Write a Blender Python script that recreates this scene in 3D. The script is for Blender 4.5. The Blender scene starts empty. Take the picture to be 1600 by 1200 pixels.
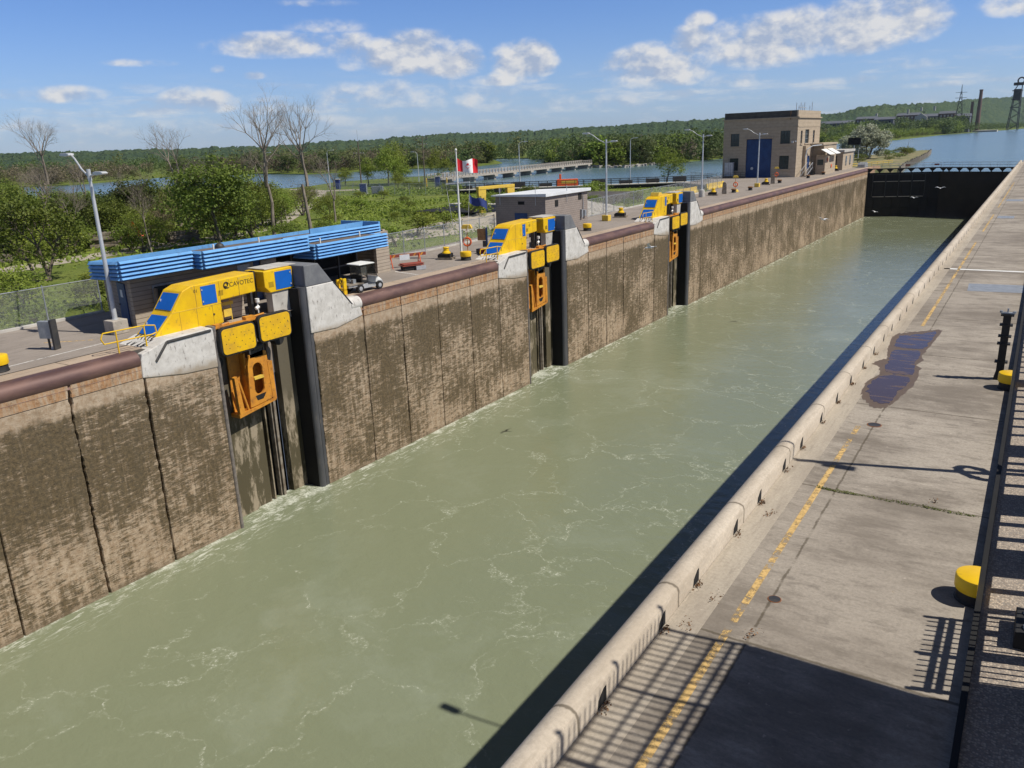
import bpy, math, random
import numpy as np
from mathutils import Matrix, Vector
PI = math.pi
R_ = math.radians
S = bpy.context.scene
C = S.collection

# ------------------------------------------------------------------ camera, sky, sun, exposure
cam = bpy.data.cameras.new('camera')
cam.sensor_width = 36.0
cam.lens = 28.35
cam.clip_end = 30000
cam.clip_start = 0.1
co = bpy.data.objects.new('camera', cam)
C.objects.link(co)
right, up, back = Vector((0.842324, 0.53778, -0.035834)), Vector((-0.12546, 0.260298, 0.957342)), Vector((-0.524167, 0.801896, -0.286725)) * -1
m = Matrix((right, up, back)).transposed().to_4x4()
m.translation = Vector((34.4, 0, 8.7))
co.matrix_world = m
S.camera = co
S.view_settings.view_transform = 'Standard'
S.view_settings.look = 'None'
S.view_settings.exposure = 0.08
S.view_settings.gamma = 1.0

SUN_EL = R_(52.5)
SUN_DIR = Vector((0.961 * math.cos(SUN_EL), 0.276 * math.cos(SUN_EL), math.sin(SUN_EL)))   # towards the sun
sl = bpy.data.lights.new('sun', 'SUN')
sl.energy = 4.9
sl.angle = R_(0.5)
sl.color = (1.0, 0.94, 0.84)
so = bpy.data.objects.new('sun', sl)
so.rotation_euler = SUN_DIR.to_track_quat('Z', 'Y').to_euler()
C.objects.link(so)


class NT:
    """small helper to write node trees"""
    def __init__(s, tree):
        s.t = tree
        s.t.nodes.clear()

    def n(s, typ, ins=None, **props):
        nd = s.t.nodes.new(typ)
        for k, v in props.items():
            setattr(nd, k, v)
        for k, v in (ins or {}).items():
            sock = nd.inputs[k]
            if isinstance(v, bpy.types.NodeSocket):
                s.t.links.new(v, sock)
            elif v is not None:
                if isinstance(v, (tuple, list)) and len(v) == 3 and sock.type == 'RGBA':
                    v = (*v, 1)
                sock.default_value = v
        return nd

    def m(s, op, a, b=None, c=None, clamp=False):
        d = {0: a}
        if b is not None: d[1] = b
        if c is not None: d[2] = c
        return s.n('ShaderNodeMath', d, operation=op, use_clamp=clamp).outputs[0]

    def mix(s, f, a, b, blend='MIX'):
        nd = s.n('ShaderNodeMix', None, data_type='RGBA', blend_type=blend)
        for i, v in ((0, f), (6, a), (7, b)):
            if isinstance(v, bpy.types.NodeSocket): s.t.links.new(v, nd.inputs[i])
            else: nd.inputs[i].default_value = (*v, 1) if (isinstance(v, (tuple, list)) and len(v) == 3) else v
        return nd.outputs[2]

    def ramp(s, f, lo, hi):
        """smooth 0..1 between lo and hi"""
        nd = s.n('ShaderNodeMapRange', {0: f, 1: lo, 2: hi, 3: 0.0, 4: 1.0}, interpolation_type='SMOOTHSTEP')
        return nd.outputs[0]

    def noise(s, vec, scale, detail=4, rough=0.55, dist=0.0):
        return s.n('ShaderNodeTexNoise', {'Vector': vec, 'Scale': scale, 'Detail': detail, 'Roughness': rough, 'Distortion': dist}).outputs[0]

    def scl(s, vec, sc):
        return s.n('ShaderNodeVectorMath', {0: vec, 1: sc}, operation='MULTIPLY').outputs[0]

    def comb(s, x, y, z):
        return s.n('ShaderNodeCombineXYZ', {0: x, 1: y, 2: z}).outputs[0]


# ---- world: Nishita sky with procedural cumulus laid out by direction
W = bpy.data.worlds.new('World')
S.world = W
W.use_nodes = True
t = NT(W.node_tree)
sky = t.n('ShaderNodeTexSky', sky_type='NISHITA', sun_disc=False, sun_elevation=SUN_EL,
          sun_rotation=math.atan2(SUN_DIR.x, SUN_DIR.y), altitude=200, air_density=1.0, dust_density=0.3, ozone_density=4.0)
tc = t.n('ShaderNodeTexCoord').outputs['Generated']
sp = t.n('ShaderNodeSeparateXYZ', {0: tc})
az = t.m('MULTIPLY', t.m('ARCTAN2', sp.outputs[0], sp.outputs[1]), 57.2958)
el = t.m('MULTIPLY', t.m('ARCSINE', sp.outputs[2]), 57.2958)
base = t.comb(az, t.m('MULTIPLY', el, 1.5), 0.0)
n1 = t.noise(base, 0.42, 8, 0.56)
n1b = t.noise(t.n('ShaderNodeVectorMath', {0: base, 1: (0.35, 0.75, 0)}, operation='ADD').outputs[0], 0.42, 8, 0.56)
n2 = t.noise(base, 0.16, 3, 0.5)
wx = t.m('MULTIPLY', t.m('SUBTRACT', n2, 0.5), 2.4)
blobs = [  # azimuth, elevation, half width, half height, strength
    (-47.3, 6.3, 3.6, 0.75, .8), (-42.5, 6.2, 3.8, 0.8, .6), (-39.2, 5.6, 3.6, 1.25, 1.0), (-36.6, 5.0, 2.0, 1.0, 1.0), (-44.2, 7.4, 2.2, .5, .35),
    (-31.6, 5.0, 1.9, 1.15, 1.1), (-33.0, 4.0, 2.2, .5, .6),
    (-22.8, 4.2, 3.0, 1.35, .95), (-20.6, 5.6, 1.6, 1.0, .8), (-20.2, 6.9, .9, .55, .5),
    (-16.4, 5.2, 3.2, 1.5, 1.05), (-13.5, 5.6, 2.8, 1.4, 1.0), (-10.8, 5.7, 2.8, 1.5, 1.05), (-8.2, 6.1, 2.0, 1.5, 1.0), (-17.6, 3.2, 2.0, .5, .45),
    (-52.6, 3.1, 2.2, .8, .7), (-54.5, 3.0, 1.6, .4, .5), (-60.2, 3.6, 2.4, .5, .55), (-62.5, 1.9, 3.0, .5, .4), (-51.2, 5.0, .4, .3, .5), (-49.1, 4.6, .7, .25, .5),
    (-46.0, 2.6, 3.5, .5, .35), (-40.0, 3.2, 6.0, .9, .42), (-34.5, 2.8, 4.0, .8, .36), (-57, 1.6, 9.0, .7, .34), (-27, 2.3, 4.0, .6, .36), (-44, 1.7, 8.0, .5, .34),
    (-2.2, 6.5, 1.8, .9, .8), (-7.5, 3.6, 1.6, .35, .35), (-10.5, 2.9, 4.0, .28, .34), (-5.0, 2.4, 3.0, .22, .3), (-55.7, 5.4, 1.8, .25, .35), (-45, 8.8, 2.2, .25, .3)]
acc = None
for (a0, e0, wa, he, st) in blobs:
    wa, he = wa * 1.15, he * 1.18
    dx = t.m('DIVIDE', t.m('ADD', t.m('SUBTRACT', az, a0), t.m('MULTIPLY', wx, wa * 0.16)), wa)
    dy = t.m('DIVIDE', t.m('SUBTRACT', el, e0), he)
    # flatter under side: distances below the centre count more
    dy = t.m('MULTIPLY', dy, t.m('ADD', 1.0, t.m('MULTIPLY', t.m('LESS_THAN', dy, 0.0), 0.45)))
    d2 = t.m('ADD', t.m('MULTIPLY', dx, dx), t.m('MULTIPLY', dy, dy))
    v = t.m('MULTIPLY', t.m('SUBTRACT', 1.0, t.m('MULTIPLY', d2, 0.62)), st)
    acc = v if acc is None else t.m('MAXIMUM', acc, v)
# other parts of the sky carry scattered cloud too
gen = t.m('MULTIPLY', t.ramp(t.m('ABSOLUTE', t.m('ADD', az, 33.0)), 36.0, 50.0), t.m('MULTIPLY', t.ramp(n2, 0.5, 0.7), 0.8))
acc = t.m('MAXIMUM', acc, gen)
acc = t.m('MAXIMUM', acc, 0.0)
dens = t.ramp(t.m('ADD', acc, t.m('MULTIPLY', t.m('SUBTRACT', n1, 0.5), 2.4)), -0.05, 0.95)
dens = t.m('MULTIPLY', dens, t.ramp(acc, 0.0, 0.35))
shade = t.m('MULTIPLY', t.m('SUBTRACT', n1, n1b), 5.0)
wisp = t.m('MULTIPLY', t.ramp(t.noise(t.comb(t.m('MULTIPLY', az, 0.45), t.m('MULTIPLY', el, 2.6), 3.7), 0.5, 7, 0.65), 0.46, 0.72), t.m('MULTIPLY', t.ramp(el, 5.2, 2.5), t.ramp(el, 0.0, 1.2)))
dens = t.m('MAXIMUM', dens, t.m('MULTIPLY', wisp, 0.75))
lit = t.m('ADD', 0.52, shade, clamp=True)
lit = t.m('ADD', lit, t.m('MULTIPLY', t.m('SUBTRACT', 0.75, acc), 0.35), clamp=True)
ccol = t.mix(lit, (3.7, 4.4, 5.8), (7.4, 7.3, 7.2))
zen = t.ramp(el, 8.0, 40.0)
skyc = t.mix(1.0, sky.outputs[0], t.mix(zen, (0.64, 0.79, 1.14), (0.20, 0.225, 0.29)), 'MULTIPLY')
hz = t.ramp(el, 9.0, -1.0)
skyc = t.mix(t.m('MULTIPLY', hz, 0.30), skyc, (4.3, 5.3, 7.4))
low = t.ramp(el, 4.5, 0.5)
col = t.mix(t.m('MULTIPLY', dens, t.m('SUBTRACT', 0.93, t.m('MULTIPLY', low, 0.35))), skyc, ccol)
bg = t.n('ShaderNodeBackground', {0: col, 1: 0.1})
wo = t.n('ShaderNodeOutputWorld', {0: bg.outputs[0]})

# ------------------------------------------------------------------ materials
MATS = {}


def newmat(name):
    mt = bpy.data.materials.new(name)
    mt.use_nodes = True
    return mt, NT(mt.node_tree)


def finish(t, color, rough=0.8, metal=0.0, normal=None, spec=0.5, **kw):
    ins = {'Base Color': color, 'Roughness': rough, 'Metallic': metal, 'Specular IOR Level': spec}
    if normal is not None: ins['Normal'] = normal
    ins.update(kw)
    p = t.n('ShaderNodeBsdfPrincipled', ins)
    t.n('ShaderNodeOutputMaterial', {0: p.outputs[0]})
    return p


def bump(t, h, strength=0.3, dist=0.02):
    return t.n('ShaderNodeBump', {'Height': h, 'Strength': strength, 'Distance': dist}).outputs[0]


def mat(name, c1, c2=None, scale=2.0, rough=0.7, metal=0.0, b=0.15, bd=0.01, spec=0.4, dirt=None, dirt_amt=0.5, stretch=(1, 1, 1), emit=None):
    """painted or plain surface: two tones mixed by noise, optional dirt patches"""
    if name in MATS: return MATS[name]
    mt, t = newmat(name)
    oc = t.n('ShaderNodeTexCoord').outputs['Object']
    v = t.scl(oc, stretch)
    n = t.noise(v, scale, 6, 0.6)
    c2 = c2 or tuple(x * 0.8 for x in c1)
    col = t.mix(t.ramp(n, 0.35, 0.65), c1, c2)
    if dirt:
        d = t.ramp(t.noise(v, scale * 2.7, 7, 0.7), 0.62 - 0.2 * dirt_amt, 0.72)
        col = t.mix(d, col, dirt)
    r = t.m('ADD', rough - 0.08, t.m('MULTIPLY', n, 0.16))
    nf = t.noise(v, scale * 9, 4, 0.6)
    finish(t, col, r, metal, bump(t, nf, b, bd), spec)
    MATS[name] = mt
    return mt


def M_(k): return MATS[k]


mat('yellow_paint', (0.78, 0.50, 0.006), (0.68, 0.41, 0.010), 0.9, rough=0.45, b=0.05, dirt=(0.38, 0.24, 0.04), dirt_amt=0.30)
mat('faded_yellow', (0.72, 0.50, 0.06), (0.62, 0.42, 0.07), 2.0, rough=0.6, dirt=(0.25, 0.17, 0.06), dirt_amt=0.4)
mat('pad_yellow', (0.76, 0.46, 0.006), (0.62, 0.36, 0.02), 1.5, rough=0.5, dirt=(0.30, 0.20, 0.06), dirt_amt=0.35)
mat('orange_paint', (0.62, 0.27, 0.03), (0.48, 0.19, 0.025), 1.2, rough=0.55, dirt=(0.22, 0.10, 0.03), dirt_amt=0.6)
mat('blue_panel', (0.008, 0.12, 0.50), (0.006, 0.105, 0.44), 1.0, rough=0.45, b=0.02)
mat('fascia_blue', (0.15, 0.37, 0.69), (0.11, 0.30, 0.60), 0.8, rough=0.45, b=0.02, dirt=(0.10, 0.20, 0.34), dirt_amt=0.35)
mat('door_blue', (0.016, 0.055, 0.17), (0.012, 0.04, 0.13), 1.2, rough=0.5)
mat('dark_steel', (0.030, 0.031, 0.034), (0.05, 0.048, 0.045), 3, rough=0.55, b=0.1, dirt=(0.10, 0.06, 0.035), dirt_amt=0.2)
mat('nose_steel', (0.085, 0.088, 0.10), (0.12, 0.12, 0.13), 1.5, rough=0.42, metal=0.35, b=0.1, dirt=(0.20, 0.17, 0.14), dirt_amt=0.25, stretch=(1, 1, .3))
mat('edge_steel', (0.16, 0.145, 0.135), (0.24, 0.21, 0.19), 4, rough=0.6, metal=0.2, b=0.2, dirt=(0.10, 0.07, 0.05), dirt_amt=0.4)
mat('black_rubber', (0.012, 0.012, 0.013), (0.022, 0.021, 0.02), 3, rough=0.7)
mat('pale_steel', (0.52, 0.53, 0.54), (0.42, 0.43, 0.44), 2, rough=0.45, metal=0.3, b=0.05)
mat('lamp_metal', (0.60, 0.62, 0.64), (0.48, 0.50, 0.52), 1.2, rough=0.45, metal=0.35, b=0.05)
mat('galv_steel', (0.36, 0.38, 0.40), (0.27, 0.29, 0.31), 3, rough=0.5, metal=0.4, b=0.1)
mat('white_paint', (0.80, 0.80, 0.77), (0.70, 0.70, 0.66), 2, rough=0.5)
mat('cart_grey', (0.42, 0.43, 0.44), (0.36, 0.37, 0.38), 2, rough=0.4)
mat('safety_orange', (0.75, 0.12, 0.02), (0.60, 0.09, 0.02), 2, rough=0.55)
mat('barrier_red', (0.28, 0.06, 0.035), (0.20, 0.045, 0.03), 3, rough=0.7)
mat('flag_red', (0.72, 0.02, 0.03), (0.62, 0.015, 0.025), 1, rough=0.8)
mat('flag_white', (0.85, 0.85, 0.84), (0.78, 0.78, 0.78), 1, rough=0.8)
mat('flag_blue', (0.03, 0.05, 0.20), (0.02, 0.035, 0.14), 1, rough=0.8)
mat('wood_brown', (0.22, 0.12, 0.055), (0.15, 0.08, 0.04), 4, rough=0.8)
mat('timber_grey', (0.26, 0.23, 0.19), (0.15, 0.12, 0.09), 3, rough=0.9, b=0.3)
mat('block_yellow_tan', (0.30, 0.23, 0.14), (0.22, 0.17, 0.10), 3, rough=0.9)
mat('asphalt_roof', (0.17, 0.135, 0.11), (0.11, 0.09, 0.075), 0.6, rough=0.95, b=0.3)
mat('white_roof', (0.72, 0.74, 0.76), (0.62, 0.64, 0.66), 0.6, rough=0.6)
mat('trunk_bark', (0.16, 0.13, 0.10), (0.10, 0.08, 0.06), 4, rough=0.95, b=0.6, bd=0.03, stretch=(1, 1, 0.25))
mat('dead_bark', (0.27, 0.23, 0.19), (0.17, 0.14, 0.11), 5, rough=0.95, b=0.4, bd=0.02, stretch=(1, 1, 0.3))
mat('concrete_block', (0.42, 0.38, 0.33), (0.32, 0.29, 0.25), 1.8, rough=0.9, b=0.4, dirt=(0.16, 0.14, 0.12), dirt_amt=0.4)
mat('pale_concrete', (0.50, 0.48, 0.44), (0.40, 0.38, 0.35), 1.2, rough=0.9, b=0.3, dirt=(0.2, 0.18, 0.16), dirt_amt=0.3)
mat('water_dark_concrete', (0.10, 0.09, 0.075), (0.05, 0.045, 0.04), 0.6, rough=0.8, b=0.4)
mat('gull_white', (0.80, 0.80, 0.80), (0.66, 0.67, 0.69), 6, rough=0.7)
mat('gull_grey', (0.30, 0.31, 0.33), (0.22, 0.23, 0.25), 6, rough=0.7)
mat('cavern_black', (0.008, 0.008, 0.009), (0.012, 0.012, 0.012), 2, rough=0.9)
mat('gate_steel', (0.012, 0.011, 0.010), (0.022, 0.018, 0.015), 0.5, rough=0.7, b=0.2)
mat('rust', (0.30, 0.11, 0.035), (0.18, 0.07, 0.03), 6, rough=0.85)
mat('lettering', (0.03, 0.025, 0.02), (0.03, 0.025, 0.02), 1, rough=0.6)
mat('label_white', (0.62, 0.64, 0.66), (0.55, 0.57, 0.6), 6, rough=0.6)
mat('stone_pale', (0.36, 0.34, 0.31), (0.24, 0.225, 0.20), 2.5, rough=0.95, b=0.5)
mat('brick_far', (0.16, 0.105, 0.085), (0.12, 0.08, 0.07), 0.05, rough=0.9)
mat('roof_far', (0.11, 0.12, 0.15), (0.08, 0.09, 0.11), 0.05, rough=0.8)
mat('pier_earth', (0.30, 0.235, 0.13), (0.13, 0.145, 0.055), 0.16, rough=0.95, b=0.5, dirt=(0.09, 0.11, 0.035), dirt_amt=0.9)
mat('red_cloth', (0.55, 0.10, 0.08), (0.4, 0.06, 0.05), 3, rough=0.8)


def glassmat():
    mt, t = newmat('dark_glass')
    oc = t.n('ShaderNodeTexCoord').outputs['Object']
    finish(t, t.mix(t.noise(oc, 1.1), (0.02, 0.03, 0.032), (0.05, 0.065, 0.065)), 0.12, 0, None, 0.6)
    MATS['dark_glass'] = mt
    mt, t = newmat('windscreen')
    finish(t, (0.10, 0.10, 0.09), 0.15, 0, None, 0.5, Alpha=0.55)
    MATS['windscreen'] = mt


glassmat()


def lock_wall_mat():
    """old board marked concrete: rust under the coping, pale band, brown algae streaks, paler near the water"""
    mt, t = newmat('lock_wall_concrete')
    oc = t.n('ShaderNodeTexCoord').outputs['Object']
    sp = t.n('ShaderNodeSeparateXYZ', {0: oc})
    y, z = sp.outputs[1], sp.outputs[2]
    nb = t.noise(oc, 0.25, 5, 0.6)
    fine = t.noise(oc, 3.0, 9, 0.75)
    c = t.mix(t.ramp(nb, 0.35, 0.65), (0.48, 0.385, 0.285), (0.40, 0.315, 0.23))
    c = t.mix(t.ramp(fine, 0.38, 0.66), c, (0.29, 0.205, 0.13))
    hs = t.noise(t.scl(oc, (0.6, 1.1, 5.2)), 1.1, 9, 0.78, 0.15)
    hf = t.noise(t.scl(oc, (1.0, 2.2, 15.0)), 1.0, 8, 0.72, 0.15)
    vs = t.noise(t.scl(oc, (1, 3.6, 0.30)), 0.9, 9, 0.76)
    big = t.noise(t.scl(oc, (1, .40, .5)), 0.55, 4, 0.6)
    # streaks inherit a tone of their own from panel to panel
    st = t.m('ADD', t.m('MULTIPLY', hs, 0.50), t.m('ADD', t.m('MULTIPLY', hf, 0.42), t.m('ADD', t.m('MULTIPLY', vs, 0.36), t.m('MULTIPLY', big, 0.36))))
    top = t.m('ADD', z, t.m('MULTIPLY', t.m('SUBTRACT', t.noise(t.comb(y, y, z), 0.9, 7, 0.75), 0.5), 1.5))
    hgt = t.ramp(z, -10.8, -2.0)
    below = t.ramp(top, -1.75, -2.15)
    thr = t.m('SUBTRACT', 0.835, t.m('MULTIPLY', hgt, 0.060))
    a = t.m('MULTIPLY', t.ramp(t.m('SUBTRACT', st, thr), -0.060, 0.035), below)
    algae = t.mix(t.ramp(t.noise(oc, 6, 7, 0.75), 0.38, 0.66), (0.045, 0.034, 0.016), (0.140, 0.103, 0.055))
    c = t.mix(t.m('MULTIPLY', a, 0.90), c, algae)
    dr = t.ramp(t.noise(t.scl(oc, (1, 4.0, 0.16)), 0.9, 6, 0.75), 0.60, 0.70)
    c = t.mix(t.m('MULTIPLY', t.m('MULTIPLY', t.m('MULTIPLY', dr, below), t.ramp(fine, .35, .6)), 0.6), c, (0.47, 0.37, 0.27))
    far = t.ramp(y, 95.0, 150.0)
    ds = t.ramp(t.noise(t.scl(oc, (1, 1.2, 0.12)), 0.9, 5, 0.7), 0.52, 0.66)
    c = t.mix(t.m('MULTIPLY', t.m('MULTIPLY', ds, t.m('MAXIMUM', far, 0.38)), 0.7), c, (0.085, 0.07, 0.045))
    jl = t.m('ABSOLUTE', t.m('SUBTRACT', t.m('FRACT', t.m('ADD', t.m('DIVIDE', z, 1.55), t.m('MULTIPLY', nb, 0.12))), 0.5))
    jl = t.m('MULTIPLY', t.ramp(jl, 0.014, 0.004), t.ramp(hs, 0.42, 0.6))
    c = t.mix(t.m('MULTIPLY', jl, 0.6), c, (0.07, 0.05, 0.03))
    crk = t.m('MULTIPLY', t.ramp(hf, 0.40, 0.34), t.ramp(z, -1.3, -2.4))
    c = t.mix(t.m('MULTIPLY', crk, 0.65), c, (0.07, 0.05, 0.028))
    pit = t.m('MULTIPLY', t.ramp(t.noise(t.scl(oc, (1, 1, 2.2)), 7, 7, 0.8), 0.56, 0.64), t.ramp(z, -1.3, -2.4))
    c = t.mix(t.m('MULTIPLY', pit, 0.55), c, (0.09, 0.065, 0.04))
    # rust run-off below the coping
    rn = t.noise(t.scl(oc, (1, 3, 0.5)), 1.5, 6, 0.7)
    rust = t.m('MULTIPLY', t.ramp(z, -1.26, -1.20), t.ramp(rn, 0.36, 0.60))
    c = t.mix(t.m('MULTIPLY', rust, 0.75), c, (0.37, 0.185, 0.075))
    c = t.mix(t.m('MULTIPLY', t.m('MULTIPLY', t.ramp(z, -1.26, -1.20), t.ramp(fine, 0.50, 0.66)), 0.6), c, (0.17, 0.085, 0.04))
    drip = t.m('MULTIPLY', t.ramp(t.m('ADD', z, t.m('MULTIPLY', rn, 1.8)), -0.9, -0.1), t.ramp(rn, 0.58, 0.72))
    c = t.mix(t.m('MULTIPLY', drip, 0.6), c, (0.38, 0.17, 0.06))
    # wet line above the water
    c = t.mix(t.m('MULTIPLY', t.ramp(z, -10.45, -10.8), 0.5), c, (0.16, 0.12, 0.08))
    h = t.m('ADD', t.m('MULTIPLY', fine, 0.6), t.m('ADD', t.m('MULTIPLY', hs, 0.9), t.m('MULTIPLY', crk, -1.0)))
    finish(t, c, 0.88, 0, bump(t, h, 0.7, 0.05), 0.3)
    MATS['lock_wall_concrete'] = mt


lock_wall_mat()


def white_conc(name, c1, c2, c3, spall=0.60):
    mt, t = newmat(name)
    oc = t.n('ShaderNodeTexCoord').outputs['Object']
    z = t.n('ShaderNodeSeparateXYZ', {0: oc}).outputs[2]
    n = t.noise(oc, 1.3, 7, 0.7)
    c = t.mix(t.ramp(n, 0.35, 0.65), c1, c2)
    sv = t.noise(t.scl(oc, (1, 2.2, 0.9)), 2.4, 8, 0.75)
    c = t.mix(t.ramp(sv, spall, spall + 0.08), c, c3)
    edge = t.m('ADD', z, t.m('MULTIPLY', t.m('SUBTRACT', n, 0.5), 1.2))
    c = t.mix(t.ramp(edge, -1.1, -1.6), c, (0.33, 0.28, 0.22))
    finish(t, c, 0.85, 0, bump(t, sv, 0.5, 0.03), 0.3)
    MATS[name] = mt


white_conc('painted_concrete', (0.62, 0.60, 0.57), (0.48, 0.46, 0.43), (0.27, 0.25, 0.23), 0.56)
white_conc('grey_painted_concrete', (0.13, 0.135, 0.15), (0.18, 0.185, 0.195), (0.36, 0.35, 0.33), 0.66)


def recess_mat():
    mt, t = newmat('recess_concrete')
    oc = t.n('ShaderNodeTexCoord').outputs['Object']
    z = t.n('ShaderNodeSeparateXYZ', {0: oc}).outputs[2]
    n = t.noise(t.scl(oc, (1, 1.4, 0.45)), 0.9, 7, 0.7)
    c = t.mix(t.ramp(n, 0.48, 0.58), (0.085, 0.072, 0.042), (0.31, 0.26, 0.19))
    c = t.mix(t.ramp(z, -6.2, -4.2), c, (0.115, 0.10, 0.07))  # shade under the pads painted in: upper recess mixed to a darker tone
    f = t.noise(oc, 5, 7, 0.7)
    c = t.mix(t.ramp(f, 0.55, 0.8), c, (0.09, 0.08, 0.06))
    finish(t, c, 0.85, 0, bump(t, f, 0.5, 0.03), 0.3)
    MATS['recess_concrete'] = mt


recess_mat()


def coping_mat():
    mt, t = newmat('coping_steel')
    oc = t.n('ShaderNodeTexCoord').outputs['Object']
    n = t.noise(t.scl(oc, (1, 0.35, 1)), 1.4, 7, 0.65)
    c = t.mix(t.ramp(n, 0.35, 0.65), (0.105, 0.060, 0.056), (0.165, 0.095, 0.080))
    s = t.noise(t.scl(oc, (1, 0.12, 4)), 4, 5, 0.7)
    c = t.mix(t.ramp(s, 0.68, 0.76), c, (0.36, 0.28, 0.24))
    finish(t, c, t.m('ADD', 0.42, t.m('MULTIPLY', n, 0.3)), 0.25, bump(t, n, 0.3, 0.03), 0.4)
    MATS['coping_steel'] = mt


coping_mat()


def deck_mat(name, base, dark, joints, slabx, streak=(0.25, 2.5, 1), tone=0.5, patch=0.5):
    mt, t = newmat(name)
    oc = t.n('ShaderNodeTexCoord').outputs['Object']
    sp = t.n('ShaderNodeSeparateXYZ', {0: oc})
    x, y = sp.outputs[0], sp.outputs[1]
    big = t.noise(oc, 0.22, 5, 0.6)
    st = t.noise(t.scl(oc, streak), 0.8, 7, 0.68)
    fine = t.noise(oc, 14, 6, 0.75)
    c = t.mix(t.ramp(t.m('ADD', t.m('MULTIPLY', big, 0.6), t.m('MULTIPLY', st, 0.4)), 0.42, 0.62), base, dark)
    c = t.mix(t.m('MULTIPLY', t.ramp(st, 0.5, 0.75), tone), c, dark)
    c = t.mix(t.m('MULTIPLY', t.ramp(t.noise(oc, 1.3, 7, 0.7), 0.56, 0.68), patch), c, tuple(v * 0.62 for v in dark))
    c = t.mix(t.m('MULTIPLY', t.ramp(fine, 0.35, 0.70), 0.42), c, tuple(v * 0.6 for v in dark))
    c = t.mix(t.m('MULTIPLY', t.ramp(t.noise(oc, 5.5, 5, 0.6), 0.66, 0.72), 0.5), c, tuple(min(1, v * 1.35) for v in base))
    md = t.noise(t.scl(oc, streak), 2.6, 8, 0.72)
    c = t.mix(t.m('MULTIPLY', t.ramp(md, 0.50, 0.66), 0.55), c, tuple(v * 0.72 for v in dark))
    c = t.mix(t.m('MULTIPLY', t.ramp(md, 0.44, 0.30), 0.45), c, tuple(min(1, v * 1.25) for v in base))
    wob = t.m('MULTIPLY', t.m('SUBTRACT', t.noise(oc, 1.6, 6, 0.7), 0.5), 0.10)
    wob2 = t.m('MULTIPLY', t.m('SUBTRACT', t.noise(oc, 9, 4, 0.7), 0.5), 0.05)
    jl = None
    for (p, off) in joints:
        f = t.m('MULTIPLY', t.m('ABSOLUTE', t.m('SUBTRACT', t.m('FRACT', t.m('DIVIDE', t.m('ADD', t.m('ADD', y, wob), p * 50 - off + p * 0.5), p)), 0.5)), p)
        l = t.ramp(t.m('ADD', f, wob2), 0.055, 0.012)
        # per slab tone
        cell = t.m('FLOOR', t.m('DIVIDE', t.m('ADD', y, p * 50 - off), p))
        w = t.n('ShaderNodeTexWhiteNoise', {'W': cell}, noise_dimensions='1D').outputs[0]
        c = t.mix(t.m('MULTIPLY', t.m('SUBTRACT', w, 0.2), 0.35, clamp=True), c, dark)
        jl = l if jl is None else t.m('MAXIMUM', jl, l)
    for xx in slabx:
        f = t.m('ABSOLUTE', t.m('SUBTRACT', t.m('ADD', x, wob), xx))
        l = t.m('MULTIPLY', t.ramp(t.m('ADD', f, wob2), 0.04, 0.01), t.ramp(st, 0.35, 0.5))
        jl = l if jl is None else t.m('MAXIMUM', jl, l)
    if jl is not None:
        c = t.mix(t.m('MULTIPLY', jl, 0.72), c, (0.07, 0.055, 0.035))
    finish(t, c, 0.85, 0, bump(t, fine, 0.35, 0.01), 0.3)
    MATS[name] = mt


deck_mat('right_deck_concrete', (0.385, 0.342, 0.288), (0.195, 0.168, 0.138), [(7.45, 12.6)], [30.95], streak=(0.6, 1.7, 1), tone=0.6)
deck_mat('curb_side_concrete', (0.43, 0.38, 0.31), (0.34, 0.295, 0.24), [], [], streak=(2.4, 0.3, 1), tone=0.3, patch=0.3)
deck_mat('curb_concrete', (0.54, 0.475, 0.39), (0.45, 0.385, 0.305), [(4.1, 9.0)], [], streak=(2, 0.3, 1), tone=0.25, patch=0.12)
deck_mat('left_asphalt', (0.31, 0.27, 0.235), (0.25, 0.215, 0.185), [], [], streak=(1.2, 0.3, 1), tone=0.4, patch=0.3)
deck_mat('left_edge_concrete', (0.46, 0.36, 0.27), (0.38, 0.30, 0.225), [(7.6, 3.0)], [], streak=(1.6, 0.3, 1), tone=0.3, patch=0.2)
deck_mat('terrace_strip', (0.34, 0.31, 0.27), (0.27, 0.245, 0.21), [], [], tone=0.2)


def aggregate_mat():
    mt, t = newmat('exposed_aggregate')
    oc = t.n('ShaderNodeTexCoord').outputs['Object']
    v = t.n('ShaderNodeTexVoronoi', {'Vector': oc, 'Scale': 26.0})
    c = t.mix(t.n('ShaderNodeSeparateXYZ', {0: v.outputs[1]}).outputs[0], (0.50, 0.42, 0.33), (0.20, 0.16, 0.13))
    c = t.mix(t.ramp(v.outputs[0], 0.35, 0.7), c, (0.24, 0.21, 0.18))
    c = t.mix(t.m('MULTIPLY', t.ramp(t.noise(oc, 0.8, 5, 0.6), 0.55, 0.75), 0.5), c, (0.14, 0.125, 0.11))
    finish(t, c, 0.85, 0, bump(t, t.m('SUBTRACT', 1.0, v.outputs[0]), 0.6, 0.01), 0.3)
    MATS['exposed_aggregate'] = mt


aggregate_mat()


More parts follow.
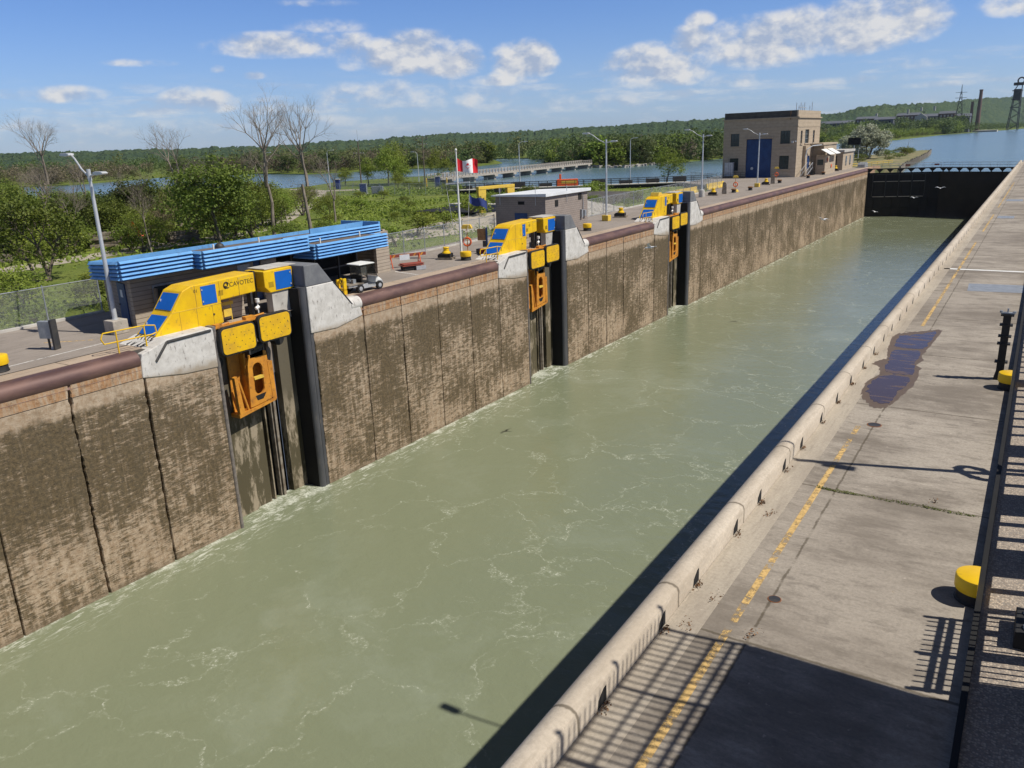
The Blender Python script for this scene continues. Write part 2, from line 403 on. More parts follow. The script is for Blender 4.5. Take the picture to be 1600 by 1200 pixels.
def worn_paint(name, col, amt=0.48):
    mt, t = newmat(name)
    oc = t.n('ShaderNodeTexCoord').outputs['Object']
    n = t.noise(oc, 6, 8, 0.75)
    g = t.noise(oc, 0.9, 5, 0.6)
    a = t.ramp(t.m('ADD', t.m('MULTIPLY', n, 0.6), t.m('MULTIPLY', g, 0.4)), amt + 0.06, amt - 0.05)
    p = t.n('ShaderNodeBsdfPrincipled', {'Base Color': t.mix(t.ramp(n, 0.4, 0.6), col, tuple(v * 0.7 for v in col)), 'Roughness': 0.8})
    tr = t.n('ShaderNodeBsdfTransparent')
    mx = t.n('ShaderNodeMixShader', {0: a, 1: tr.outputs[0], 2: p.outputs[0]})
    t.n('ShaderNodeOutputMaterial', {0: mx.outputs[0]})
    MATS[name] = mt


worn_paint('worn_yellow_line', (0.60, 0.40, 0.15), 0.515)
worn_paint('worn_white_line', (0.72, 0.70, 0.66), 0.56)
worn_paint('paint_flecks', (0.72, 0.46, 0.06), 0.36)


def water_mats():
    # turbid green lock water
    mt, t = newmat('lock_water')
    oc = t.n('ShaderNodeTexCoord').outputs['Object']
    sp = t.n('ShaderNodeSeparateXYZ', {0: oc})
    x, y = sp.outputs[0], sp.outputs[1]
    wv = t.n('ShaderNodeTexNoise', {'Vector': oc, 'Scale': 0.18, 'Detail': 5, 'Roughness': 0.6}).outputs[1]
    wv2 = t.n('ShaderNodeTexNoise', {'Vector': oc, 'Scale': 1.6, 'Detail': 4, 'Roughness': 0.6}).outputs[1]
    p = t.n('ShaderNodeVectorMath', {0: oc, 1: t.scl(wv, (9, 9, 0))}, operation='ADD').outputs[0]
    p = t.n('ShaderNodeVectorMath', {0: p, 1: t.scl(wv2, (0.9, 0.9, 0))}, operation='ADD').outputs[0]
    v1 = t.n('ShaderNodeTexVoronoi', {'Vector': p, 'Scale': 0.17}, feature='DISTANCE_TO_EDGE').outputs[0]
    v2 = t.n('ShaderNodeTexVoronoi', {'Vector': p, 'Scale': 0.45}, feature='DISTANCE_TO_EDGE').outputs[0]
    dots = t.noise(oc, 9.0, 6, 0.8)
    brk = t.m('ADD', t.m('MULTIPLY', t.noise(oc, 0.9, 5, 0.65), 0.6), t.m('MULTIPLY', t.noise(oc, 0.07, 4, 0.6), 0.42))
    l1 = t.m('MULTIPLY', t.ramp(v1, 0.024, 0.001), t.ramp(brk, 0.40, 0.60))
    l2 = t.m('MULTIPLY', t.ramp(v2, 0.045, 0.002), t.ramp(brk, 0.50, 0.66))
    lines = t.m('MAXIMUM', l1, t.m('MULTIPLY', l2, 0.7))
    foam = t.m('MULTIPLY', lines, t.ramp(dots, 0.48, 0.68))
    # broken foam along the left wall, a speckle elsewhere
    mpx = t.m('ADD', x, t.m('MULTIPLY', t.noise(t.scl(oc, (1, .5, 1)), 0.5, 6, 0.7), -4.2))
    streak = t.noise(t.scl(oc, (2.6, 0.7, 1)), 1.6, 7, 0.75, 0.6)
    side = t.m('MULTIPLY', t.ramp(mpx, 0.5, -2.0), t.ramp(streak, 0.50, 0.66))
    side2 = t.m('MULTIPLY', t.m('MULTIPLY', t.ramp(t.m('ADD', x, t.m('MULTIPLY', brk, -1.6)), -0.25, -0.8), t.ramp(dots, 0.34, 0.58)), t.ramp(t.noise(oc, 0.45, 5, 0.7), 0.46, 0.60))
    spk = t.m('MULTIPLY', t.ramp(dots, 0.70, 0.76), t.ramp(brk, 0.48, 0.62))
    f = t.m('MAXIMUM', t.m('MAXIMUM', foam, side), t.m('MAXIMUM', side2, t.m('MULTIPLY', spk, 0.5)))
    # turbulence near the gate and bottom of the picture: milky upwelling
    milk = t.ramp(t.noise(p, 0.10, 5, 0.6), 0.50, 0.72)
    c = t.mix(milk, (0.192, 0.215, 0.136), (0.228, 0.256, 0.180))
    c = t.mix(t.m('MULTIPLY', lines, 0.22), c, (0.32, 0.35, 0.24))
    c = t.mix(t.m('MULTIPLY', f, 0.75, clamp=True), c, (0.70, 0.72, 0.64))
    r1 = t.noise(t.scl(oc, (1.0, 1.5, 1)), 0.9, 6, 0.62, 0.3)
    r2 = t.noise(oc, 4.2, 4, 0.6)
    h = t.m('ADD', r1, t.m('ADD', t.m('MULTIPLY', r2, 0.22), t.m('MULTIPLY', f, 0.05)))
    finish(t, c, t.m('ADD', 0.09, t.m('MULTIPLY', f, 0.5)), 0, bump(t, h, 0.36, 0.13), 0.6, IOR=1.33)
    MATS['lock_water'] = mt
    # the wide upper pond, blue grey
    mt, t = newmat('pond_water')
    oc = t.n('ShaderNodeTexCoord').outputs['Object']
    n = t.noise(t.scl(oc, (1, 1, 1)), 0.02, 5, 0.6)
    c = t.mix(t.ramp(n, 0.4, 0.6), (0.105, 0.165, 0.185), (0.125, 0.19, 0.205))
    r1 = t.noise(oc, 0.8, 6, 0.65)
    finish(t, c, 0.22, 0, bump(t, r1, 0.5, 0.12), 0.45, IOR=1.33)
    MATS['pond_water'] = mt
    mt, t = newmat('puddle_water')
    oc = t.n('ShaderNodeTexCoord').outputs['Object']
    n = t.noise(t.scl(oc, (0.5, 2.2, 1)), 1.4, 5, 0.6)
    c = t.mix(t.ramp(n, 0.52, 0.60), (0.060, 0.040, 0.036), (0.11, 0.075, 0.058))
    finish(t, c, t.m('ADD', 0.05, t.m('MULTIPLY', t.ramp(n, 0.54, 0.60), 0.35)), 0, None, 0.42, IOR=1.33)
    MATS['puddle_water'] = mt
    mt, t = newmat('damp_concrete')
    oc = t.n('ShaderNodeTexCoord').outputs['Object']
    n = t.noise(oc, 2.5, 6, 0.7)
    finish(t, t.mix(n, (0.085, 0.058, 0.038), (0.15, 0.108, 0.072)), 0.5, 0, None, 0.4)
    MATS['damp_concrete'] = mt


water_mats()


def foliage(name, a, b, c, trans=0.25):
    mt, t = newmat(name)
    oc = t.n('ShaderNodeTexCoord').outputs['Object']
    n = t.noise(oc, 0.55, 3, 0.6)
    n2 = t.noise(oc, 5.0, 3, 0.7)
    oi = t.n('ShaderNodeObjectInfo').outputs['Random']
    col = t.mix(t.ramp(n, 0.38, 0.62), a, b)
    col = t.mix(t.ramp(n2, 0.5, 0.75), col, c)
    hs = t.n('ShaderNodeHueSaturation', {'Hue': t.m('ADD', 0.485, t.m('MULTIPLY', oi, 0.03)), 'Saturation': 1.0, 'Value': t.m('ADD', 0.82, t.m('MULTIPLY', oi, 0.4)), 'Color': col})
    d = t.n('ShaderNodeBsdfPrincipled', {'Base Color': hs.outputs[0], 'Roughness': 0.6, 'Specular IOR Level': 0.25})
    tr = t.n('ShaderNodeBsdfTranslucent', {0: hs.outputs[0]})
    mx = t.n('ShaderNodeMixShader', {0: trans, 1: d.outputs[0], 2: tr.outputs[0]})
    t.n('ShaderNodeOutputMaterial', {0: mx.outputs[0]})
    MATS[name] = mt


foliage('leaf_mid', (0.145, 0.185, 0.030), (0.098, 0.140, 0.024), (0.22, 0.25, 0.052), 0.32)
foliage('leaf_dark', (0.092, 0.128, 0.026), (0.062, 0.092, 0.020), (0.145, 0.175, 0.04), 0.32)
foliage('leaf_light', (0.22, 0.27, 0.04), (0.155, 0.21, 0.032), (0.30, 0.34, 0.07), 0.32)
foliage('leaf_silver', (0.46, 0.49, 0.36), (0.36, 0.39, 0.27), (0.58, 0.60, 0.48), 0.32)
foliage('leaf_brown', (0.19, 0.165, 0.085), (0.14, 0.125, 0.06), (0.26, 0.22, 0.12), 0.32)
foliage('far_green', (0.105, 0.145, 0.040), (0.072, 0.105, 0.032), (0.155, 0.19, 0.06), 0.32)
foliage('far_bright', (0.20, 0.255, 0.038), (0.14, 0.195, 0.03), (0.28, 0.32, 0.055), 0.32)
foliage('far_olive', (0.150, 0.165, 0.058), (0.105, 0.12, 0.042), (0.20, 0.21, 0.085), 0.32)
foliage('far_brown', (0.205, 0.175, 0.112), (0.155, 0.132, 0.082), (0.27, 0.23, 0.15), 0.32)


def ground_mats():
    mt, t = newmat('meadow')
    oc = t.n('ShaderNodeTexCoord').outputs['Object']
    n = t.noise(oc, 0.08, 6, 0.65)
    n2 = t.noise(oc, 0.8, 7, 0.7)
    c = t.mix(t.ramp(n, 0.35, 0.65), (0.105, 0.145, 0.025), (0.155, 0.185, 0.04))
    c = t.mix(t.ramp(n2, 0.5, 0.7), c, (0.065, 0.10, 0.02))
    c = t.mix(t.m('MULTIPLY', t.ramp(t.noise(oc, 0.25, 5, 0.6), 0.60, 0.72), 0.8), c, (0.27, 0.235, 0.15))
    finish(t, c, 0.95, 0, bump(t, n2, 0.8, 0.3), 0.2)
    MATS['meadow'] = mt
    mt, t = newmat('dirt_track')
    oc = t.n('ShaderNodeTexCoord').outputs['Object']
    n = t.noise(oc, 0.7, 7, 0.7)
    c = t.mix(t.ramp(n, 0.35, 0.7), (0.40, 0.36, 0.30), (0.28, 0.25, 0.20))
    finish(t, c, 0.95, 0, bump(t, n, 0.6, 0.1), 0.2)
    MATS['dirt_track'] = mt
    mt, t = newmat('hill_woods')
    oc = t.n('ShaderNodeTexCoord').outputs['Object']
    n = t.noise(oc, 0.006, 6, 0.65)
    v = t.n('ShaderNodeTexVoronoi', {'Vector': oc, 'Scale': 0.09})
    c = t.mix(t.ramp(n, 0.4, 0.62), (0.055, 0.088, 0.040), (0.082, 0.115, 0.046))
    c = t.mix(t.ramp(v.outputs[0], 0.2, 0.8), c, (0.032, 0.055, 0.028))
    finish(t, c, 0.95, 0, bump(t, t.m('SUBTRACT', 1.0, v.outputs[0]), 1.0, 6.0), 0.1)
    MATS['hill_woods'] = mt


ground_mats()


def mesh_fence_mat(name, col, cell, thick):
    """woven wire: diamond pattern of strands, open between"""
    mt, t = newmat(name)
    oc = t.n('ShaderNodeTexCoord').outputs['Object']
    sp = t.n('ShaderNodeSeparateXYZ', {0: oc})
    h = t.m('ADD', sp.outputs[0], sp.outputs[1])
    a = t.m('ABSOLUTE', t.m('SUBTRACT', t.m('FRACT', t.m('DIVIDE', t.m('ADD', h, sp.outputs[2]), cell)), 0.5))
    b_ = t.m('ABSOLUTE', t.m('SUBTRACT', t.m('FRACT', t.m('DIVIDE', t.m('SUBTRACT', h, sp.outputs[2]), cell)), 0.5))
    f = t.m('LESS_THAN', t.m('MINIMUM', a, b_), thick)
    p = t.n('ShaderNodeBsdfPrincipled', {'Base Color': (*col, 1), 'Roughness': 0.5, 'Metallic': 0.3})
    tr = t.n('ShaderNodeBsdfTransparent')
    mx = t.n('ShaderNodeMixShader', {0: f, 1: tr.outputs[0], 2: p.outputs[0]})
    t.n('ShaderNodeOutputMaterial', {0: mx.outputs[0]})
    MATS[name] = mt


mesh_fence_mat('wire_mesh', (0.46, 0.48, 0.48), 0.07, 0.055)


def siding_mat(name, c1, c2, joint, pz, py, stagger=True):
    """block or board courses with thin joints"""
    mt, t = newmat(name)
    oc = t.n('ShaderNodeTexCoord').outputs['Object']
    sp = t.n('ShaderNodeSeparateXYZ', {0: oc})
    h = t.m('ADD', sp.outputs[0], sp.outputs[1])
    z = sp.outputs[2]
    n = t.noise(t.scl(oc, (1, 1, 2)), 1.2, 7, 0.65)
    c = t.mix(t.ramp(n, 0.3, 0.7), c1, c2)
    fz = t.m('MULTIPLY', t.m('ABSOLUTE', t.m('SUBTRACT', t.m('FRACT', t.m('DIVIDE', t.m('ADD', z, 20.0), pz)), 0.5)), pz)
    j = t.ramp(fz, 0.5 * pz - 0.03, 0.5 * pz - 0.008)
    if py:
        row = t.m('FLOOR', t.m('DIVIDE', t.m('ADD', z, 20.0), pz))
        off = t.m('MULTIPLY', row, 0.5 * py if stagger else 0.0)
        fy = t.m('MULTIPLY', t.m('ABSOLUTE', t.m('SUBTRACT', t.m('FRACT', t.m('DIVIDE', t.m('ADD', t.m('ADD', h, off), 200.0), py)), 0.5)), py)
        j = t.m('MAXIMUM', j, t.ramp(fy, 0.5 * py - 0.02, 0.5 * py - 0.006))
    c = t.mix(t.m('MULTIPLY', j, 0.6), c, joint)
    finish(t, c, 0.88, 0, bump(t, t.m('SUBTRACT', t.m('MULTIPLY', n, 0.3), j), 0.5, 0.02), 0.3)
    MATS[name] = mt


siding_mat('shed_siding', (0.40, 0.34, 0.27), (0.33, 0.275, 0.22), (0.10, 0.08, 0.06), 0.24, 0)
siding_mat('hut_block', (0.30, 0.255, 0.225), (0.25, 0.21, 0.185), (0.16, 0.135, 0.12), 0.20, 0.40)
siding_mat('powerhouse_stone', (0.44, 0.36, 0.265), (0.37, 0.30, 0.22), (0.22, 0.17, 0.12), 0.62, 1.5)
siding_mat('parapet_shade_moss', (0.10, 0.095, 0.085), (0.07, 0.065, 0.06), (0.04, 0.04, 0.035), 0.8, 0)  # front parapet: its shade and moss are both put into this darker stone


# ------------------------------------------------------------------ mesh helpers
class MB:
    def __init__(s):
        s.v, s.f = [], []

    def add(s, vs, fs):
        k = len(s.v)
        s.v += [tuple(p) for p in vs]
        s.f += [tuple(i + k for i in f) for f in fs]
        return s

    def box(s, x0, x1, y0, y1, z0, z1):
        return s.add([(x0, y0, z0), (x1, y0, z0), (x1, y1, z0), (x0, y1, z0), (x0, y0, z1), (x1, y0, z1), (x1, y1, z1), (x0, y1, z1)],
                     [(0, 3, 2, 1), (4, 5, 6, 7), (0, 1, 5, 4), (1, 2, 6, 5), (2, 3, 7, 6), (3, 0, 4, 7)])

    def tube(s, p, q, r, r2=None, n=10, cap=True):
        p, q = Vector(p), Vector(q)
        r2 = r if r2 is None else r2
        d = (q - p).normalized()
        a = d.orthogonal().normalized()
        b = d.cross(a)
        vs = []
        for c_, rr in ((p, r), (q, r2)):
            for i in range(n):
                an = 2 * PI * i / n
                vs.append(c_ + a * (rr * math.cos(an)) + b * (rr * math.sin(an)))
        fs = [(i, (i + 1) % n, n + (i + 1) % n, n + i) for i in range(n)]
        if cap: fs += [tuple(range(n))[::-1], tuple(range(n, 2 * n))]
        return s.add(vs, fs)

    def path(s, pts, r, n=8):
        for a, b in zip(pts[:-1], pts[1:]):
            s.tube(a, b, r, n=n)
        return s

    def lathe(s, prof, cx=0, cy=0, n=24, z0=0):
        vs, fs = [], []
        for (r, z) in prof:
            for i in range(n):
                a = 2 * PI * i / n
                vs.append((cx + r * math.cos(a), cy + r * math.sin(a), z0 + z))
        for k in range(len(prof) - 1):
            for i in range(n):
                j = (i + 1) % n
                fs.append((k * n + i, k * n + j, (k + 1) * n + j, (k + 1) * n + i))
        fs.append(tuple(range(n))[::-1])
        fs.append(tuple((len(prof) - 1) * n + i for i in range(n)))
        return s.add(vs, fs)

    def prism(s, pts, a0, a1, axis='x'):
        """polygon (2-D) extruded along an axis: axis x -> pts are (y, z); y -> (x, z); z -> (x, y)"""
        n = len(pts)
        def P(u, w, a): return {'x': (a, u, w), 'y': (u, a, w), 'z': (u, w, a)}[axis]
        vs = [P(u, w, a0) for u, w in pts] + [P(u, w, a1) for u, w in pts]
        fs = [(i, (i + 1) % n, n + (i + 1) % n, n + i) for i in range(n)] + [tuple(range(n))[::-1], tuple(range(n, 2 * n))]
        return s.add(vs, fs)

    def ring(s, outer, inner, a0, a1, axis='x'):
        """plate with a hole: outer and inner loops with the same number of points"""
        n = len(outer)
        def P(u, w, a): return {'x': (a, u, w), 'y': (u, a, w), 'z': (u, w, a)}[axis]
        vs = [P(*p, a0) for p in outer] + [P(*p, a0) for p in inner] + [P(*p, a1) for p in outer] + [P(*p, a1) for p in inner]
        fs = []
        for i in range(n):
            j = (i + 1) % n
            fs += [(i, j, n + j, n + i), (2 * n + i, 3 * n + i, 3 * n + j, 2 * n + j), (i, 2 * n + i, 2 * n + j, j), (n + i, n + j, 3 * n + j, 3 * n + i)]
        return s.add(vs, fs)

    def build(s, name, material, parent=None, smooth=False, bevel=0.0, loc=None, rot=None):
        me = bpy.data.meshes.new(name)
        me.from_pydata(s.v, [], s.f)
        me.validate()
        import bmesh
        bm = bmesh.new()
        bm.from_mesh(me)
        bmesh.ops.recalc_face_normals(bm, faces=bm.faces)
        bm.to_mesh(me)
        bm.free()
        me.materials.append(M_(material) if isinstance(material, str) else material)
        o = bpy.data.objects.new(name, me)
        C.objects.link(o)
        if parent: o.parent = parent
        if loc: o.location = loc
        if rot: o.rotation_euler = rot
        if smooth:
            for p in me.polygons: p.use_smooth = True
            me.set_sharp_from_angle(angle=R_(38))
        if bevel:
            b = o.modifiers.new('bevel', 'BEVEL')
            b.width = bevel
            b.segments = 2
            b.limit_method = 'ANGLE'
        return o


def box(*a): return MB().box(*a)
def tube(*a, **k): return MB().tube(*a, **k)


def tag(o, label=None, cat=None, group=None, kind=None):
    if label: o['label'] = label
    if cat: o['category'] = cat
    if group: o['group'] = group
    if kind: o['kind'] = kind
    return o


def thing(name, label, cat, loc=(0, 0, 0), rz=0, group=None):
    o = bpy.data.objects.new(name, None)
    o.empty_display_size = 0.2
    C.objects.link(o)
    o.location = loc
    o.rotation_euler = (0, 0, rz)
    return tag(o, label, cat, group)


def struct(o): return tag(o, kind='structure')


def copy_tree(o, loc, rz=None, label=None, scale=None, group=None):
    c = o.copy()
    C.objects.link(c)
    c.location = loc
    if rz is not None: c.rotation_euler = (0, 0, rz)
    if label: c['label'] = label
    if group: c['group'] = group
    if scale is not None: c.scale = (scale, scale, scale) if not isinstance(scale, tuple) else scale
    def rec(src, dst):
        for ch in [x for x in bpy.data.objects if x.parent == src]:
            k = ch.copy()
            C.objects.link(k)
            k.parent = dst
            rec(ch, k)
    rec(o, c)
    return c


def rrect(cy, cz, w, h, r, n=6):
    pts = []
    for (sx, sz, a0) in ((1, 1, 0), (-1, 1, 90), (-1, -1, 180), (1, -1, 270)):
        for i in range(n + 1):
            a = R_(a0 + 90 * i / n)
            pts.append((cy + sx * (w / 2 - r) + r * math.cos(a), cz + sz * (h / 2 - r) + r * math.sin(a)))
    return pts


def text(body, size, material, parent, loc, rot, name='lettering', ext=0.004):
    cu = bpy.data.curves.new(name, 'FONT')
    cu.body = body
    cu.size = size
    cu.extrude = ext
    cu.materials.append(M_(material))
    tmp = bpy.data.objects.new('lettering', cu)
    C.objects.link(tmp)
    bpy.context.view_layer.update()
    me = bpy.data.meshes.new_from_object(tmp)
    bpy.data.objects.remove(tmp)
    o = bpy.data.objects.new(name, me)
    C.objects.link(o)
    o.parent = parent
    o.location = loc
    o.rotation_euler = rot
    return o


def cloud_mesh(name, verts, faces, material, parent=None):
    """fast numpy mesh of quads"""
    me = bpy.data.meshes.new(name)
    nv, nf = len(verts), len(faces)
    me.vertices.add(nv)
    me.vertices.foreach_set('co', verts.astype(np.float32).ravel())
    me.loops.add(nf * 4)
    me.loops.foreach_set('vertex_index', faces.astype(np.int32).ravel())
    me.polygons.add(nf)
    me.polygons.foreach_set('loop_start', (np.arange(nf) * 4).astype(np.int32))
    me.update(calc_edges=True)
    me.materials.append(M_(material))
    o = bpy.data.objects.new(name, me)
    C.objects.link(o)
    if parent: o.parent = parent
    return o


def leaves(rng, centers, sizes, out_dir=None):
    """one bent-free quad per centre, random facing"""
    n = len(centers)
    a = rng.normal(size=(n, 3))
    a /= np.linalg.norm(a, axis=1)[:, None]
    if out_dir is not None:
        a = a * 0.8 + out_dir
        a /= np.linalg.norm(a, axis=1)[:, None]
    b = np.cross(a, rng.normal(size=(n, 3)))
    b /= np.linalg.norm(b, axis=1)[:, None]
    c = np.cross(a, b)
    s = sizes[:, None]
    v = np.stack([centers - b * s, centers - c * s * 0.6, centers + b * s, centers + c * s * 0.6], 1).reshape(-1, 3)
    f = np.arange(4 * n).reshape(-1, 4)
    return v, f


# ------------------------------------------------------------------ the setting: water, ground, decks
WZ = -10.85     # water in the lock chamber
PZ = -2.0       # upper pond
rnd = random.Random(7)


def sheet(name, pts, z, material, depth=0.0):
    mb = MB()
    if depth: mb.prism(pts, z - depth, z, 'z')
    else: mb.add([(x, y, z) for x, y in pts], [tuple(range(len(pts)))])
    return struct(mb.build(name, material))


sheet('lock_water', [(-1.6, -60), (29.3, -60), (29.3, 208.0), (-1.6, 208.0)], WZ, 'lock_water')
sheet('pond_water', [(-6000, 20), (-26, 20), (-26, 214), (5000, 214), (5000, 16000), (-9000, 16000)], PZ, 'pond_water')
# island the locks stand on
sheet('ground', [(-11.2, -80), (-11.2, 140), (-23.4, 152), (-23.4, 168), (-57, 146), (-70, 150), (-100, 170), (-112, 190), (-130, 214), (-136, 222),
                 (-146, 184), (-133, 157), (-150, 133), (-138, 91), (-150, 50), (-220, -80)], -0.8, 'meadow', 4)
sheet('pier_ground', [(-0.3, 214), (4.2, 222), (1.5, 250), (-1, 300), (-4, 350), (-7.5, 392), (-11, 396), (-14, 380), (-22, 345), (-31, 318), (-33, 290), (-30, 230), (-25, 214)], -0.7, 'pier_earth', 3)
sheet('left_deck', [(-11.2, -40), (-1.6, -40), (-1.6, 214), (-24.6, 214), (-24.6, 154), (-12.2, 140), (-11.2, 128)], 0.0, 'left_asphalt', 3.5)
sheet('right_deck', [(29.49, -30), (90, -30), (90, 260), (29.49, 260)], 0.0, 'right_deck_concrete', 1.0)
sheet('left_water_side_strip', [(-1.9, -40), (-1.58, -40), (-1.58, 214), (-1.9, 214)], 0.004, 'left_edge_concrete')
sheet('curb_side_strip', [(29.49, -30), (30.05, -30), (30.12, 20), (30.0, 40), (30.15, 90), (30.1, 230), (29.49, 230)], 0.004, 'curb_side_concrete')

# ---- left lock wall: poured panels with open joints, steel coping, mooring recesses
U0 = [25.3, 55.5, 85.6]
lw = thing('lock_wall', 'long stained concrete lock wall with rusty steel coping, left side of the chamber', 'lock wall')
joints = [6.0, 9.8, 13.7, 17.6, 21.15, 25.3, 31.9, 36.15, 39.75, 43.6, 47.5, 51.3, 55.5, 62.1, 66.2, 70.0, 73.8, 77.8, 81.6, 85.6, 92.2]
while joints[-1] < 203: joints.append(joints[-1] + rnd.choice([3.6, 3.8, 3.9, 4.1]))
joints = [-38.0, -32, -26, -20, -14, -9, -4, 1.5] + joints
joints[-1] = 207.0
WALL_BOT = -13.0


def wall_panel(y0, y1):
    """box x -1.6..0 with ragged vertical edges"""
    mb = MB()
    n = 80
    def edge(y, s, seed):
        r = random.Random(seed)
        pts, w = [], 0.0
        big = r.random() < 0.3
        for i in range(n + 1):
            w = w * 0.9 + r.gauss(0, 0.005 if not big else 0.014)
            gap = 0.016 + (0.075 if big else 0.02) * r.random() * (0.4 + 0.6 * i / n)
            pts.append((y + s * gap + w * 0.8, WALL_BOT + (-0.42 - WALL_BOT) * i / n))
        return pts
    a = edge(y0, 1, int(y0 * 100) + 1)
    b = edge(y1, -1, int(y1 * 100) + 2)
    vs, fs = [], []
    for i in range(n + 1):
        vs += [(-0.06, a[i][0], a[i][1]), (0.0, a[i][0] + 0.03, a[i][1]), (0.0, b[i][0] - 0.03, b[i][1]), (-0.06, b[i][0], b[i][1])]
    for i in range(n):
        for k in range(3):
            fs.append((i * 4 + k, i * 4 + k + 1, (i + 1) * 4 + k + 1, (i + 1) * 4 + k))
    mb.add(vs, fs)
    # sides back into the joint and the top
    sv, sf = [], []
    for pts in (a, b):
        k = len(sv)
        for (yy, zz) in pts: sv += [(-0.06, yy, zz), (-0.5, yy, zz)]
        sf += [(k + 2 * i, k + 2 * i + 2, k + 2 * i + 3, k + 2 * i + 1) for i in range(n)]
    mb.add(sv, sf)
    return mb


rec = [(u, u + 6.6) for u in U0]
for y0, y1 in zip(joints[:-1], joints[1:]):
    if any(abs(y0 - r[0]) < 0.01 for r in rec): continue
    o = wall_panel(y0, y1).build('wall_panel', 'lock_wall_concrete', lw)
mb = MB()
runs = [(-40, U0[0]), (U0[0] + 6.6, U0[1]), (U0[1] + 6.6, U0[2]), (U0[2] + 6.6, 207.0)]
for a, b in runs: mb.box(-1.6, -0.3, a, b, WALL_BOT, -0.02)
mb.build('wall_core', 'water_dark_concrete', lw)
mb = MB()
for a, b in runs: mb.box(-1.6, -0.62, a, b, -0.018, 0.0)
mb.build('edge_slab', 'left_edge_concrete', lw)
for i, (a, b) in enumerate(runs):
    a2 = a if i == 0 else a + 4.15
    b2 = b if i == 3 else b - 4.25
    mb = MB()
    # quarter-round armour: deck, nose, face
    prof = [(-0.75, -0.03), (-0.75, 0.012), (-0.62, 0.012)]
    for k in range(13):
        an = R_(100 - k * 12.5)
        prof.append((-0.36 + 0.44 * math.cos(an), -0.42 + 0.44 * math.sin(an)))
    prof += [(0.01, -0.86), (-0.3, -0.86)]
    mb.prism(prof, a2, b2, 'y')
    mb.build('steel_coping', 'coping_steel', lw, smooth=True)
    if i > 0:   # short concrete nose beyond each pier
        mb = MB()
        mb.prism([(p[0] + 0.004, p[1] + 0.004) for p in prof], a2 - 0.9, a2, 'y')
        mb.build('coping_stub', 'painted_concrete', lw, smooth=True)
# faint seam line below the rust band
mb = MB()
for i, (a, b) in enumerate(runs):
    a2 = a if i == 0 else a + 4.15
    b2 = b if i == 3 else b - 4.25
    mb.box(-0.02, 0.003, a2, b2, -1.26, -1.235)
mb.build('seam', 'cavern_black', lw)


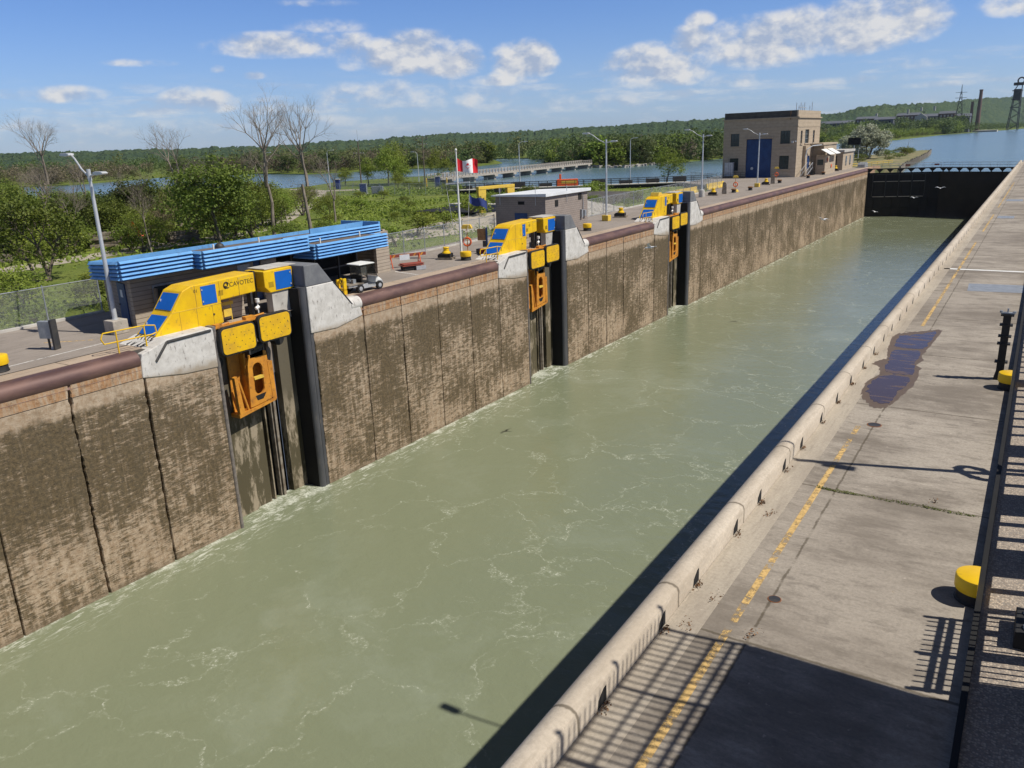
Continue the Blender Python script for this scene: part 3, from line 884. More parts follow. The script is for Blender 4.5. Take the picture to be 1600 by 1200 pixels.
def recess_parts(y0):
    """mooring recess: back wall with rail slots, shaded side wall, rounded steel corner, white corner blocks"""
    p = lw
    mb = MB()
    # back wall pieces between slots (x -1.6 .. -1.25)
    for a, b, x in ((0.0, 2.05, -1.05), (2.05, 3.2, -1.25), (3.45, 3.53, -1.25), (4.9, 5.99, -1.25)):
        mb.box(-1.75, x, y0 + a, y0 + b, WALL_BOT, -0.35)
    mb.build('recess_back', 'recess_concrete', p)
    mb = MB()
    mb.box(-2.2, -1.9, y0 + 3.0, y0 + 5.0, WALL_BOT, -0.35)
    mb.build('rail_slot', 'cavern_black', p)
    mb = MB()
    mb.box(-1.6, -1.30, y0 + 3.98, y0 + 4.04, WALL_BOT, -1.5)
    mb.box(-1.6, -1.22, y0 + 4.12, y0 + 4.28, WALL_BOT, -1.5)
    mb.box(-1.6, -1.40, y0 + 4.33, y0 + 4.38, WALL_BOT, -1.5)
    mb.build('rail', 'timber_grey', p)
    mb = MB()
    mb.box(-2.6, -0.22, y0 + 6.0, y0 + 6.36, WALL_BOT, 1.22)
    mb.build('recess_side', 'cavern_black', p)  # side wall turned from the sun: its shade is painted as flat black
    mb = MB()
    mb.tube((-0.22, y0 + 6.24, WALL_BOT), (-0.22, y0 + 6.24, 1.30), 0.24, n=20)
    mb.box(-.4, -.02, y0 + 6.4, y0 + 6.61, WALL_BOT, 1.0)
    mb.build('steel_corner', 'nose_steel', p, smooth=True)
    mb = MB()
    mb.tube((-0.02, y0 - 0.02, WALL_BOT), (-0.02, y0 - 0.02, 0.3), 0.11, n=12)
    mb.box(-0.5, 0.06, y0 - 0.12, y0 + 0.06, 0.18, 0.36)
    mb.build('steel_edge', 'edge_steel', p, smooth=True)
    for (yy, zz) in ((.35, -1.75), (4.55, -1.35)):
        MB().tube((-1.0, y0 + yy, zz), (-.55, y0 + yy, zz), .36, n=18).build('round_fender', 'black_rubber', p, bevel=.04)
    # recess left side wall
    mb = MB()
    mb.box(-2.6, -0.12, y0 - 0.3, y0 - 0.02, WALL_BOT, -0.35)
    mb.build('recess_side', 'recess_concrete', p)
    # white block left of the recess
    yz = [(y0 - 4.25, -1.25), (y0 - 4.2, -0.42), (y0 - 4.1, -0.12), (y0 - 3.5, 0.02), (y0 - 2.7, 0.28), (y0 - 0.05, 0.30), (y0 - 0.05, -1.75), (y0 - 2, -1.62)]
    MB().prism(yz, -2.6, 0.045, 'x').build('corner_block', 'painted_concrete', p, bevel=0.04)
    MB().path([(0.05, y0 - 3.45, -0.62), (0.05, y0 - 2.75, 0.16), (0.05, y0 - 0.25, 0.20)], 0.07, n=6).build('steel_channel', 'dark_steel', p)
    # sloping pier right of the recess: pale foot, dark grey cap
    foot = [(y0 + 6.42, -1.4), (y0 + 6.42, 1.28), (y0 + 8.55, 1.28), (y0 + 9.9, -0.30), (y0 + 10.6, -0.62), (y0 + 10.75, -1.15), (y0 + 8.5, -1.5)]
    MB().prism(foot, -2.4, 0.045, 'x').build('pier_foot', 'painted_concrete', p, bevel=0.04)
    cap = [(y0 + 6.38, 1.284), (y0 + 6.38, 2.5), (y0 + 7.5, 2.5), (y0 + 8.5, 1.284)]
    MB().prism(cap, -2.5, 0.02, 'x').build('pier_cap', 'grey_painted_concrete', p, bevel=0.05)
    MB().box(-1.5, -1.0, y0 + 4.8, y0 + 6.3, -0.4, 1.2).build('pier_screen', 'pale_concrete', p)
    MB().path([(0.06, y0 + 8.52, 1.28), (0.06, y0 + 9.95, -0.35)], 0.03, n=6).build('pier_edge', 'dark_steel', p)


for u in U0: recess_parts(u)
# walls of the lock past the gate
tag(box(-1.6, 0.0, 207.6, 222, -4, 0.0).build('approach_wall', 'lock_wall_concrete'), 'short concrete approach wall beyond the lock gate, left bank', 'wall')

# ---- right lock wall with rounded concrete curb
rw = thing('lock_wall', 'right-hand concrete lock wall topped by a rounded curb beside the walkway', 'lock wall')
box(29.0, 29.47, -30, 230, WALL_BOT, 0.05).build('wall_face', 'lock_wall_concrete', rw)
prof = [(29.47, -0.4), (28.95, -0.4), (28.95, 0.02)]
for k in range(11):
    an = R_(180 - 9.0 * k)
    prof.append((29.27 + 0.32 * math.cos(an), 0.10 + 0.36 * math.sin(an)))
prof += [(29.36, 0.45), (29.45, 0.41), (29.482, 0.33), (29.482, -0.4)]
MB().prism(prof, -30, 230, 'y').build('curb', 'curb_concrete', rw, smooth=True)
sc_y = [5.2, 7.5, 9.81, 12.28, 14.05, 16.58, 18.44, 20.71, 22.57, 25.03, 27.3, 29.62]
while sc_y[-1] < 110: sc_y.append(sc_y[-1] + 2.3 + rnd.uniform(-.15, .15))
for y in sc_y:
    MB().prism([(y - 0.16, 0.012), (y - 0.13, 0.17), (y + 0.05, 0.29), (y + 0.15, 0.30), (y + 0.16, 0.012)], 29.44, 29.486, 'x').build('scupper', 'cavern_black', rw)
v = []
rs = np.random.default_rng(3)
for y in sc_y[:14]:
    k = rs.integers(25, 60)
    v.append(np.stack([29.53 + np.abs(rs.normal(0, .05, k)), y - .05 + rs.normal(0, .09, k), 0.02 + np.abs(rs.normal(0, .03, k))], 1))
for (x, y) in ((29.85, 12.6), (30.0, 13.7), (31.0, 12.9), (29.9, 17.9), (33.1, 20.4)):
    v.append(np.stack([x + rs.normal(0, .07, 22), y + rs.normal(0, .12, 22), 0.02 + np.abs(rs.normal(0, .02, 22))], 1))
v = np.concatenate(v)
vv, ff = leaves(rs, v, rs.uniform(.012, .035, len(v)))
tag(cloud_mesh('debris', vv, ff, 'wood_brown'), kind='stuff')

# weeds in the deck joint near y = 20
k = 900
tx = rs.beta(1.2, 1.6, k)
cx_ = 30.5 + tx * 3.7
v = np.stack([cx_, 19.96 + rs.normal(0, .022, k) + 0.02 * np.sin(cx_ * 5), np.abs(rs.normal(0, .03, k))], 1)
v = v[rs.random(k) < 0.4 + 0.6 * (np.sin(v[:, 0] * 2.1) > 0)]
vv, ff = leaves(rs, v, rs.uniform(.010, .028, len(v)))
tag(cloud_mesh('weeds', vv, ff, 'leaf_mid'), kind='stuff')

# ---- paint, puddle and patches on the decks
mb = MB()
for a, b in ((4.0, 12.85), (13.1, 24.0), (24.4, 25.2), (40.3, 72.6), (80, 96), (104, 150)):
    mb.add([(30.48, a, .004), (30.62, a, .004), (30.62, b, .004), (30.48, b, .004)], [(0, 1, 2, 3)])
struct(mb.build('yellow_marking_line', 'worn_yellow_line'))
mb = MB()
mb.add([(29.72, 57.9, .004), (40, 58.0, .004), (40, 58.35, .004), (29.72, 58.3, .004)], [(0, 1, 2, 3)])
struct(mb.build('white_marking_line', 'white_paint'))
mb = MB()
mb.add([(31.6, 50.3, .004), (34.2, 50.6, .004), (34.2, 53.1, .004), (31.5, 52.8, .004)], [(0, 1, 2, 3)])
mb.add([(30.9, 113, .004), (32.6, 113, .004), (32.6, 116, .004), (30.9, 116, .004)], [(0, 1, 2, 3)])
mb.add([(31.0, 92, .004), (32.4, 92, .004), (32.4, 94.5, .004), (31.0, 94.5, .004)], [(0, 1, 2, 3)])
struct(mb.build('deck_patch_marking', 'galv_steel'))
mb = MB()
for _ in range(60):
    x, y = 33.0 + rnd.gauss(0, .45), 15.2 + rnd.gauss(0, .9)
    r = rnd.uniform(.015, .06)
    mb.add([(x - r, y - r, .004), (x + r * 1.3, y - r * .6, .004), (x + r, y + r, .004), (x - r * .7, y + r * 1.2, .004)], [(0, 1, 2, 3)])
struct(mb.build('paint_spot_marking', 'paint_flecks'))


def blob_outline(pts, seed, j=0.05, sub=5, grow=0.0):
    r = random.Random(seed)
    cx_ = sum(p[0] for p in pts) / len(pts)
    cy_ = sum(p[1] for p in pts) / len(pts)
    out = []
    n = len(pts)
    for i in range(n):
        p0, p1, p2, p3 = (pts[(i + q) % n] for q in (-1, 0, 1, 2))
        for s_ in range(sub):
            u = s_ / sub
            q = []
            for a, b, c_, d in zip(p0, p1, p2, p3):
                q.append(0.5 * ((2 * b) + (-a + c_) * u + (2 * a - 5 * b + 4 * c_ - d) * u * u + (-a + 3 * b - 3 * c_ + d) * u ** 3))
            dx, dy = q[0] - cx_, q[1] - cy_
            L = math.hypot(dx, dy)
            g = grow + r.gauss(0, j)
            out.append((q[0] + dx / L * g, q[1] + dy / L * g))
    return out


pud = [(29.75, 38.0), (30.5, 38.9), (31.35, 39.6), (31.3, 37.2), (31.15, 34.2), (31.38, 31.2), (31.2, 28.8), (30.95, 27.5), (30.5, 27.6), (30.08, 28.6), (29.95, 30.2), (30.2, 31.6), (29.92, 32.8), (30.05, 34.0), (29.85, 35.6)]
sheet('damp_ground', blob_outline(pud, 5, 0.075, 9, 0.13), 0.005, 'damp_concrete')
pd = thing('puddle', 'long shallow puddle in three parts on the walkway beside the curb', 'puddle')
for q, pts in enumerate(([(29.95, 37.9), (30.6, 38.5), (31.2, 39.3), (31.2, 37.4), (31.08, 35.95), (30.2, 35.8), (29.98, 36.3)],
                         [(30.12, 35.2), (31.05, 35.35), (31.1, 33.6), (31.2, 31.8), (30.4, 31.7), (30.2, 32.6), (30.12, 34.0)],
                         [(30.35, 31.2), (31.2, 31.3), (31.15, 29.4), (31.0, 27.9), (30.55, 27.9), (30.2, 28.8), (30.1, 30.2)])):
    ol = blob_outline(pts, 20 + q, 0.055, 6, -0.02)
    MB().add([(x, y, 0.009) for x, y in ol], [tuple(range(len(ol)))]).build('pool', 'puddle_water', pd)
for (x, y, r, nm) in ((30.95, 25.5, .21, 'round iron manhole cover between puddle and yellow line'), (31.0, 14.25, .13, 'small round drain cover right of the yellow line')):
    t_ = thing('manhole_cover', nm, 'manhole cover', (x, y, 0))
    MB().lathe([(r, 0.0), (r, 0.008), (r * .96, 0.010)], n=28).build('rim', 'rust', t_)
    MB().lathe([(r * .88, 0.0), (r * .88, 0.013)], n=28).build('lid', 'dark_steel', t_)

# ---- raised exposed-aggregate terrace at the right with a rail fence
tr_ = thing('raised_terrace', 'raised exposed-aggregate terrace along the right edge of the walkway', 'terrace')
box(34.41, 60, -30, 230, 0.0, 0.14).build('paving', 'exposed_aggregate', tr_)
box(34.31, 34.407, -30, 230, 0.0, 0.21).build('edging', 'cavern_black', tr_)
# fence standing on the terrace just right of the frame: its pickets throw the ladder of shadows
fn = thing('picket_fence', 'dark steel fence of broad flat pickets on the raised terrace', 'fence', (35.50, 0, 0.14))
pk = [float(y) for y in np.arange(8.6, 46.0, 0.80)]
solid = [(9.4, 10.9), (12.3, 13.4), (17.2, 18.5), (20.3, 21.6), (24.3, 25.3), (31.4, 32.4)]
for y in pk:
    if any(a - .3 < y < b + .3 for a, b in solid): continue
    MB().box(-0.03, 0.03, y - 0.10, y + 0.10, 0.0, 1.37).build('picket', 'dark_steel', fn)
for a, b in solid: MB().box(-0.02, 0.02, a, b, 0.03, 1.37).build('panel', 'dark_steel', fn)
MB().box(-0.04, 0.04, 6, 47, 1.37, 1.47).build('rail', 'dark_steel', fn)
fs_ = thing('tall_fence', 'tall dark fence section with thin upright bars by the platform', 'fence', (35.62, 0, 0.14))
for y in np.arange(13.3, 15.6, 0.165): MB().tube((0, y, 0), (0, y, 2.58), 0.02, n=6).build('bar', 'black_rubber', fs_)
for z in (2.02, 2.24): MB().box(-0.03, 0.03, 13.2, 15.65, z, z + 0.08).build('rail', 'black_rubber', fs_)
for y in (13.25, 14.35, 15.6): MB().box(-0.035, 0.035, y - .035, y + .035, 0, 2.66).build('post', 'black_rubber', fs_)
jb = thing('junction_box', 'black box with two white domed lights on the terrace at the right edge', 'electrical box', (35.12, 15.0, .14))
MB().box(-.18, .3, -.55, .35, 0, .32).build('box', 'black_rubber', jb, bevel=.02)
MB().lathe([(.15, .32), (.15, .36), (.09, .42)], .08, .15, 14).build('dome_light', 'white_paint', jb, smooth=True)
MB().lathe([(.15, .32), (.15, .36), (.09, .42)], .08, -.35, 14).build('dome_light', 'galv_steel', jb, smooth=True)

# observation platform the picture is taken from: floor, posts and railing (its shadow falls on the walkway)
op = thing('viewing_platform', 'raised viewing platform with curled railings behind the camera', 'platform', (0, 0, 0))
PX, PY, PH = 36.15, 14.0, 7.1
box(PX, 44, -14, PY, PH - 0.3, PH).build('floor_slab', 'concrete_block', op)
MB().box(PX + .6, PX + 1.0, PY - 1, PY - .6, 0.43, PH - 0.3).box(43, 43.4, PY - 1, PY - .6, 0.43, PH - 0.3).box(PX + .6, PX + 1.0, -10, -9.6, 0.43, PH - 0.3).build('post', 'concrete_block', op)
mb = MB()
yy = PY
while yy > 3.0:
    pts = [(PX - .02, yy, PH - .15), (PX - .1, yy, PH + .5), (PX - .35, yy, PH + .85), (PX - .65, yy, PH + 1.1), (PX - .72, yy, PH + 1.3)]
    mb.path(pts, 0.021, n=5)
    yy -= 0.17
mb.build('railing_bars', 'black_rubber', op)
mb = MB()
for (x, z, r) in ((-.1, .5, .035), (-.62, 1.08, .04), (-.05, .12, .04), (-.35, .85, .03)): mb.tube((PX + x, 3, PH + z), (PX + x, PY, PH + z), r, n=6)
for y in (PY, PY - 1.9, PY - 3.8, PY - 5.7):
    mb.path([(PX - .02, y, PH - .15), (PX - .12, y, PH + .5), (PX - .36, y, PH + .85), (PX - .68, y, PH + 1.1), (PX - .8, y, PH + 1.35), (PX - .7, y, PH + 1.5)], 0.045, n=6)
mb.build('railing_rail', 'black_rubber', op)
# lamp post with a life ring, standing on the terrace out of frame


def double_lamp(name, label, loc, H=8.6, base='block', group=None, rz=0.0, a1=(-2.6, 0.75), a2=(1.0, 0.05)):
    o = thing(name, label, 'street lamp', loc, rz, group)
    b = 0.0
    if base == 'block':
        MB().prism([(-.42, -.42), (.42, -.42), (.42, .42), (-.42, .42)], 0, .72, 'z').build('base_block', 'concrete_block', o, bevel=.04)
        b = .72
    elif base == 'yellow':
        MB().box(-.38, .38, -.38, .38, 0, .62).build('base_block', 'faded_yellow', o, bevel=.03)
        b = .62
    elif base == 'round':
        MB().lathe([(.42, 0), (.42, 1.0), (.38, 1.05)], n=24).build('base_block', 'pale_concrete', o, smooth=True)
        b = 1.05
    mb = MB()
    mb.lathe([(.17, b), (.17, b + .03), (.125, b + .04), (.118, b + .7), (.075, H)], n=14)
    mb.build('pole', 'lamp_metal', o, smooth=True)
    mb = MB()
    mb.path([(0, 0, H - .35), (a1[0] * .35, 0, H + .05), (a1[0] * .62, 0, H + a1[1] * .72), (a1[0] * .8, 0, H + a1[1])], .045, n=8)
    mb.path([(0, 0, H - .3), (a2[0] * .6, 0, H - .18)], .045, n=8)
    mb.tube((0, 0, H - .5), (0, 0, H + .05), .10, n=10)
    mb.build('arm', 'lamp_metal', o, smooth=True)
    for sx, z, d in ((a1[0] * .78, H + a1[1], -1), (a2[0] * .5, H - .16, 1)):
        pr = [(0, -.05), (.25, -.10), (.75, -.06), (.85, .0), (.7, .08), (.2, .09), (0, .05)]
        MB().prism([(sx + d * u, z + w) for u, w in pr], -.16, .16, 'y').build('lamp_head', 'lamp_metal', o, bevel=.03)
    return o


l0 = double_lamp('street_lamp', 'tall double lamp post on the raised terrace at the right', (36.6, 23.6, .30), 9.1, 'none')
lb = thing('life_ring', 'orange life ring hung high on the right-hand lamp post', 'life ring', (36.35, 23.5, 3.35), R_(38))


def torus(mb, R, r, axis='y', n=24, k=8):
    vs, fs = [], []
    for i in range(n):
        a = 2 * PI * i / n
        for j in range(k):
            b = 2 * PI * j / k
            rr = R + r * math.cos(b)
            u, w, h = rr * math.cos(a), rr * math.sin(a), r * math.sin(b)
            vs.append({'y': (u, h, w), 'x': (h, u, w), 'z': (u, w, h)}[axis])
    for i in range(n):
        for j in range(k):
            fs.append((i * k + j, ((i + 1) % n) * k + j, ((i + 1) % n) * k + (j + 1) % k, i * k + (j + 1) % k))
    return mb.add(vs, fs)


torus(MB(), .46, .10, 'x').build('ring', 'safety_orange', lb, smooth=True)
for a in (45, 135, 225, 315):
    c_, s_ = math.cos(R_(a)) * .46, math.sin(R_(a)) * .46
    MB().box(-.11, .11, c_ - .06, c_ + .06, s_ - .06, s_ + .06).build('band', 'white_paint', lb)


# ---- bollards
def half(mb, prof, n=26):
    vs, fs = [], []
    for (r, z) in prof:
        for i in range(n + 1):
            a = PI / 2 + PI * i / n
            vs.append((r * math.cos(a), r * math.sin(a), z))
    m_ = n + 1
    for k in range(len(prof) - 1):
        for i in range(n): fs.append((k * m_ + i, k * m_ + i + 1, (k + 1) * m_ + i + 1, (k + 1) * m_ + i))
    fs += [tuple(range(m_))[::-1], tuple((len(prof) - 1) * m_ + i for i in range(m_)), tuple([k * m_ for k in range(len(prof))] + [k * m_ + n for k in range(len(prof))][::-1])]
    return mb.add(vs, fs)


def bollard(label, loc, r=.40, h=.62, sc=1.0, group='yellow topped mooring bollards', cut=False):
    o = thing('bollard', label, 'bollard', loc, 0 if cut else rnd.uniform(0, 3), group)
    if cut:
        half(MB(), [(r * 1.0, 0), (r * 1.02, .04 * h), (r * .94, .1 * h), (r * .92, .42 * h)]).build('drum', 'black_rubber', o, smooth=True)
        half(MB(), [(r * .92, .42 * h), (r * 1.02, .44 * h), (r * 1.05, .5 * h), (r * 1.05, .92 * h), (r * 1.02, .98 * h), (r * .96, h)]).build('cap', 'yellow_paint', o, smooth=True)
        return o
    MB().lathe([(r * 1.0, 0), (r * 1.02, .04 * h), (r * .94, .1 * h), (r * .92, .42 * h)], n=28).build('drum', 'black_rubber', o, smooth=True)
    MB().lathe([(r * .92, .42 * h), (r * 1.02, .44 * h), (r * 1.05, .5 * h), (r * 1.05, .92 * h), (r * 1.02, .98 * h), (r * .96, h)], n=28).build('cap', 'yellow_paint', o, smooth=True)
    return o


bollard('nearest yellow-capped bollard at the right, half-round against the dark terrace edge', (34.308, 16.1, 0), .38, .52, cut=True)
bollard('yellow-capped bollard beside the black flanged post', (34.308, 31.35, 0), .38, .56, cut=True)
bollard('yellow-capped bollard cut by the left edge of the picture', (-2.75, 16.2, 0), .45, .72)
bollard('yellow-capped bollard below the red and white flag', (-3.0, 51.3, 0), .42, .68)
bollard('yellow-capped bollard right of the grey block hut', (-3.4, 72.6, 0), .42, .70)

# black post with bolted flanges
fp = thing('flanged_post', 'slim black post with bolted collars on the right walkway', 'post', (33.92, 32.45, 0))
MB().prism([(-.17, -.17), (.17, -.17), (.17, .17), (-.17, .17)], 0, .05, 'z').build('base_plate', 'black_rubber', fp)
MB().prism([(-.12, -.12), (.12, -.12), (.12, .12), (-.12, .12)], .05, 2.38, 'z').build('shaft', 'black_rubber', fp)
MB().add([(-.17, -.17, .05), (.17, -.17, .05), (.17, .17, .05), (-.17, .17, .05), (-.1, -.1, .4), (.1, -.1, .4), (.1, .1, .4), (-.1, .1, .4)], [(0, 1, 5, 4), (1, 2, 6, 5), (2, 3, 7, 6), (3, 0, 4, 7), (4, 5, 6, 7)]).build('foot', 'black_rubber', fp)
for z in (.62, 1.28, 1.55, 1.95, 2.30):
    MB().box(-.20, .20, -.15, .15, z, z + .05).build('collar', 'black_rubber', fp)
MB().box(-.22, .22, -.08, .08, 2.38, 2.42).tube((-.2, 0, 2.4), (-.2, 0, 2.47), .05, n=8).tube((.2, 0, 2.4), (.2, 0, 2.47), .05, n=8).tube((0, 0, 2.4), (0, 0, 2.56), .03, n=8).build('top_bracket', 'galv_steel', fp)

# ---- lock gate at the head of the chamber: two mitred steel leaves under a footbridge
def gate_leaf(x0, y0, x1, y1, label, frames):
    L = math.hypot(x1 - x0, y1 - y0)
    o = thing('lock_gate', label, 'lock gate', (x0, y0, 0), math.atan2(y1 - y0, x1 - x0))
    MB().box(0, L, 0, .5, -12.5, -1.0).build('skin', 'gate_steel', o)
    mb = MB()
    for x in np.linspace(0.1, L - .1, 9): mb.box(x - .09, x + .09, -.16, -.002, -12, -1.0)
    for z in (-1.25, -2.4, -4.6, -6.8, -9.0): mb.box(0, L, -.2, -.003, z - .10, z + .10)
    mb.build('ribs', 'gate_steel', o)
    if frames:
        mb = MB()
        for z in (-3.0, -6.4):
            for k in range(4): mb.box(1.55 + k * 2.75, 3.95 + k * 2.75, -.42, -.22, z, z + .13)
        mb.build('pale_beams', 'concrete_block', o)
        mb = MB()
        for k in range(5): mb.box(1.3 + k * 2.75, 1.45 + k * 2.75, -.34, -.18, -6.4, -1.4)
        mb.box(1.2, 13, -.34, -.18, -1.45, -1.3)
        mb.build('frame', 'dark_steel', o)
    mb = MB()
    for k in range(int(L / 2.2) + 1):
        x = .5 + k * 2.2
        mb.box(x - .1, x + .1, -.1, .1, -1.0, -.22)
        mb.prism([(x - .75, -.24), (x + .75, -.24), (x + .1, -.9), (x - .1, -.9)], -.06, .06, 'y')
    mb.build('brackets', 'gate_steel', o)
    MB().box(-.6, L, -.5, .9, -.22, -.04).build('footbridge', 'gate_steel', o)
    mb = MB()
    n = int(L / 1.7)
    for k in range(n + 1):
        x = -.4 + k * (L + .3) / n
        for y in (-.45, .85): mb.tube((x, y, -.04), (x, y, 1.02), .022, n=6)
    for z in (.5, 1.0):
        for y in (-.45, .85): mb.tube((-.4, y, z), (L, y, z), .02, n=6)
    mb.build('handrail', 'galv_steel', o)
    return o


gate_leaf(-0.2, 205.6, 14.6, 210.2, 'black steel lock gate leaf with pale beams, hinged at the left wall', True)
g2 = gate_leaf(29.2, 205.6, 14.75, 210.4, 'plain black steel lock gate leaf closing against the right wall', False)
for (a, lab) in (((8.0, 208.0), 'left'), ((13.7, 209.6), 'right')):
    o = box(-.5, .5, -.02, .02, 0, .35).build('gate_sign', 'barrier_red', None, loc=(a[0], a[1] - .55, .42), rot=(0, 0, .3))
    tag(o, 'small faded red sign on the gate footbridge rail, %s of two' % lab, 'sign')


# ------------------------------------------------------------------ vacuum mooring units (three alike)
def mooring_unit(y0, label, number, full=True):
    o = thing('mooring_unit', label, 'mooring machine', (0, y0, 0), 0, 'yellow and blue mooring units along the lock edge')
    XN, XF = -0.9, -2.45      # near and far sides of the housing
    k = 0.85 if number else 0.0
    # cab: slanted nose towards -y, sides flat
    side = [(-2.75, .22), (-1.62, 1.25), (-.85, 2.22), (-.35, 2.40), (3.65, 2.50), (3.65, 1.45), (1.35, 1.38), (1.30, .18)]
    if not full: side = [(-2.75, .22), (-1.62, 1.25), (-.85, 2.22), (-.35, 2.40), (3.2, 2.50), (3.2, 1.50), (1.55, 1.40), (1.45, .18)]
    MB().prism(side, XF, XN, 'x').build('housing', 'yellow_paint', o, bevel=.05)
    MB().box(XF - .02, XN + .012, -1.60, 1.34, 1.23, 1.26).build('housing_seam', 'faded_yellow', o)
    mb = MB()
    for yy in (-.15, 1.32, 2.55): mb.box(XN + .0005, XN + .006, yy, yy + .018, 1.28 if yy != 1.32 else 1.45, 2.38)
    for yy in (-1.2, -.2, .75): mb.box(XN + .0005, XN + .006, yy, yy + .014, .25, 1.22)
    mb.build('panel_seams', 'wood_brown', o)
    mb = MB()
    r = random.Random(2)
    for q in range(26):
        yy, zz = r.uniform(-.7, 3.5), r.choice([1.34, 2.3, 2.36])
        if yy > 1.2 or zz > 1.4: mb.tube((XN, yy, zz + .13 * (zz < 1.4)), (XN + .012, yy, zz + .13 * (zz < 1.4)), .018, n=6)
    mb.build('bolts', 'galv_steel', o)
    # windows on the slanted nose
    def slant(name, z0, z1, x0=-2.28, x1=-1.05):
        def at(z):
            return -2.75 + (z - .22) / (1.25 - .22) * 1.13 if z < 1.25 else -1.62 + (z - 1.25) / .97 * .77
        e = .03
        vs = []
        for z in (z0, z1):
            for x in (x0, x1): vs += [(x, at(z) - e, z + e * .6), (x, at(z) + .03, z)]
        mb = MB().add(vs, [(0, 2, 6, 4), (1, 5, 7, 3), (0, 1, 3, 2), (4, 6, 7, 5), (0, 4, 5, 1), (2, 3, 7, 6)])
        w = mb.build(name, 'blue_panel', o)
        MB().box(x0 + .1, x0 + .16, at((z0 + z1) / 2) - .07, at((z0 + z1) / 2) - .0, (z0 + z1) / 2 - .06, (z0 + z1) / 2 + .1).build('latch', 'pale_steel', w)
    slant('blue_panel', .34, 1.12)
    slant('blue_panel', 1.36, 2.10)
    # side panel
    a, b = (.2, 1.1) if number == '01' else (.9, 1.35)
    p = MB().box(XN, XN + .02, a, b, 1.33, 2.28).build('blue_panel', 'blue_panel', o)
    for z in (1.5, 2.1): MB().box(XN + .02, XN + .05, a + .02, a + .08, z - .04, z + .04).build('hinge', 'pale_steel', p)
    MB().tube((XN, 0.8, .75), (XN + .03, 0.8, .75), .05, n=10).build('cap', 'dark_steel', o)
    # vents
    mb = MB()
    for i in range(6):
        u = b + .12 + i * .055
        mb.prism([(u, 1.62), (u + .018, 1.62), (u + .038, 1.9), (u + .02, 1.9)], XN + .001, XN + .008, 'x')
    mb.build('vent', 'lettering', o)
    # second box beyond the gap
    g0 = 4.3
    MB().prism([(g0, 1.55), (g0, 2.42), (6.35, 2.45), (6.35, 1.22), (g0 + .35, 1.20)], XF, XN, 'x').build('rear_box', 'yellow_paint', o, bevel=.04)
    p2 = MB().box(XN, XN + .02, 5.05, 6.25, 1.32, 2.30).build('blue_panel', 'blue_panel', o)
    for z in (1.5, 2.15): MB().box(XN + .02, XN + .05, 6.1, 6.18, z - .04, z + .04).build('hinge', 'pale_steel', p2)
    mb = MB()
    for i in range(6): mb.box(XN + .001, XN + .008, g0 + .28 + i * .06, g0 + .30 + i * .06, 1.5, 1.8)
    mb.build('vent', 'lettering', o)
    MB().prism([(g0 + .3, 2.46), (6.9, 2.46), (6.9, 2.52), (g0 + .3, 2.52)], XF - .1, XN - .25, 'x').build('roof_plate', 'pale_concrete', o, bevel=.01)
    # columns in the gap, pulled up from the recess
    mb = MB()
    for y in (3.78, 4.12): mb.box(-1.9, -1.55, y, y + .13, -1.2, 2.45)
    mb.build('column', 'dark_steel', o)
    MB().box(-2.0, -1.95, 1.5, 3.6, .1, 1.4).build('back_board', 'shed_siding', o)
    MB().tube((-1.2, 3.9, .2), (-1.2, 3.9, .9), .03, n=8).tube((-1.2, 3.9, .8), (-1.2, 3.9, 1.0), .12, .12, n=12).tube((-1.2, 3.75, .45), (-1.2, 3.95, .55), .1, n=10).build('camera', 'white_paint', o, smooth=True)
    mb = MB()
    for y in (1.75, 2.35): mb.tube((-1.5, y, .1), (-1.5, y, 1.4), .03, n=6)
    mb.box(-1.55, -1.45, 1.6, 2.5, .95, 1.12)
    mb.box(-1.6, -1.4, 1.8, 2.3, .35, .75)
    mb.build('cylinder_group', 'faded_yellow', o)
    # vacuum pads
    for (yc, zc, w, h) in ((1.16, -.52, 2.28, 1.52), (3.62, -.36, 2.28, 1.50)):
        pts = rrect(yc, zc, w, h, .34)
        pad = MB().prism(pts, .10, .34, 'x').build('vacuum_pad', 'black_rubber', o, bevel=.03)
        pts = rrect(yc, zc, w - .2, h - .2, .22)
        MB().prism(pts, .34, .375, 'x').build('plate', 'pad_yellow', pad, bevel=.01)
        r = random.Random(4)
        mb = MB()
        for j, row in enumerate((.34, .12, -.12, -.34)):
            for q in range(4):
                uy = yc + (-.75 + q * .5) + (.1 if j % 2 else -.08)
                uz = zc + row + r.uniform(-.03, .03)
                mb.tube((.37, uy, uz), (.379, uy, uz), .028, n=8)
        mb.build('bolt_holes', 'lettering', pad)
        MB().box(-.5, .12, yc - .35, yc + .35, zc - .25, zc + .25).build('pad_mount', 'dark_steel', pad)
    # cross head above the pads
    mb = MB()
    mb.box(-.35, -.05, .1, 4.6, .16, .24)
    mb.box(-.4, -.1, .2, .6, .24, .36)
    mb.box(-.4, -.1, 2.1, 2.7, .24, .40)
    mb.tube((-.2, .1, .2), (-.2, 1.1, .3), .05, n=8)
    mb.tube((-.2, 2.3, .3), (-.2, 3.4, .36), .05, n=8)
    mb.build('cross_head', 'orange_paint', o)
    mb = MB()
    mb.prism([(2.2, -1.3), (3.1, -1.3), (3.1, -1.9), (2.2, -1.9)], -.9, -.3, 'x')
    mb.tube((-.25, 2.4, -1.35), (-.25, 3.0, -1.3), .16, n=12)
    mb.build('pivot', 'dark_steel', o)
    # orange lifting carriage with slotted plate
    outer, inner = [], []
    n = 40
    yc_, zc_ = 2.35, -3.15
    corner = [(3.3, -1.6), (2.15, -1.72), (1.98, -2.3), (1.85, -4.6), (3.5, -4.42)]
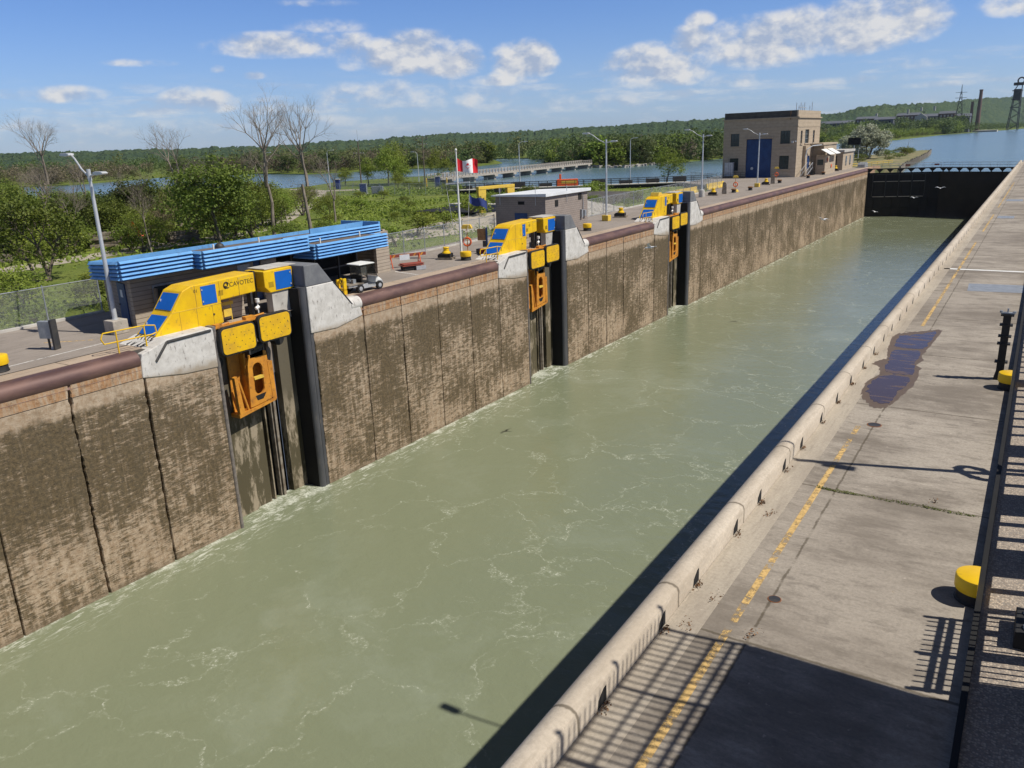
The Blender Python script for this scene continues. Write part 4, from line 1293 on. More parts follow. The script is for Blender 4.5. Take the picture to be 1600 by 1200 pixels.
    def ray_poly(poly, cx, cy, a):
        best = None
        dx, dy = math.cos(a), math.sin(a)
        for (x1, y1), (x2, y2) in zip(poly, poly[1:] + poly[:1]):
            ex, ey = x2 - x1, y2 - y1
            den = dx * ey - dy * ex
            if abs(den) < 1e-9: continue
            t_ = ((x1 - cx) * ey - (y1 - cy) * ex) / den
            u_ = ((x1 - cx) * dy - (y1 - cy) * dx) / den
            if t_ > 0 and -1e-6 <= u_ <= 1 + 1e-6 and (best is None or t_ < best): best = t_
        return (cx + dx * best, cy + dy * best)
    for i in range(n):
        a = 2 * PI * i / n + .001
        outer.append(ray_poly(corner, 2.6, -3.1, a))
        ca, sa = math.cos(a), math.sin(a)
        inner.append((2.6 + .33 * ca, -3.1 + (.55 if sa > 0 else -.55) + .33 * sa))
    MB().ring(outer, inner, -.42, -.30, 'x').build('slotted_plate', 'orange_paint', o)
    MB().box(-.46, -.24, 2.28, 2.92, -3.12, -2.98).build('lug', 'faded_yellow', o)
    MB().box(-.98, -.9, 1.2, 3.4, -4.75, -1.5).box(-.9, -.5, 1.95, 2.05, -4.6, -1.6).build('back_plate', 'orange_paint', o)
    mb = MB()
    mb.prism([(1.02, -2.7), (1.2, -2.65), (1.42, -4.75), (1.1, -4.95)], -.5, -.28, 'x')
    mb.prism([(3.3, -2.3), (3.62, -2.35), (3.66, -4.55), (3.4, -4.6)], -1.0, -.28, 'x')
    mb.tube((-.4, 1.35, -3.0), (-.4, 1.75, -4.7), .07, n=8)
    mb.prism([(1.05, -4.95), (3.6, -4.62), (3.6, -4.45), (1.05, -4.75)], -1.0, -.29, 'x')
    mb.build('side_frame', 'orange_paint', o)
    mb = MB()
    mb.box(-1.0, -.95, 2.3, 3.0, -4.35, -4.1)
    mb.build('shackle', 'rust', o)
    MB().prism([(2.25, -4.02), (3.0, -3.98), (2.75, -4.3), (2.35, -4.3)], -.302, -.296, 'x').build('small_opening', 'cavern_black', o)
    # lettering on the side
    if number == '01':
        text('01', .24, 'lettering', o, (XN + .004, -.22, 2.02), (R_(90), 0, R_(90)), 'number')
        text('CAVOTEC', .34, 'lettering', o, (XN + .004, 1.98, 1.98), (R_(90), 0, R_(90)), 'maker_lettering')
        mb = MB()
        for (a0, a1, rr, ww) in ((20, 250, .15, .05), (200, 420, .08, .035)):
            pts = [(1.78 + rr * math.cos(R_(a)), 2.1 + rr * math.sin(R_(a))) for a in np.linspace(a0, a1, 14)]
            for q in range(13):
                (u1, w1), (u2, w2) = pts[q], pts[q + 1]
                mb.tube((XN + .006, u1, w1), (XN + .006, u2, w2), ww * .8, n=5)
        mb.prism([(1.7, 1.92), (1.9, 1.92), (1.96, 1.98), (1.74, 1.98)], XN + .001, XN + .01, 'x')
        mb.build('emblem', 'lettering', o)
    else:
        text(number, .26, 'lettering', o, (XN + .004, 1.9, 2.02), (R_(90), 0, R_(90)), 'number')
    if number == '03':
        MB().prism([(-.0, 2.42), (1.1, 2.46), (.9, 2.78), (.2, 2.82)], -2.3, -1.3, 'x').build('roof_hood', 'faded_yellow', o, bevel=.04)
    # hoses at the nose
    mb = MB()
    r = random.Random(int(y0))
    for i in range(6):
        x = -1.0 - i * .25
        mb.path([(x, -2.5, .35), (x + .1, -2.9, .28), (x + .2, -3.1, .1), (x + .3 + r.uniform(-.2, .2), -3.6, .06)], .025, n=5)
    mb.build('hose', 'dark_steel', o)
    return o


mooring_unit(U0[0], 'nearest yellow mooring unit with dark maker lettering and number 01 on its side', '01')
mooring_unit(U0[1], 'middle yellow mooring unit beside the grey block hut', '02', False)
mooring_unit(U0[2], 'farthest and smallest-looking yellow mooring unit with a yellow hood on top', '03', False)


def guard(y0, label, plain):
    o = thing('guard_rail', label, 'guard rail', (0, y0, 0), 0, 'yellow guard rails at the noses of the mooring units')
    xa, ya, xb, yb = -.75, -5.35, -.55, -3.35
    mb = MB()
    mb.path([(xa, ya, .55), (xa, ya - .12, .8), (xa, ya, 1.05), (xb, yb, 1.05), (xb, yb + .5, .95), (xb, yb + .55, .6), (xb, yb + .3, .55), (xa, ya, .55)], .032, n=7)
    mb.build('rails', 'yellow_paint', o, smooth=True)
    for f in (.3, .97):
        MB().tube((xa + (xb - xa) * f, ya + (yb - ya) * f, 0), (xa + (xb - xa) * f, ya + (yb - ya) * f, 1.05), .035, n=8).build('post', 'yellow_paint', o, smooth=True)
    return o


guard(U0[0], 'bent yellow guard rail at the nose of the nearest mooring unit', 0)
guard(U0[1], 'bent yellow guard rail at the nose of the middle mooring unit', 0)
guard(U0[2], 'small yellow guard rail at the nose of the farthest mooring unit', 0)

# black steel channel and paint lines on the left deck
mb = MB()
mb.add([(-2.02, 4, .004), (-1.92, 4, .004), (-1.80, 21.9, .004), (-1.90, 21.9, .004)], [(0, 1, 2, 3)])
struct(mb.build('cable_channel_line', 'cavern_black'))
mb = MB()
mb.add([(-1.92, 34.0, .004), (-1.86, 34.0, .004), (-1.86, 54.8, .004), (-1.92, 54.8, .004)], [(0, 1, 2, 3)])
mb.add([(-4.6, 44.6, .004), (-1.9, 44.0, .004), (-1.9, 44.12, .004), (-4.6, 44.75, .004)], [(0, 1, 2, 3)])
mb.add([(-3.2, 16.4, .004), (-3.1, 16.4, .004), (-3.4, 21.5, .004), (-3.5, 21.5, .004)], [(0, 1, 2, 3)])
struct(mb.build('white_marking_line', 'worn_white_line'))
struct(MB().add([(-1.578, -40, .0035), (-.76, -40, .0035), (-.76, 214, .0035), (-1.578, 214, .0035)], [(0, 1, 2, 3)]).build('edge_paving_strip', 'left_edge_concrete'))
struct(MB().add([(-6.5, 20.2, .004), (-6.4, 20.1, .004), (-4.6, 21.6, .004), (-4.7, 21.7, .004)], [(0, 1, 2, 3)]).build('yellow_marking_line', 'worn_yellow_line'))

# ------------------------------------------------------------------ lamps on the left bank
double_lamp('street_lamp', 'nearest double-armed lamp on a concrete block before the blue-edged shed', (-4.95, 23.15, 0), 8.15, 'block', 'double lamps along the left lock edge', a1=(-1.6, .75), a2=(1.1, .05), rz=R_(0))
double_lamp('street_lamp', 'double-armed lamp on a yellow and black block right of the grey hut', (-6.0, 82.2, 0), 8.6, 'yellow', 'double lamps along the left lock edge')
double_lamp('street_lamp', 'double-armed lamp on a round concrete foot behind the farthest mooring unit', (-7.8, 117.4, 0), 8.8, 'round', 'double lamps along the left lock edge')
double_lamp('street_lamp', 'double-armed lamp in front of the powerhouse blue door', (-6.4, 140.5, 0), 8.7, 'yellow', 'double lamps along the left lock edge')


def single_lamp(label, loc, H, rz=0.0, L=1.6):
    o = thing('street_lamp', label, 'street lamp', loc, rz, 'single-armed lamps in the background')
    MB().lathe([(.14, 0), (.07, H - .6)], n=8).build('pole', 'lamp_metal', o, smooth=True)
    MB().path([(0, 0, H - .65), (.1 * L, 0, H - .25), (.35 * L, 0, H - .05), (.7 * L, 0, H)], .05, n=6).build('arm', 'lamp_metal', o)
    MB().prism([(.65 * L, H - .08), (1.15 * L, H - .03), (1.1 * L, H + .08), (.65 * L, H + .07)], -.15, .15, 'y').build('lamp_head', 'lamp_metal', o)
    return o


single_lamp('slim single-armed lamp in front of the pier bridge, left of the grey hut', (-57.5, 146.5, -.2), 9.0, R_(30))
single_lamp('slim single-armed lamp by the water right of the pier bridge', (-51.5, 188, -1.9), 10.6, R_(30))
single_lamp('single-armed lamp just left of the red and white flag', (-101.8, 168, -.8), 8.1, R_(200))
single_lamp('single-armed lamp standing by the end of the dirt track', (-113.9, 148.2, -.8), 9.3, R_(20))
single_lamp('single-armed lamp half hidden by bushes left of the two tall bare trees', (-125.6, 138.9, -.8), 9.3, R_(20))
single_lamp('short pale lamp by the yellow-brown pier beside the silver tree', (-12.5, 262, -.7), 4.6, R_(20))
single_lamp('thin lamp near the tip of the timber pier', (-11.0, 352, -.7), 5.0, R_(20))


def pole(label, loc, H, arms):
    o = thing('utility_pole', label, 'utility pole', loc, R_(35), 'utility poles across the island')
    MB().lathe([(.17, 0), (.11, H)], n=8).build('pole', 'trunk_bark', o)
    for (z, w) in arms:
        a = MB().box(-w, w, -.06, .06, z, z + .14).build('cross_arm', 'timber_grey', o)
        mb = MB()
        for x in (-w * .9, -w * .4, w * .4, w * .9): mb.tube((x, 0, z + .14), (x, 0, z + .34), .05, n=6)
        mb.build('insulators', 'pale_steel', a)
    return o


p_ = pole('utility pole with antenna and cross arm beside the grey electrical boxes', (-95.1, 139.2, -.8), 11.0, [(8.3, 1.2)])
MB().tube((0, 0, 11), (0, 0, 13.4), .03, n=5).build('antenna', 'galv_steel', p_)
pole('twin cross-arm utility pole between the fenced yard and the flag', (-99.6, 167.7, -.8), 11.9, [(11.3, 1.5), (9.8, 1.1)])
pole('thin utility pole at the far bank end of the pier bridge', (-148, 344, -1.6), 12.5, [(11.6, 1.0)])
pole('thin utility pole among the far bank trees right of the bridge', (-118, 345, -1.6), 12.0, [(11.2, 1.0)])

# ------------------------------------------------------------------ blue-edged shed
sh = thing('control_shed', 'low tan shed edged with bright blue corrugated fascia behind the nearest mooring unit', 'shed')
WX, WB = -5.3, -9.3
MB().box(WX - .25, WX, 24.5, 32.6, 0, 3.15).build('front_wall', 'shed_siding', sh)
MB().box(WX - .25, WX, 33.2, 34.4, 0, 2.9).build('front_wall', 'shed_siding', sh)
MB().box(WX - .25, WX, 43.6, 45.0, 0, 2.9).build('front_wall', 'shed_siding', sh)
MB().prism([(WX - .253, 24.5), (WB, 25.55), (WB, 25.8), (WX - .253, 24.75)], 0, 2.85, 'z').build('end_wall', 'hut_block', sh)
MB().box(WB, WX - .253, 44.75, 45.0, 0, 3.0).build('end_wall', 'shed_siding', sh)
MB().box(WB - .25, WB - .003, 25.6, 45.0, 0, 2.8).build('back_wall', 'shed_siding', sh)
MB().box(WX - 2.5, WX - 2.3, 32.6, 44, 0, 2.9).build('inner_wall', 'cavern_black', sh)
MB().box(WX - .2, WX - .1, 32.6, 33.2, 0, 2.9).build('side_door', 'door_blue', sh)
mb = MB()
for y in (36, 38, 40.2, 42): mb.box(WX - .6, WX - .45, y, y + .1, 0, 2.9)
mb.box(WX - .8, WX - .5, 35, 43.5, .9, 1.0)
mb.build('door_frame', 'dark_steel', sh)
dr = MB().box(-.6, .6, -.06, -.004, .02, 2.25).build('door', 'door_blue', sh, loc=(WX - 1.25, 24.5 + (1.25 - .253) * .2625, 0), rot=(0, 0, -math.atan(.2625)))
MB().box(-.1, .22, -.085, -.061, 1.5, 1.9).build('notice', 'label_white', dr)
MB().tube((-.5, -.06, 1.05), (-.5, -.12, 1.05), .04, n=8).build('handle', 'dark_steel', dr)
w_ = MB().box(WX, WX + .05, 25.75, 26.95, .62, 1.95).build('window', 'dark_glass', sh)
MB().box(WX + .051, WX + .09, 25.68, 25.78, .55, 2.05).box(WX + .051, WX + .09, 25.78, 27.0, 1.95, 2.05).build('frame', 'galv_steel', w_)
MB().box(WX + .05, WX + .40, 25.70, 25.76, .95, 1.9).build('shutter', 'timber_grey', w_)
MB().box(WX, WX + .04, 31.4, 32.3, 1.1, 2.3).build('poster', 'pale_steel', sh)


def fascia(x, y0, y1, z0, z1, name='fascia', face='x', a=None):
    """corrugated band: five horizontal ribs"""
    n = 5
    h = (z1 - z0) / n
    slats, backing = MB(), MB()
    for i in range(n):
        z = z1 - i * h
        pr = [(-.06, z + .004), (.0, z), (.12, z - h * .58), (.10, z - h * .72), (-.06, z - h * .72)]
        if face == 'x': slats.prism([(x + u, w) for u, w in pr], y0, y1, 'y')
        else: slats.prism([(x - u, w) for u, w in pr], y0, y1, 'x')
    if face == 'x': backing.box(x - .14, x - .062, y0 + .01, y1 - .01, z0, z1)
    else: backing.box(y0 + .01, y1 - .01, x + .062, x + .14, z0, z1)
    f_ = slats.build(name, 'fascia_blue', sh)
    backing.build('backing', 'door_blue', f_)
    return f_


def fascia_run(p, q, hgt=1.0, n=5, name='fascia'):
    """louvred band between two top corners p and q (x, y, z); outer side is to the right of p -> q"""
    d = Vector((q[0] - p[0], q[1] - p[1], 0)).normalized()
    nv_ = Vector((d.y, -d.x, 0))
    slats, backing = MB(), MB()
    def quadset(mb, offs):
        vs = []
        for e in (p, q):
            for (u, w) in offs: vs.append((e[0] + nv_.x * u, e[1] + nv_.y * u, e[2] + w))
        k = len(offs)
        mb.add(vs, [(i, (i + 1) % k, k + (i + 1) % k, k + i) for i in range(k)] + [tuple(range(k))[::-1], tuple(range(k, 2 * k))])
    h = hgt / n
    for i in range(n):
        z = -i * h
        quadset(slats, [(-.06, z + .004), (.0, z), (.12, z - h * .58), (.10, z - h * .72), (-.06, z - h * .72)])
    quadset(backing, [(-.062, -.004), (-.14, -.004), (-.14, -hgt), (-.062, -hgt)])
    f_ = slats.build(name, 'fascia_blue', sh)
    backing.build('backing', 'door_blue', f_)


# front runs (outer side +x), then the skewed left end and the step-outs
fascia_run((-3.85, 23.2, 3.72), (-3.85, 27.45, 3.72))
fascia_run((-9.2, 24.75, 3.24), (-3.93, 23.2, 3.70), .98)
fascia_run((-3.15, 27.6, 3.70), (-3.15, 35.2, 3.70))
fascia_run((-3.95, 27.58, 3.69), (-3.23, 27.58, 3.69))
fascia_run((-3.30, 36.0, 3.05), (-3.30, 42.6, 3.05), .95)
fascia_run((-5.35, 35.95, 3.04), (-3.38, 35.95, 3.04), .95)
fascia_run((-5.35, 35.2, 3.46), (-5.35, 44.2, 3.46), .75, 4)


def slab(mb, poly, th=.2):
    k = len(poly)
    mb.add([(x, y, z - th) for x, y, z in poly] + [tuple(v_) for v_ in poly], [tuple(range(k))[::-1], tuple(range(k, 2 * k))] + [(i, (i + 1) % k, k + (i + 1) % k, k + i) for i in range(k)])
    return mb


mb = slab(MB(), [(-9.1, 24.85, 3.06), (-3.99, 23.4, 3.56), (-3.99, 27.62, 3.56), (-9.1, 27.62, 3.06)])
slab(mb, [(-9.1, 27.623, 3.06), (-3.29, 27.623, 3.58), (-3.29, 35.15, 3.58), (-9.1, 35.15, 3.06)])
slab(mb, [(-9.1, 35.153, 3.06), (-5.49, 35.153, 3.34), (-5.49, 44.1, 3.34), (-9.1, 44.1, 3.06)])
mb.build('roof', 'asphalt_roof', sh)
MB().box(-5.34, -3.42, 36.12, 42.6, 2.55, 2.92).build('porch_roof', 'asphalt_roof', sh)
MB().box(-9.3, -9.12, 24.75, 44.3, 2.7, 3.26).box(-9.1, -5.4, 44.2, 44.35, 2.8, 3.62).box(-7.0, -6.9, 39.0, 44.2, 3.2, 3.60).build('roof_upstand', 'fascia_blue', sh)
for (x, y, z) in ((-5.9, 30.4, 3.3), (-6.2, 34.0, 3.28), (-4.4, 37.4, 2.92), (-4.5, 41.2, 2.92)): tube((x, y, z), (x, y, z + .35), .05, n=8).build('vent_pipe', 'white_paint', sh)
MB().lathe([(.28, 0), (.30, .1), (.22, .26), (.08, .34)], -6.9, 31.6, 16, 3.22).build('roof_fan', 'dark_steel', sh, smooth=True)

# kiosk: steel cabinet on two posts
kk = thing('control_cabinet', 'leaning steel control cabinet on dark posts at the far left', 'cabinet', (-4.75, 19.55, 0), R_(24))
MB().box(-.32, .32, -.16, .12, .55, 1.38).build('box', 'galv_steel', kk, bevel=.02)
MB().box(.34, .44, -.2, .2, 0, 1.45).box(-.05, .02, .0, .08, 0, .55).build('post', 'dark_steel', kk)
MB().box(.10, .33, -.05, .05, 0, .12).build('foot', 'pale_steel', kk)

# ------------------------------------------------------------------ utility cart
ct = thing('utility_cart', 'small white-roofed utility cart parked between the first mooring unit and the shed', 'utility cart', (-1.35, 37.6, 0), R_(84))
# local x forward, y left, 2.9 long
for (x, y) in ((1.05, .52), (1.05, -.52), (-.55, .52), (-.55, -.52)):
    w = MB().lathe([(.12, -.09), (.25, -.10), (.27, -.05), (.27, .05), (.25, .10), (.12, .09)], n=22).build('wheel', 'black_rubber', ct, smooth=True, loc=(x, y, .27), rot=(R_(90), 0, 0))
    MB().lathe([(.06, -.105), (.13, -.10), (.13, .10), (.06, .105)], n=16).build('rim', 'pale_steel', w, smooth=True)
MB().prism([(-1.45, .42), (-1.45, .50), (.1, .50), (.1, .55), (.22, .30), (.75, .30), (.85, .42), (1.0, .60), (1.35, .56), (1.40, .40), (1.32, .28), (.8, .22), (-.2, .22), (-.3, .40)], -.52, .52, 'y').build('body', 'cart_grey', ct, bevel=.03)
MB().prism([(.82, .45), (.95, .86), (1.25, .68), (1.42, .52), (1.38, .42)], -.48, .48, 'y').build('nose', 'white_paint', ct, bevel=.05)
MB().box(-1.5, -.25, -.56, .56, .52, .60).build('cargo_bed', 'timber_grey', ct)
MB().box(-.30, .10, -.5, .5, .55, .72).box(-.34, -.24, -.5, .5, .72, 1.05).build('seat', 'black_rubber', ct, bevel=.03)
mb = MB()
for y in (-.5, .5):
    mb.tube((.98, y, .8), (.62, y, 1.72), .025, n=6)
    mb.tube((-.34, y, .6), (-.38, y, 1.72), .025, n=6)
    mb.tube((.15, y, .5), (.13, y, 1.72), .02, n=6)
mb.build('roof_frame', 'black_rubber', ct)
MB().prism([(-.55, 1.70), (-.52, 1.76), (.62, 1.79), (.75, 1.74), (.75, 1.70)], -.6, .6, 'y').build('canopy', 'white_paint', ct, bevel=.02)
MB().add([(.99, -.46, .86), (.99, .46, .86), (.66, .46, 1.68), (.66, -.46, 1.68), (1.0, -.46, .86), (1.0, .46, .86), (.67, .46, 1.68), (.67, -.46, 1.68)], [(0, 1, 2, 3), (4, 7, 6, 5), (0, 3, 7, 4), (1, 5, 6, 2), (0, 4, 5, 1), (3, 2, 6, 7)]).build('windscreen', 'windscreen', ct)
MB().box(-.395, -.385, -.5, .5, 1.05, 1.68).box(-.38, .12, -.505, -.495, 1.05, 1.66).build('rear_curtain', 'windscreen', ct)
MB().box(-.85, -.62, -.28, -.05, .60, .85).box(-.85, -.62, .05, .28, .60, .85).build('battery_box', 'galv_steel', ct)
MB().tube((.75, .22, .7), (.6, .22, .98), .02, n=6).build('steering_column', 'black_rubber', ct)
torus(MB(), .17, .02, 'x', 18, 6).build('steering_wheel', 'black_rubber', ct, loc=(.58, .22, 1.0), rot=(0, R_(-25), 0))
hj = thing('hand_winch', 'yellow painted hose reel carried at the back of the cart', 'reel', (-1.55, 35.95, .0), R_(84))
MB().box(-.12, .12, -.5, -.38, .05, 1.05).box(-.12, .12, .1, .22, .05, .95).box(-.12, .12, -.5, .22, .3, .42).build('frame', 'yellow_paint', hj, bevel=.02)
torus(MB(), .16, .06, 'x', 16, 6).build('reel', 'yellow_paint', hj, loc=(0, -.15, .85))

# red and white work barrier, pallets, capstans, flagpole, life ring, sign
ba = thing('work_barrier', 'orange A-frame barrier with a red striped board right of the cart', 'barrier', (-5.3, 46.7, 0), R_(62))
for x in (-1.15, 1.15):
    MB().tube((x, -.38, 0), (x, 0, 1.0), .035, n=6).tube((x, .38, 0), (x, 0, 1.0), .035, n=6).tube((x, -.25, .35), (x, .25, .35), .03, n=6).build('leg', 'safety_orange', ba)
MB().box(-1.7, 1.7, -.03, .03, .78, 1.0).build('board', 'barrier_red', ba)
mb = MB()
for k in range(6): mb.prism([(-1.6 + k * .56, .782), (-1.45 + k * .56, .782), (-1.3 + k * .56, .998), (-1.45 + k * .56, .998)], -.036, .036, 'y')
mb.build('stripes', 'orange_paint', ba)
MB().box(-.45, .35, -.06, -.04, .55, .95).build('sign_plate', 'label_white', ba)
pl = thing('pallet_load', 'small dark load with a red lid lying in front of the work barrier', 'pallet', (-4.0, 45.9, 0), R_(62))
MB().box(-.75, .55, -.4, .4, .06, .32).build('box', 'black_rubber', pl)
MB().box(-.9, .75, -.5, .5, .34, .40).box(-.8, .8, -.45, .45, .43, .48).build('lid', 'barrier_red', pl)
MB().box(.1, .85, -.62, -.45, .02, .30).build('pale_box', 'pale_steel', pl)


def capstan(label, loc, sc=1.0, rz=0.0):
    o = thing('capstan', label, 'capstan', loc, rz, 'yellow-headed capstans on dark winch frames')
    MB().box(-.62 * sc, .62 * sc, -.5 * sc, .5 * sc, .02, .14 * sc).build('base_plate', 'timber_grey', o)
    MB().box(-.55 * sc, .45 * sc, -.38 * sc, .38 * sc, .14 * sc, .46 * sc).box(-.7 * sc, -.5 * sc, -.2 * sc, .25 * sc, .1 * sc, .36 * sc).build('winch_body', 'black_rubber', o, bevel=.04)
    MB().lathe([(.36 * sc, .46 * sc), (.34 * sc, .56 * sc), (.24 * sc, .64 * sc), (.22 * sc, .84 * sc), (.27 * sc, .90 * sc), (.24 * sc, .96 * sc), (.12 * sc, .98 * sc)], n=24).build('drum', 'yellow_paint', o, smooth=True)
    return o


capstan('yellow-headed capstan beside the work barrier and the flagpole', (-4.9, 51.3, 0), 1.0, .3)
capstan('yellow-headed capstan between the second lamp and the third mooring unit', (-6.2, 86.4, 0), 1.1, .2)
capstan('capstan right of the yellow concrete barriers with a grey upright panel', (-7.2, 120.8, 0), 1.1, .2)
capstan('capstan in front of the powerhouse beside a tall grey panel', (-6.6, 146.5, 0), 1.1, .2)
capstan('small yellow-headed capstan beside the dark doorway of the far annex', (-5.2, 196.0, 0), 1.2, .2)
for (lab, loc) in (('grey upright steel panel beside the capstan near the third lamp', (-6.6, 124.0, 0)), ('grey upright steel panel beside the capstan before the powerhouse', (-6.3, 149.5, 0))):
    o = thing('steel_panel', lab, 'panel', loc, .4)
    MB().prism([(-.35, 0), (.35, 0), (.3, 1.5), (.1, 1.75), (-.25, 1.75)], -.12, .12, 'y').build('plate', 'timber_grey', o)
for (lab, loc) in (('low dark bollard nearest the fourth double lamp, on its left', (-5.0, 132.0, 0)), ('low dark bollard between the fourth lamp and the powerhouse corner', (-5.6, 151.5, 0)), ('low dark bollard before the powerhouse staircase', (-4.3, 167.0, 0)), ('low dark bollard below the white awnings', (-4.3, 180.0, 0)), ('low dark bollard near the capstan by the round-footed lamp', (-6.0, 126.8, 0))):
    o = thing('bollard', lab, 'bollard', loc, 0, 'low dark bollards near the powerhouse')
    MB().lathe([(.36, 0), (.33, .05), (.31, .4)], n=18).build('drum', 'black_rubber', o, smooth=True)
    MB().lathe([(.34, .4), (.42, .45), (.42, .55), (.3, .62)], n=18).build('cap', 'wood_brown', o, smooth=True)

fl = thing('flagpole', 'white flagpole with a white yard arm and red and white flag pole ball', 'flagpole', (-3.75, 51.75, 0), 0)
MB().lathe([(.09, 0), (.085, 3), (.045, 8.2)], n=12).build('pole', 'white_paint', fl, smooth=True)
MB().lathe([(.02, 8.2), (.09, 8.28), (.09, 8.34), (.02, 8.42)], n=12).build('ball', 'white_paint', fl, smooth=True)
yd = MB().box(-.95, .95, -.04, .04, -.04, .04).build('yard', 'white_paint', fl, loc=(0, 0, 5.85), rot=(0, R_(-3), R_(22)))
MB().path([(.88, .35, 5.8), (.6, .25, 2.5), (.15, 0, 1.0)], .012, n=4).path([(-.88, -.35, 5.8), (-.5, -.2, 2.5), (-.1, 0, 1.0)], .012, n=4).build('halyard', 'white_paint', fl)


def wavy(name, w, h, fn, nx=36, nz=20, thick=.008):
    """cloth grid in local x-z; fn(u, v) -> offset; returns mesh builder"""
    mb = MB()
    vs = []
    for s in (0, 1):
        for i in range(nx + 1):
            for j in range(nz + 1):
                x, y, z = fn(i / nx, j / nz)
                vs.append((x, y + s * thick, z))
    def id_(s, i, j): return s * (nx + 1) * (nz + 1) + i * (nz + 1) + j
    return mb, vs, id_


def flag_fn(u, v):
    x = u * 1.55
    return (x, .16 * math.sin(u * 8.0 + v * 1.2) * u ** .5, v * .95 - .42 * u - .12 * math.sin(u * 6.0) * v + .22 * u * u)


FLP = (-3.69, 51.78, 6.75)
ff_ = thing('national_flag', 'red and white flag with a red leaf flying at the top of the white pole', 'flag', FLP, R_(38))
mb0, vs, id_ = wavy('flag', 1.55, .95, flag_fn, 40, 20)
bands = {'flag_red': [], 'flag_white': []}
for i in range(40):
    k = 'flag_white' if 10 <= i < 30 else 'flag_red'
    for j in range(20):
        for s in (0, 1): bands[k].append((id_(s, i, j), id_(s, i + 1, j), id_(s, i + 1, j + 1), id_(s, i, j + 1)))
for k, nm in (('flag_white', 'white_field'), ('flag_red', 'red_bars')):
    MB().add(vs, bands[k]).build(nm, k, ff_, smooth=True)
# maple leaf: outline mapped onto the cloth, both faces
leaf = [(0, 1), (.13, .75), (.30, .84), (.22, .42), (.36, .50), (.42, .40), (.62, .44), (.55, .30), (.66, .22), (.30, -.02), (.34, -.14), (.04, -.10), (.05, -.42)]
leaf = leaf + [(-x, y) for x, y in leaf[::-1] if x != 0]
import mathutils.geometry as mg
fine_pts = []
for (a, b) in zip(leaf, leaf[1:] + leaf[:1]):
    for q in range(2): fine_pts.append((a[0] + (b[0] - a[0]) * q / 2, a[1] + (b[1] - a[1]) * q / 2))
tri = mg.tessellate_polygon([[Vector((x, y, 0)) for x, y in fine_pts]])
vs2, fs2 = [], []
for off in (-.012, .020):
    k = len(vs2)
    for (x, y) in fine_pts:
        u_, v_ = .5 + x * .22, .42 + y * .38
        p = flag_fn(u_, v_)
        vs2.append((p[0], p[1] + off, p[2]))
    fs2 += [tuple(i + k for i in tr) for tr in tri]
MB().add(vs2, fs2).build('leaf_emblem', 'flag_red', ff_)


def pennant_fn(u, v):
    return (u * 1.35, .14 * math.sin(u * 7 + v), v * .62 - .75 * u * (1 - .3 * u) - .10 * math.sin(u * 7))


pf_ = thing('pennant_flag', 'drooping dark blue flag below the yard arm of the white pole', 'flag', (-2.95, 52.1, 4.35), R_(38))
mb0, vs, id_ = wavy('p', 1, 1, pennant_fn, 24, 12)
MB().add(vs, [(id_(s, i, j), id_(s, i + 1, j), id_(s, i + 1, j + 1), id_(s, i, j + 1)) for s in (0, 1) for i in range(24) for j in range(12)]).build('cloth', 'flag_blue', pf_, smooth=True)


def ring_stand(label, loc, rz, foot=False):
    o = thing('life_ring_stand', label, 'life ring stand', loc, rz, 'life ring stands under small yellow hoods')
    MB().tube((0, 0, 0), (0, 0, 2.3), .035, n=8).build('post', 'orange_paint', o)
    MB().prism([(-.45, 2.2), (.45, 2.2), (.3, 2.5), (-.3, 2.5)], -.25, .25, 'x').build('hood', 'faded_yellow', o)
    torus(MB(), .31, .075, 'x').build('ring', 'safety_orange', o, smooth=True, loc=(.12, 0, 1.15))
    if foot: MB().lathe([(.55, 0), (.5, .25), (.2, .45)], n=14).build('foot', 'faded_yellow', o)
    return o


ring_stand('life ring on a post under a yellow hood, right of the flagpole', (-4.3, 53.4, 0), R_(-65))
ring_stand('life ring stand on a yellow foot left of the powerhouse door lamp', (-6.3, 128.4, 0), R_(-65), True)
ring_stand('life ring stand near the powerhouse corner by the staircase', (-8.4, 159.5, 0), R_(-65))
sb = thing('notice_board', 'brown notice board on a dark blue post left of the middle mooring unit', 'sign', (-4.6, 56.0, 0), R_(-60))
MB().box(-.06, .06, .28, .42, 0, 2.0).build('post', 'door_blue', sb)
MB().box(-.04, .04, -.42, .27, .95, 1.9).build('board', 'wood_brown', sb)
MB().box(-.1, .1, .0, .27, 0.4, .9).build('lower_box', 'dark_steel', sb)
rc = thing('red_canister', 'small red and grey canister on the ground between flagpole and notice board', 'canister', (-3.9, 54.9, 0))
MB().lathe([(.26, 0), (.27, .3), (.16, .42)], n=14).build('can', 'red_cloth', rc, smooth=True)
MB().box(-.5, -.15, -.2, .2, 0, .4).build('box', 'dark_steel', rc)
for i in range(2):
    y0_, y1_ = ((116.0, 126.5), (132.6, 141.2))[i]
    o = thing('concrete_barrier', ('long yellow concrete barrier behind the farthest mooring unit', 'yellow concrete barrier at the fence corner left of the powerhouse')[i], 'barrier', (-11.9 - i * .6, 0, 0), 0)
    MB().prism([(-.3, 0), (.3, 0), (.26, .2), (.12, .5), (.1, 1.0), (-.1, 1.0), (-.12, .5), (-.26, .2)], y0_, y1_, 'y').build('barrier_body', 'faded_yellow', o)

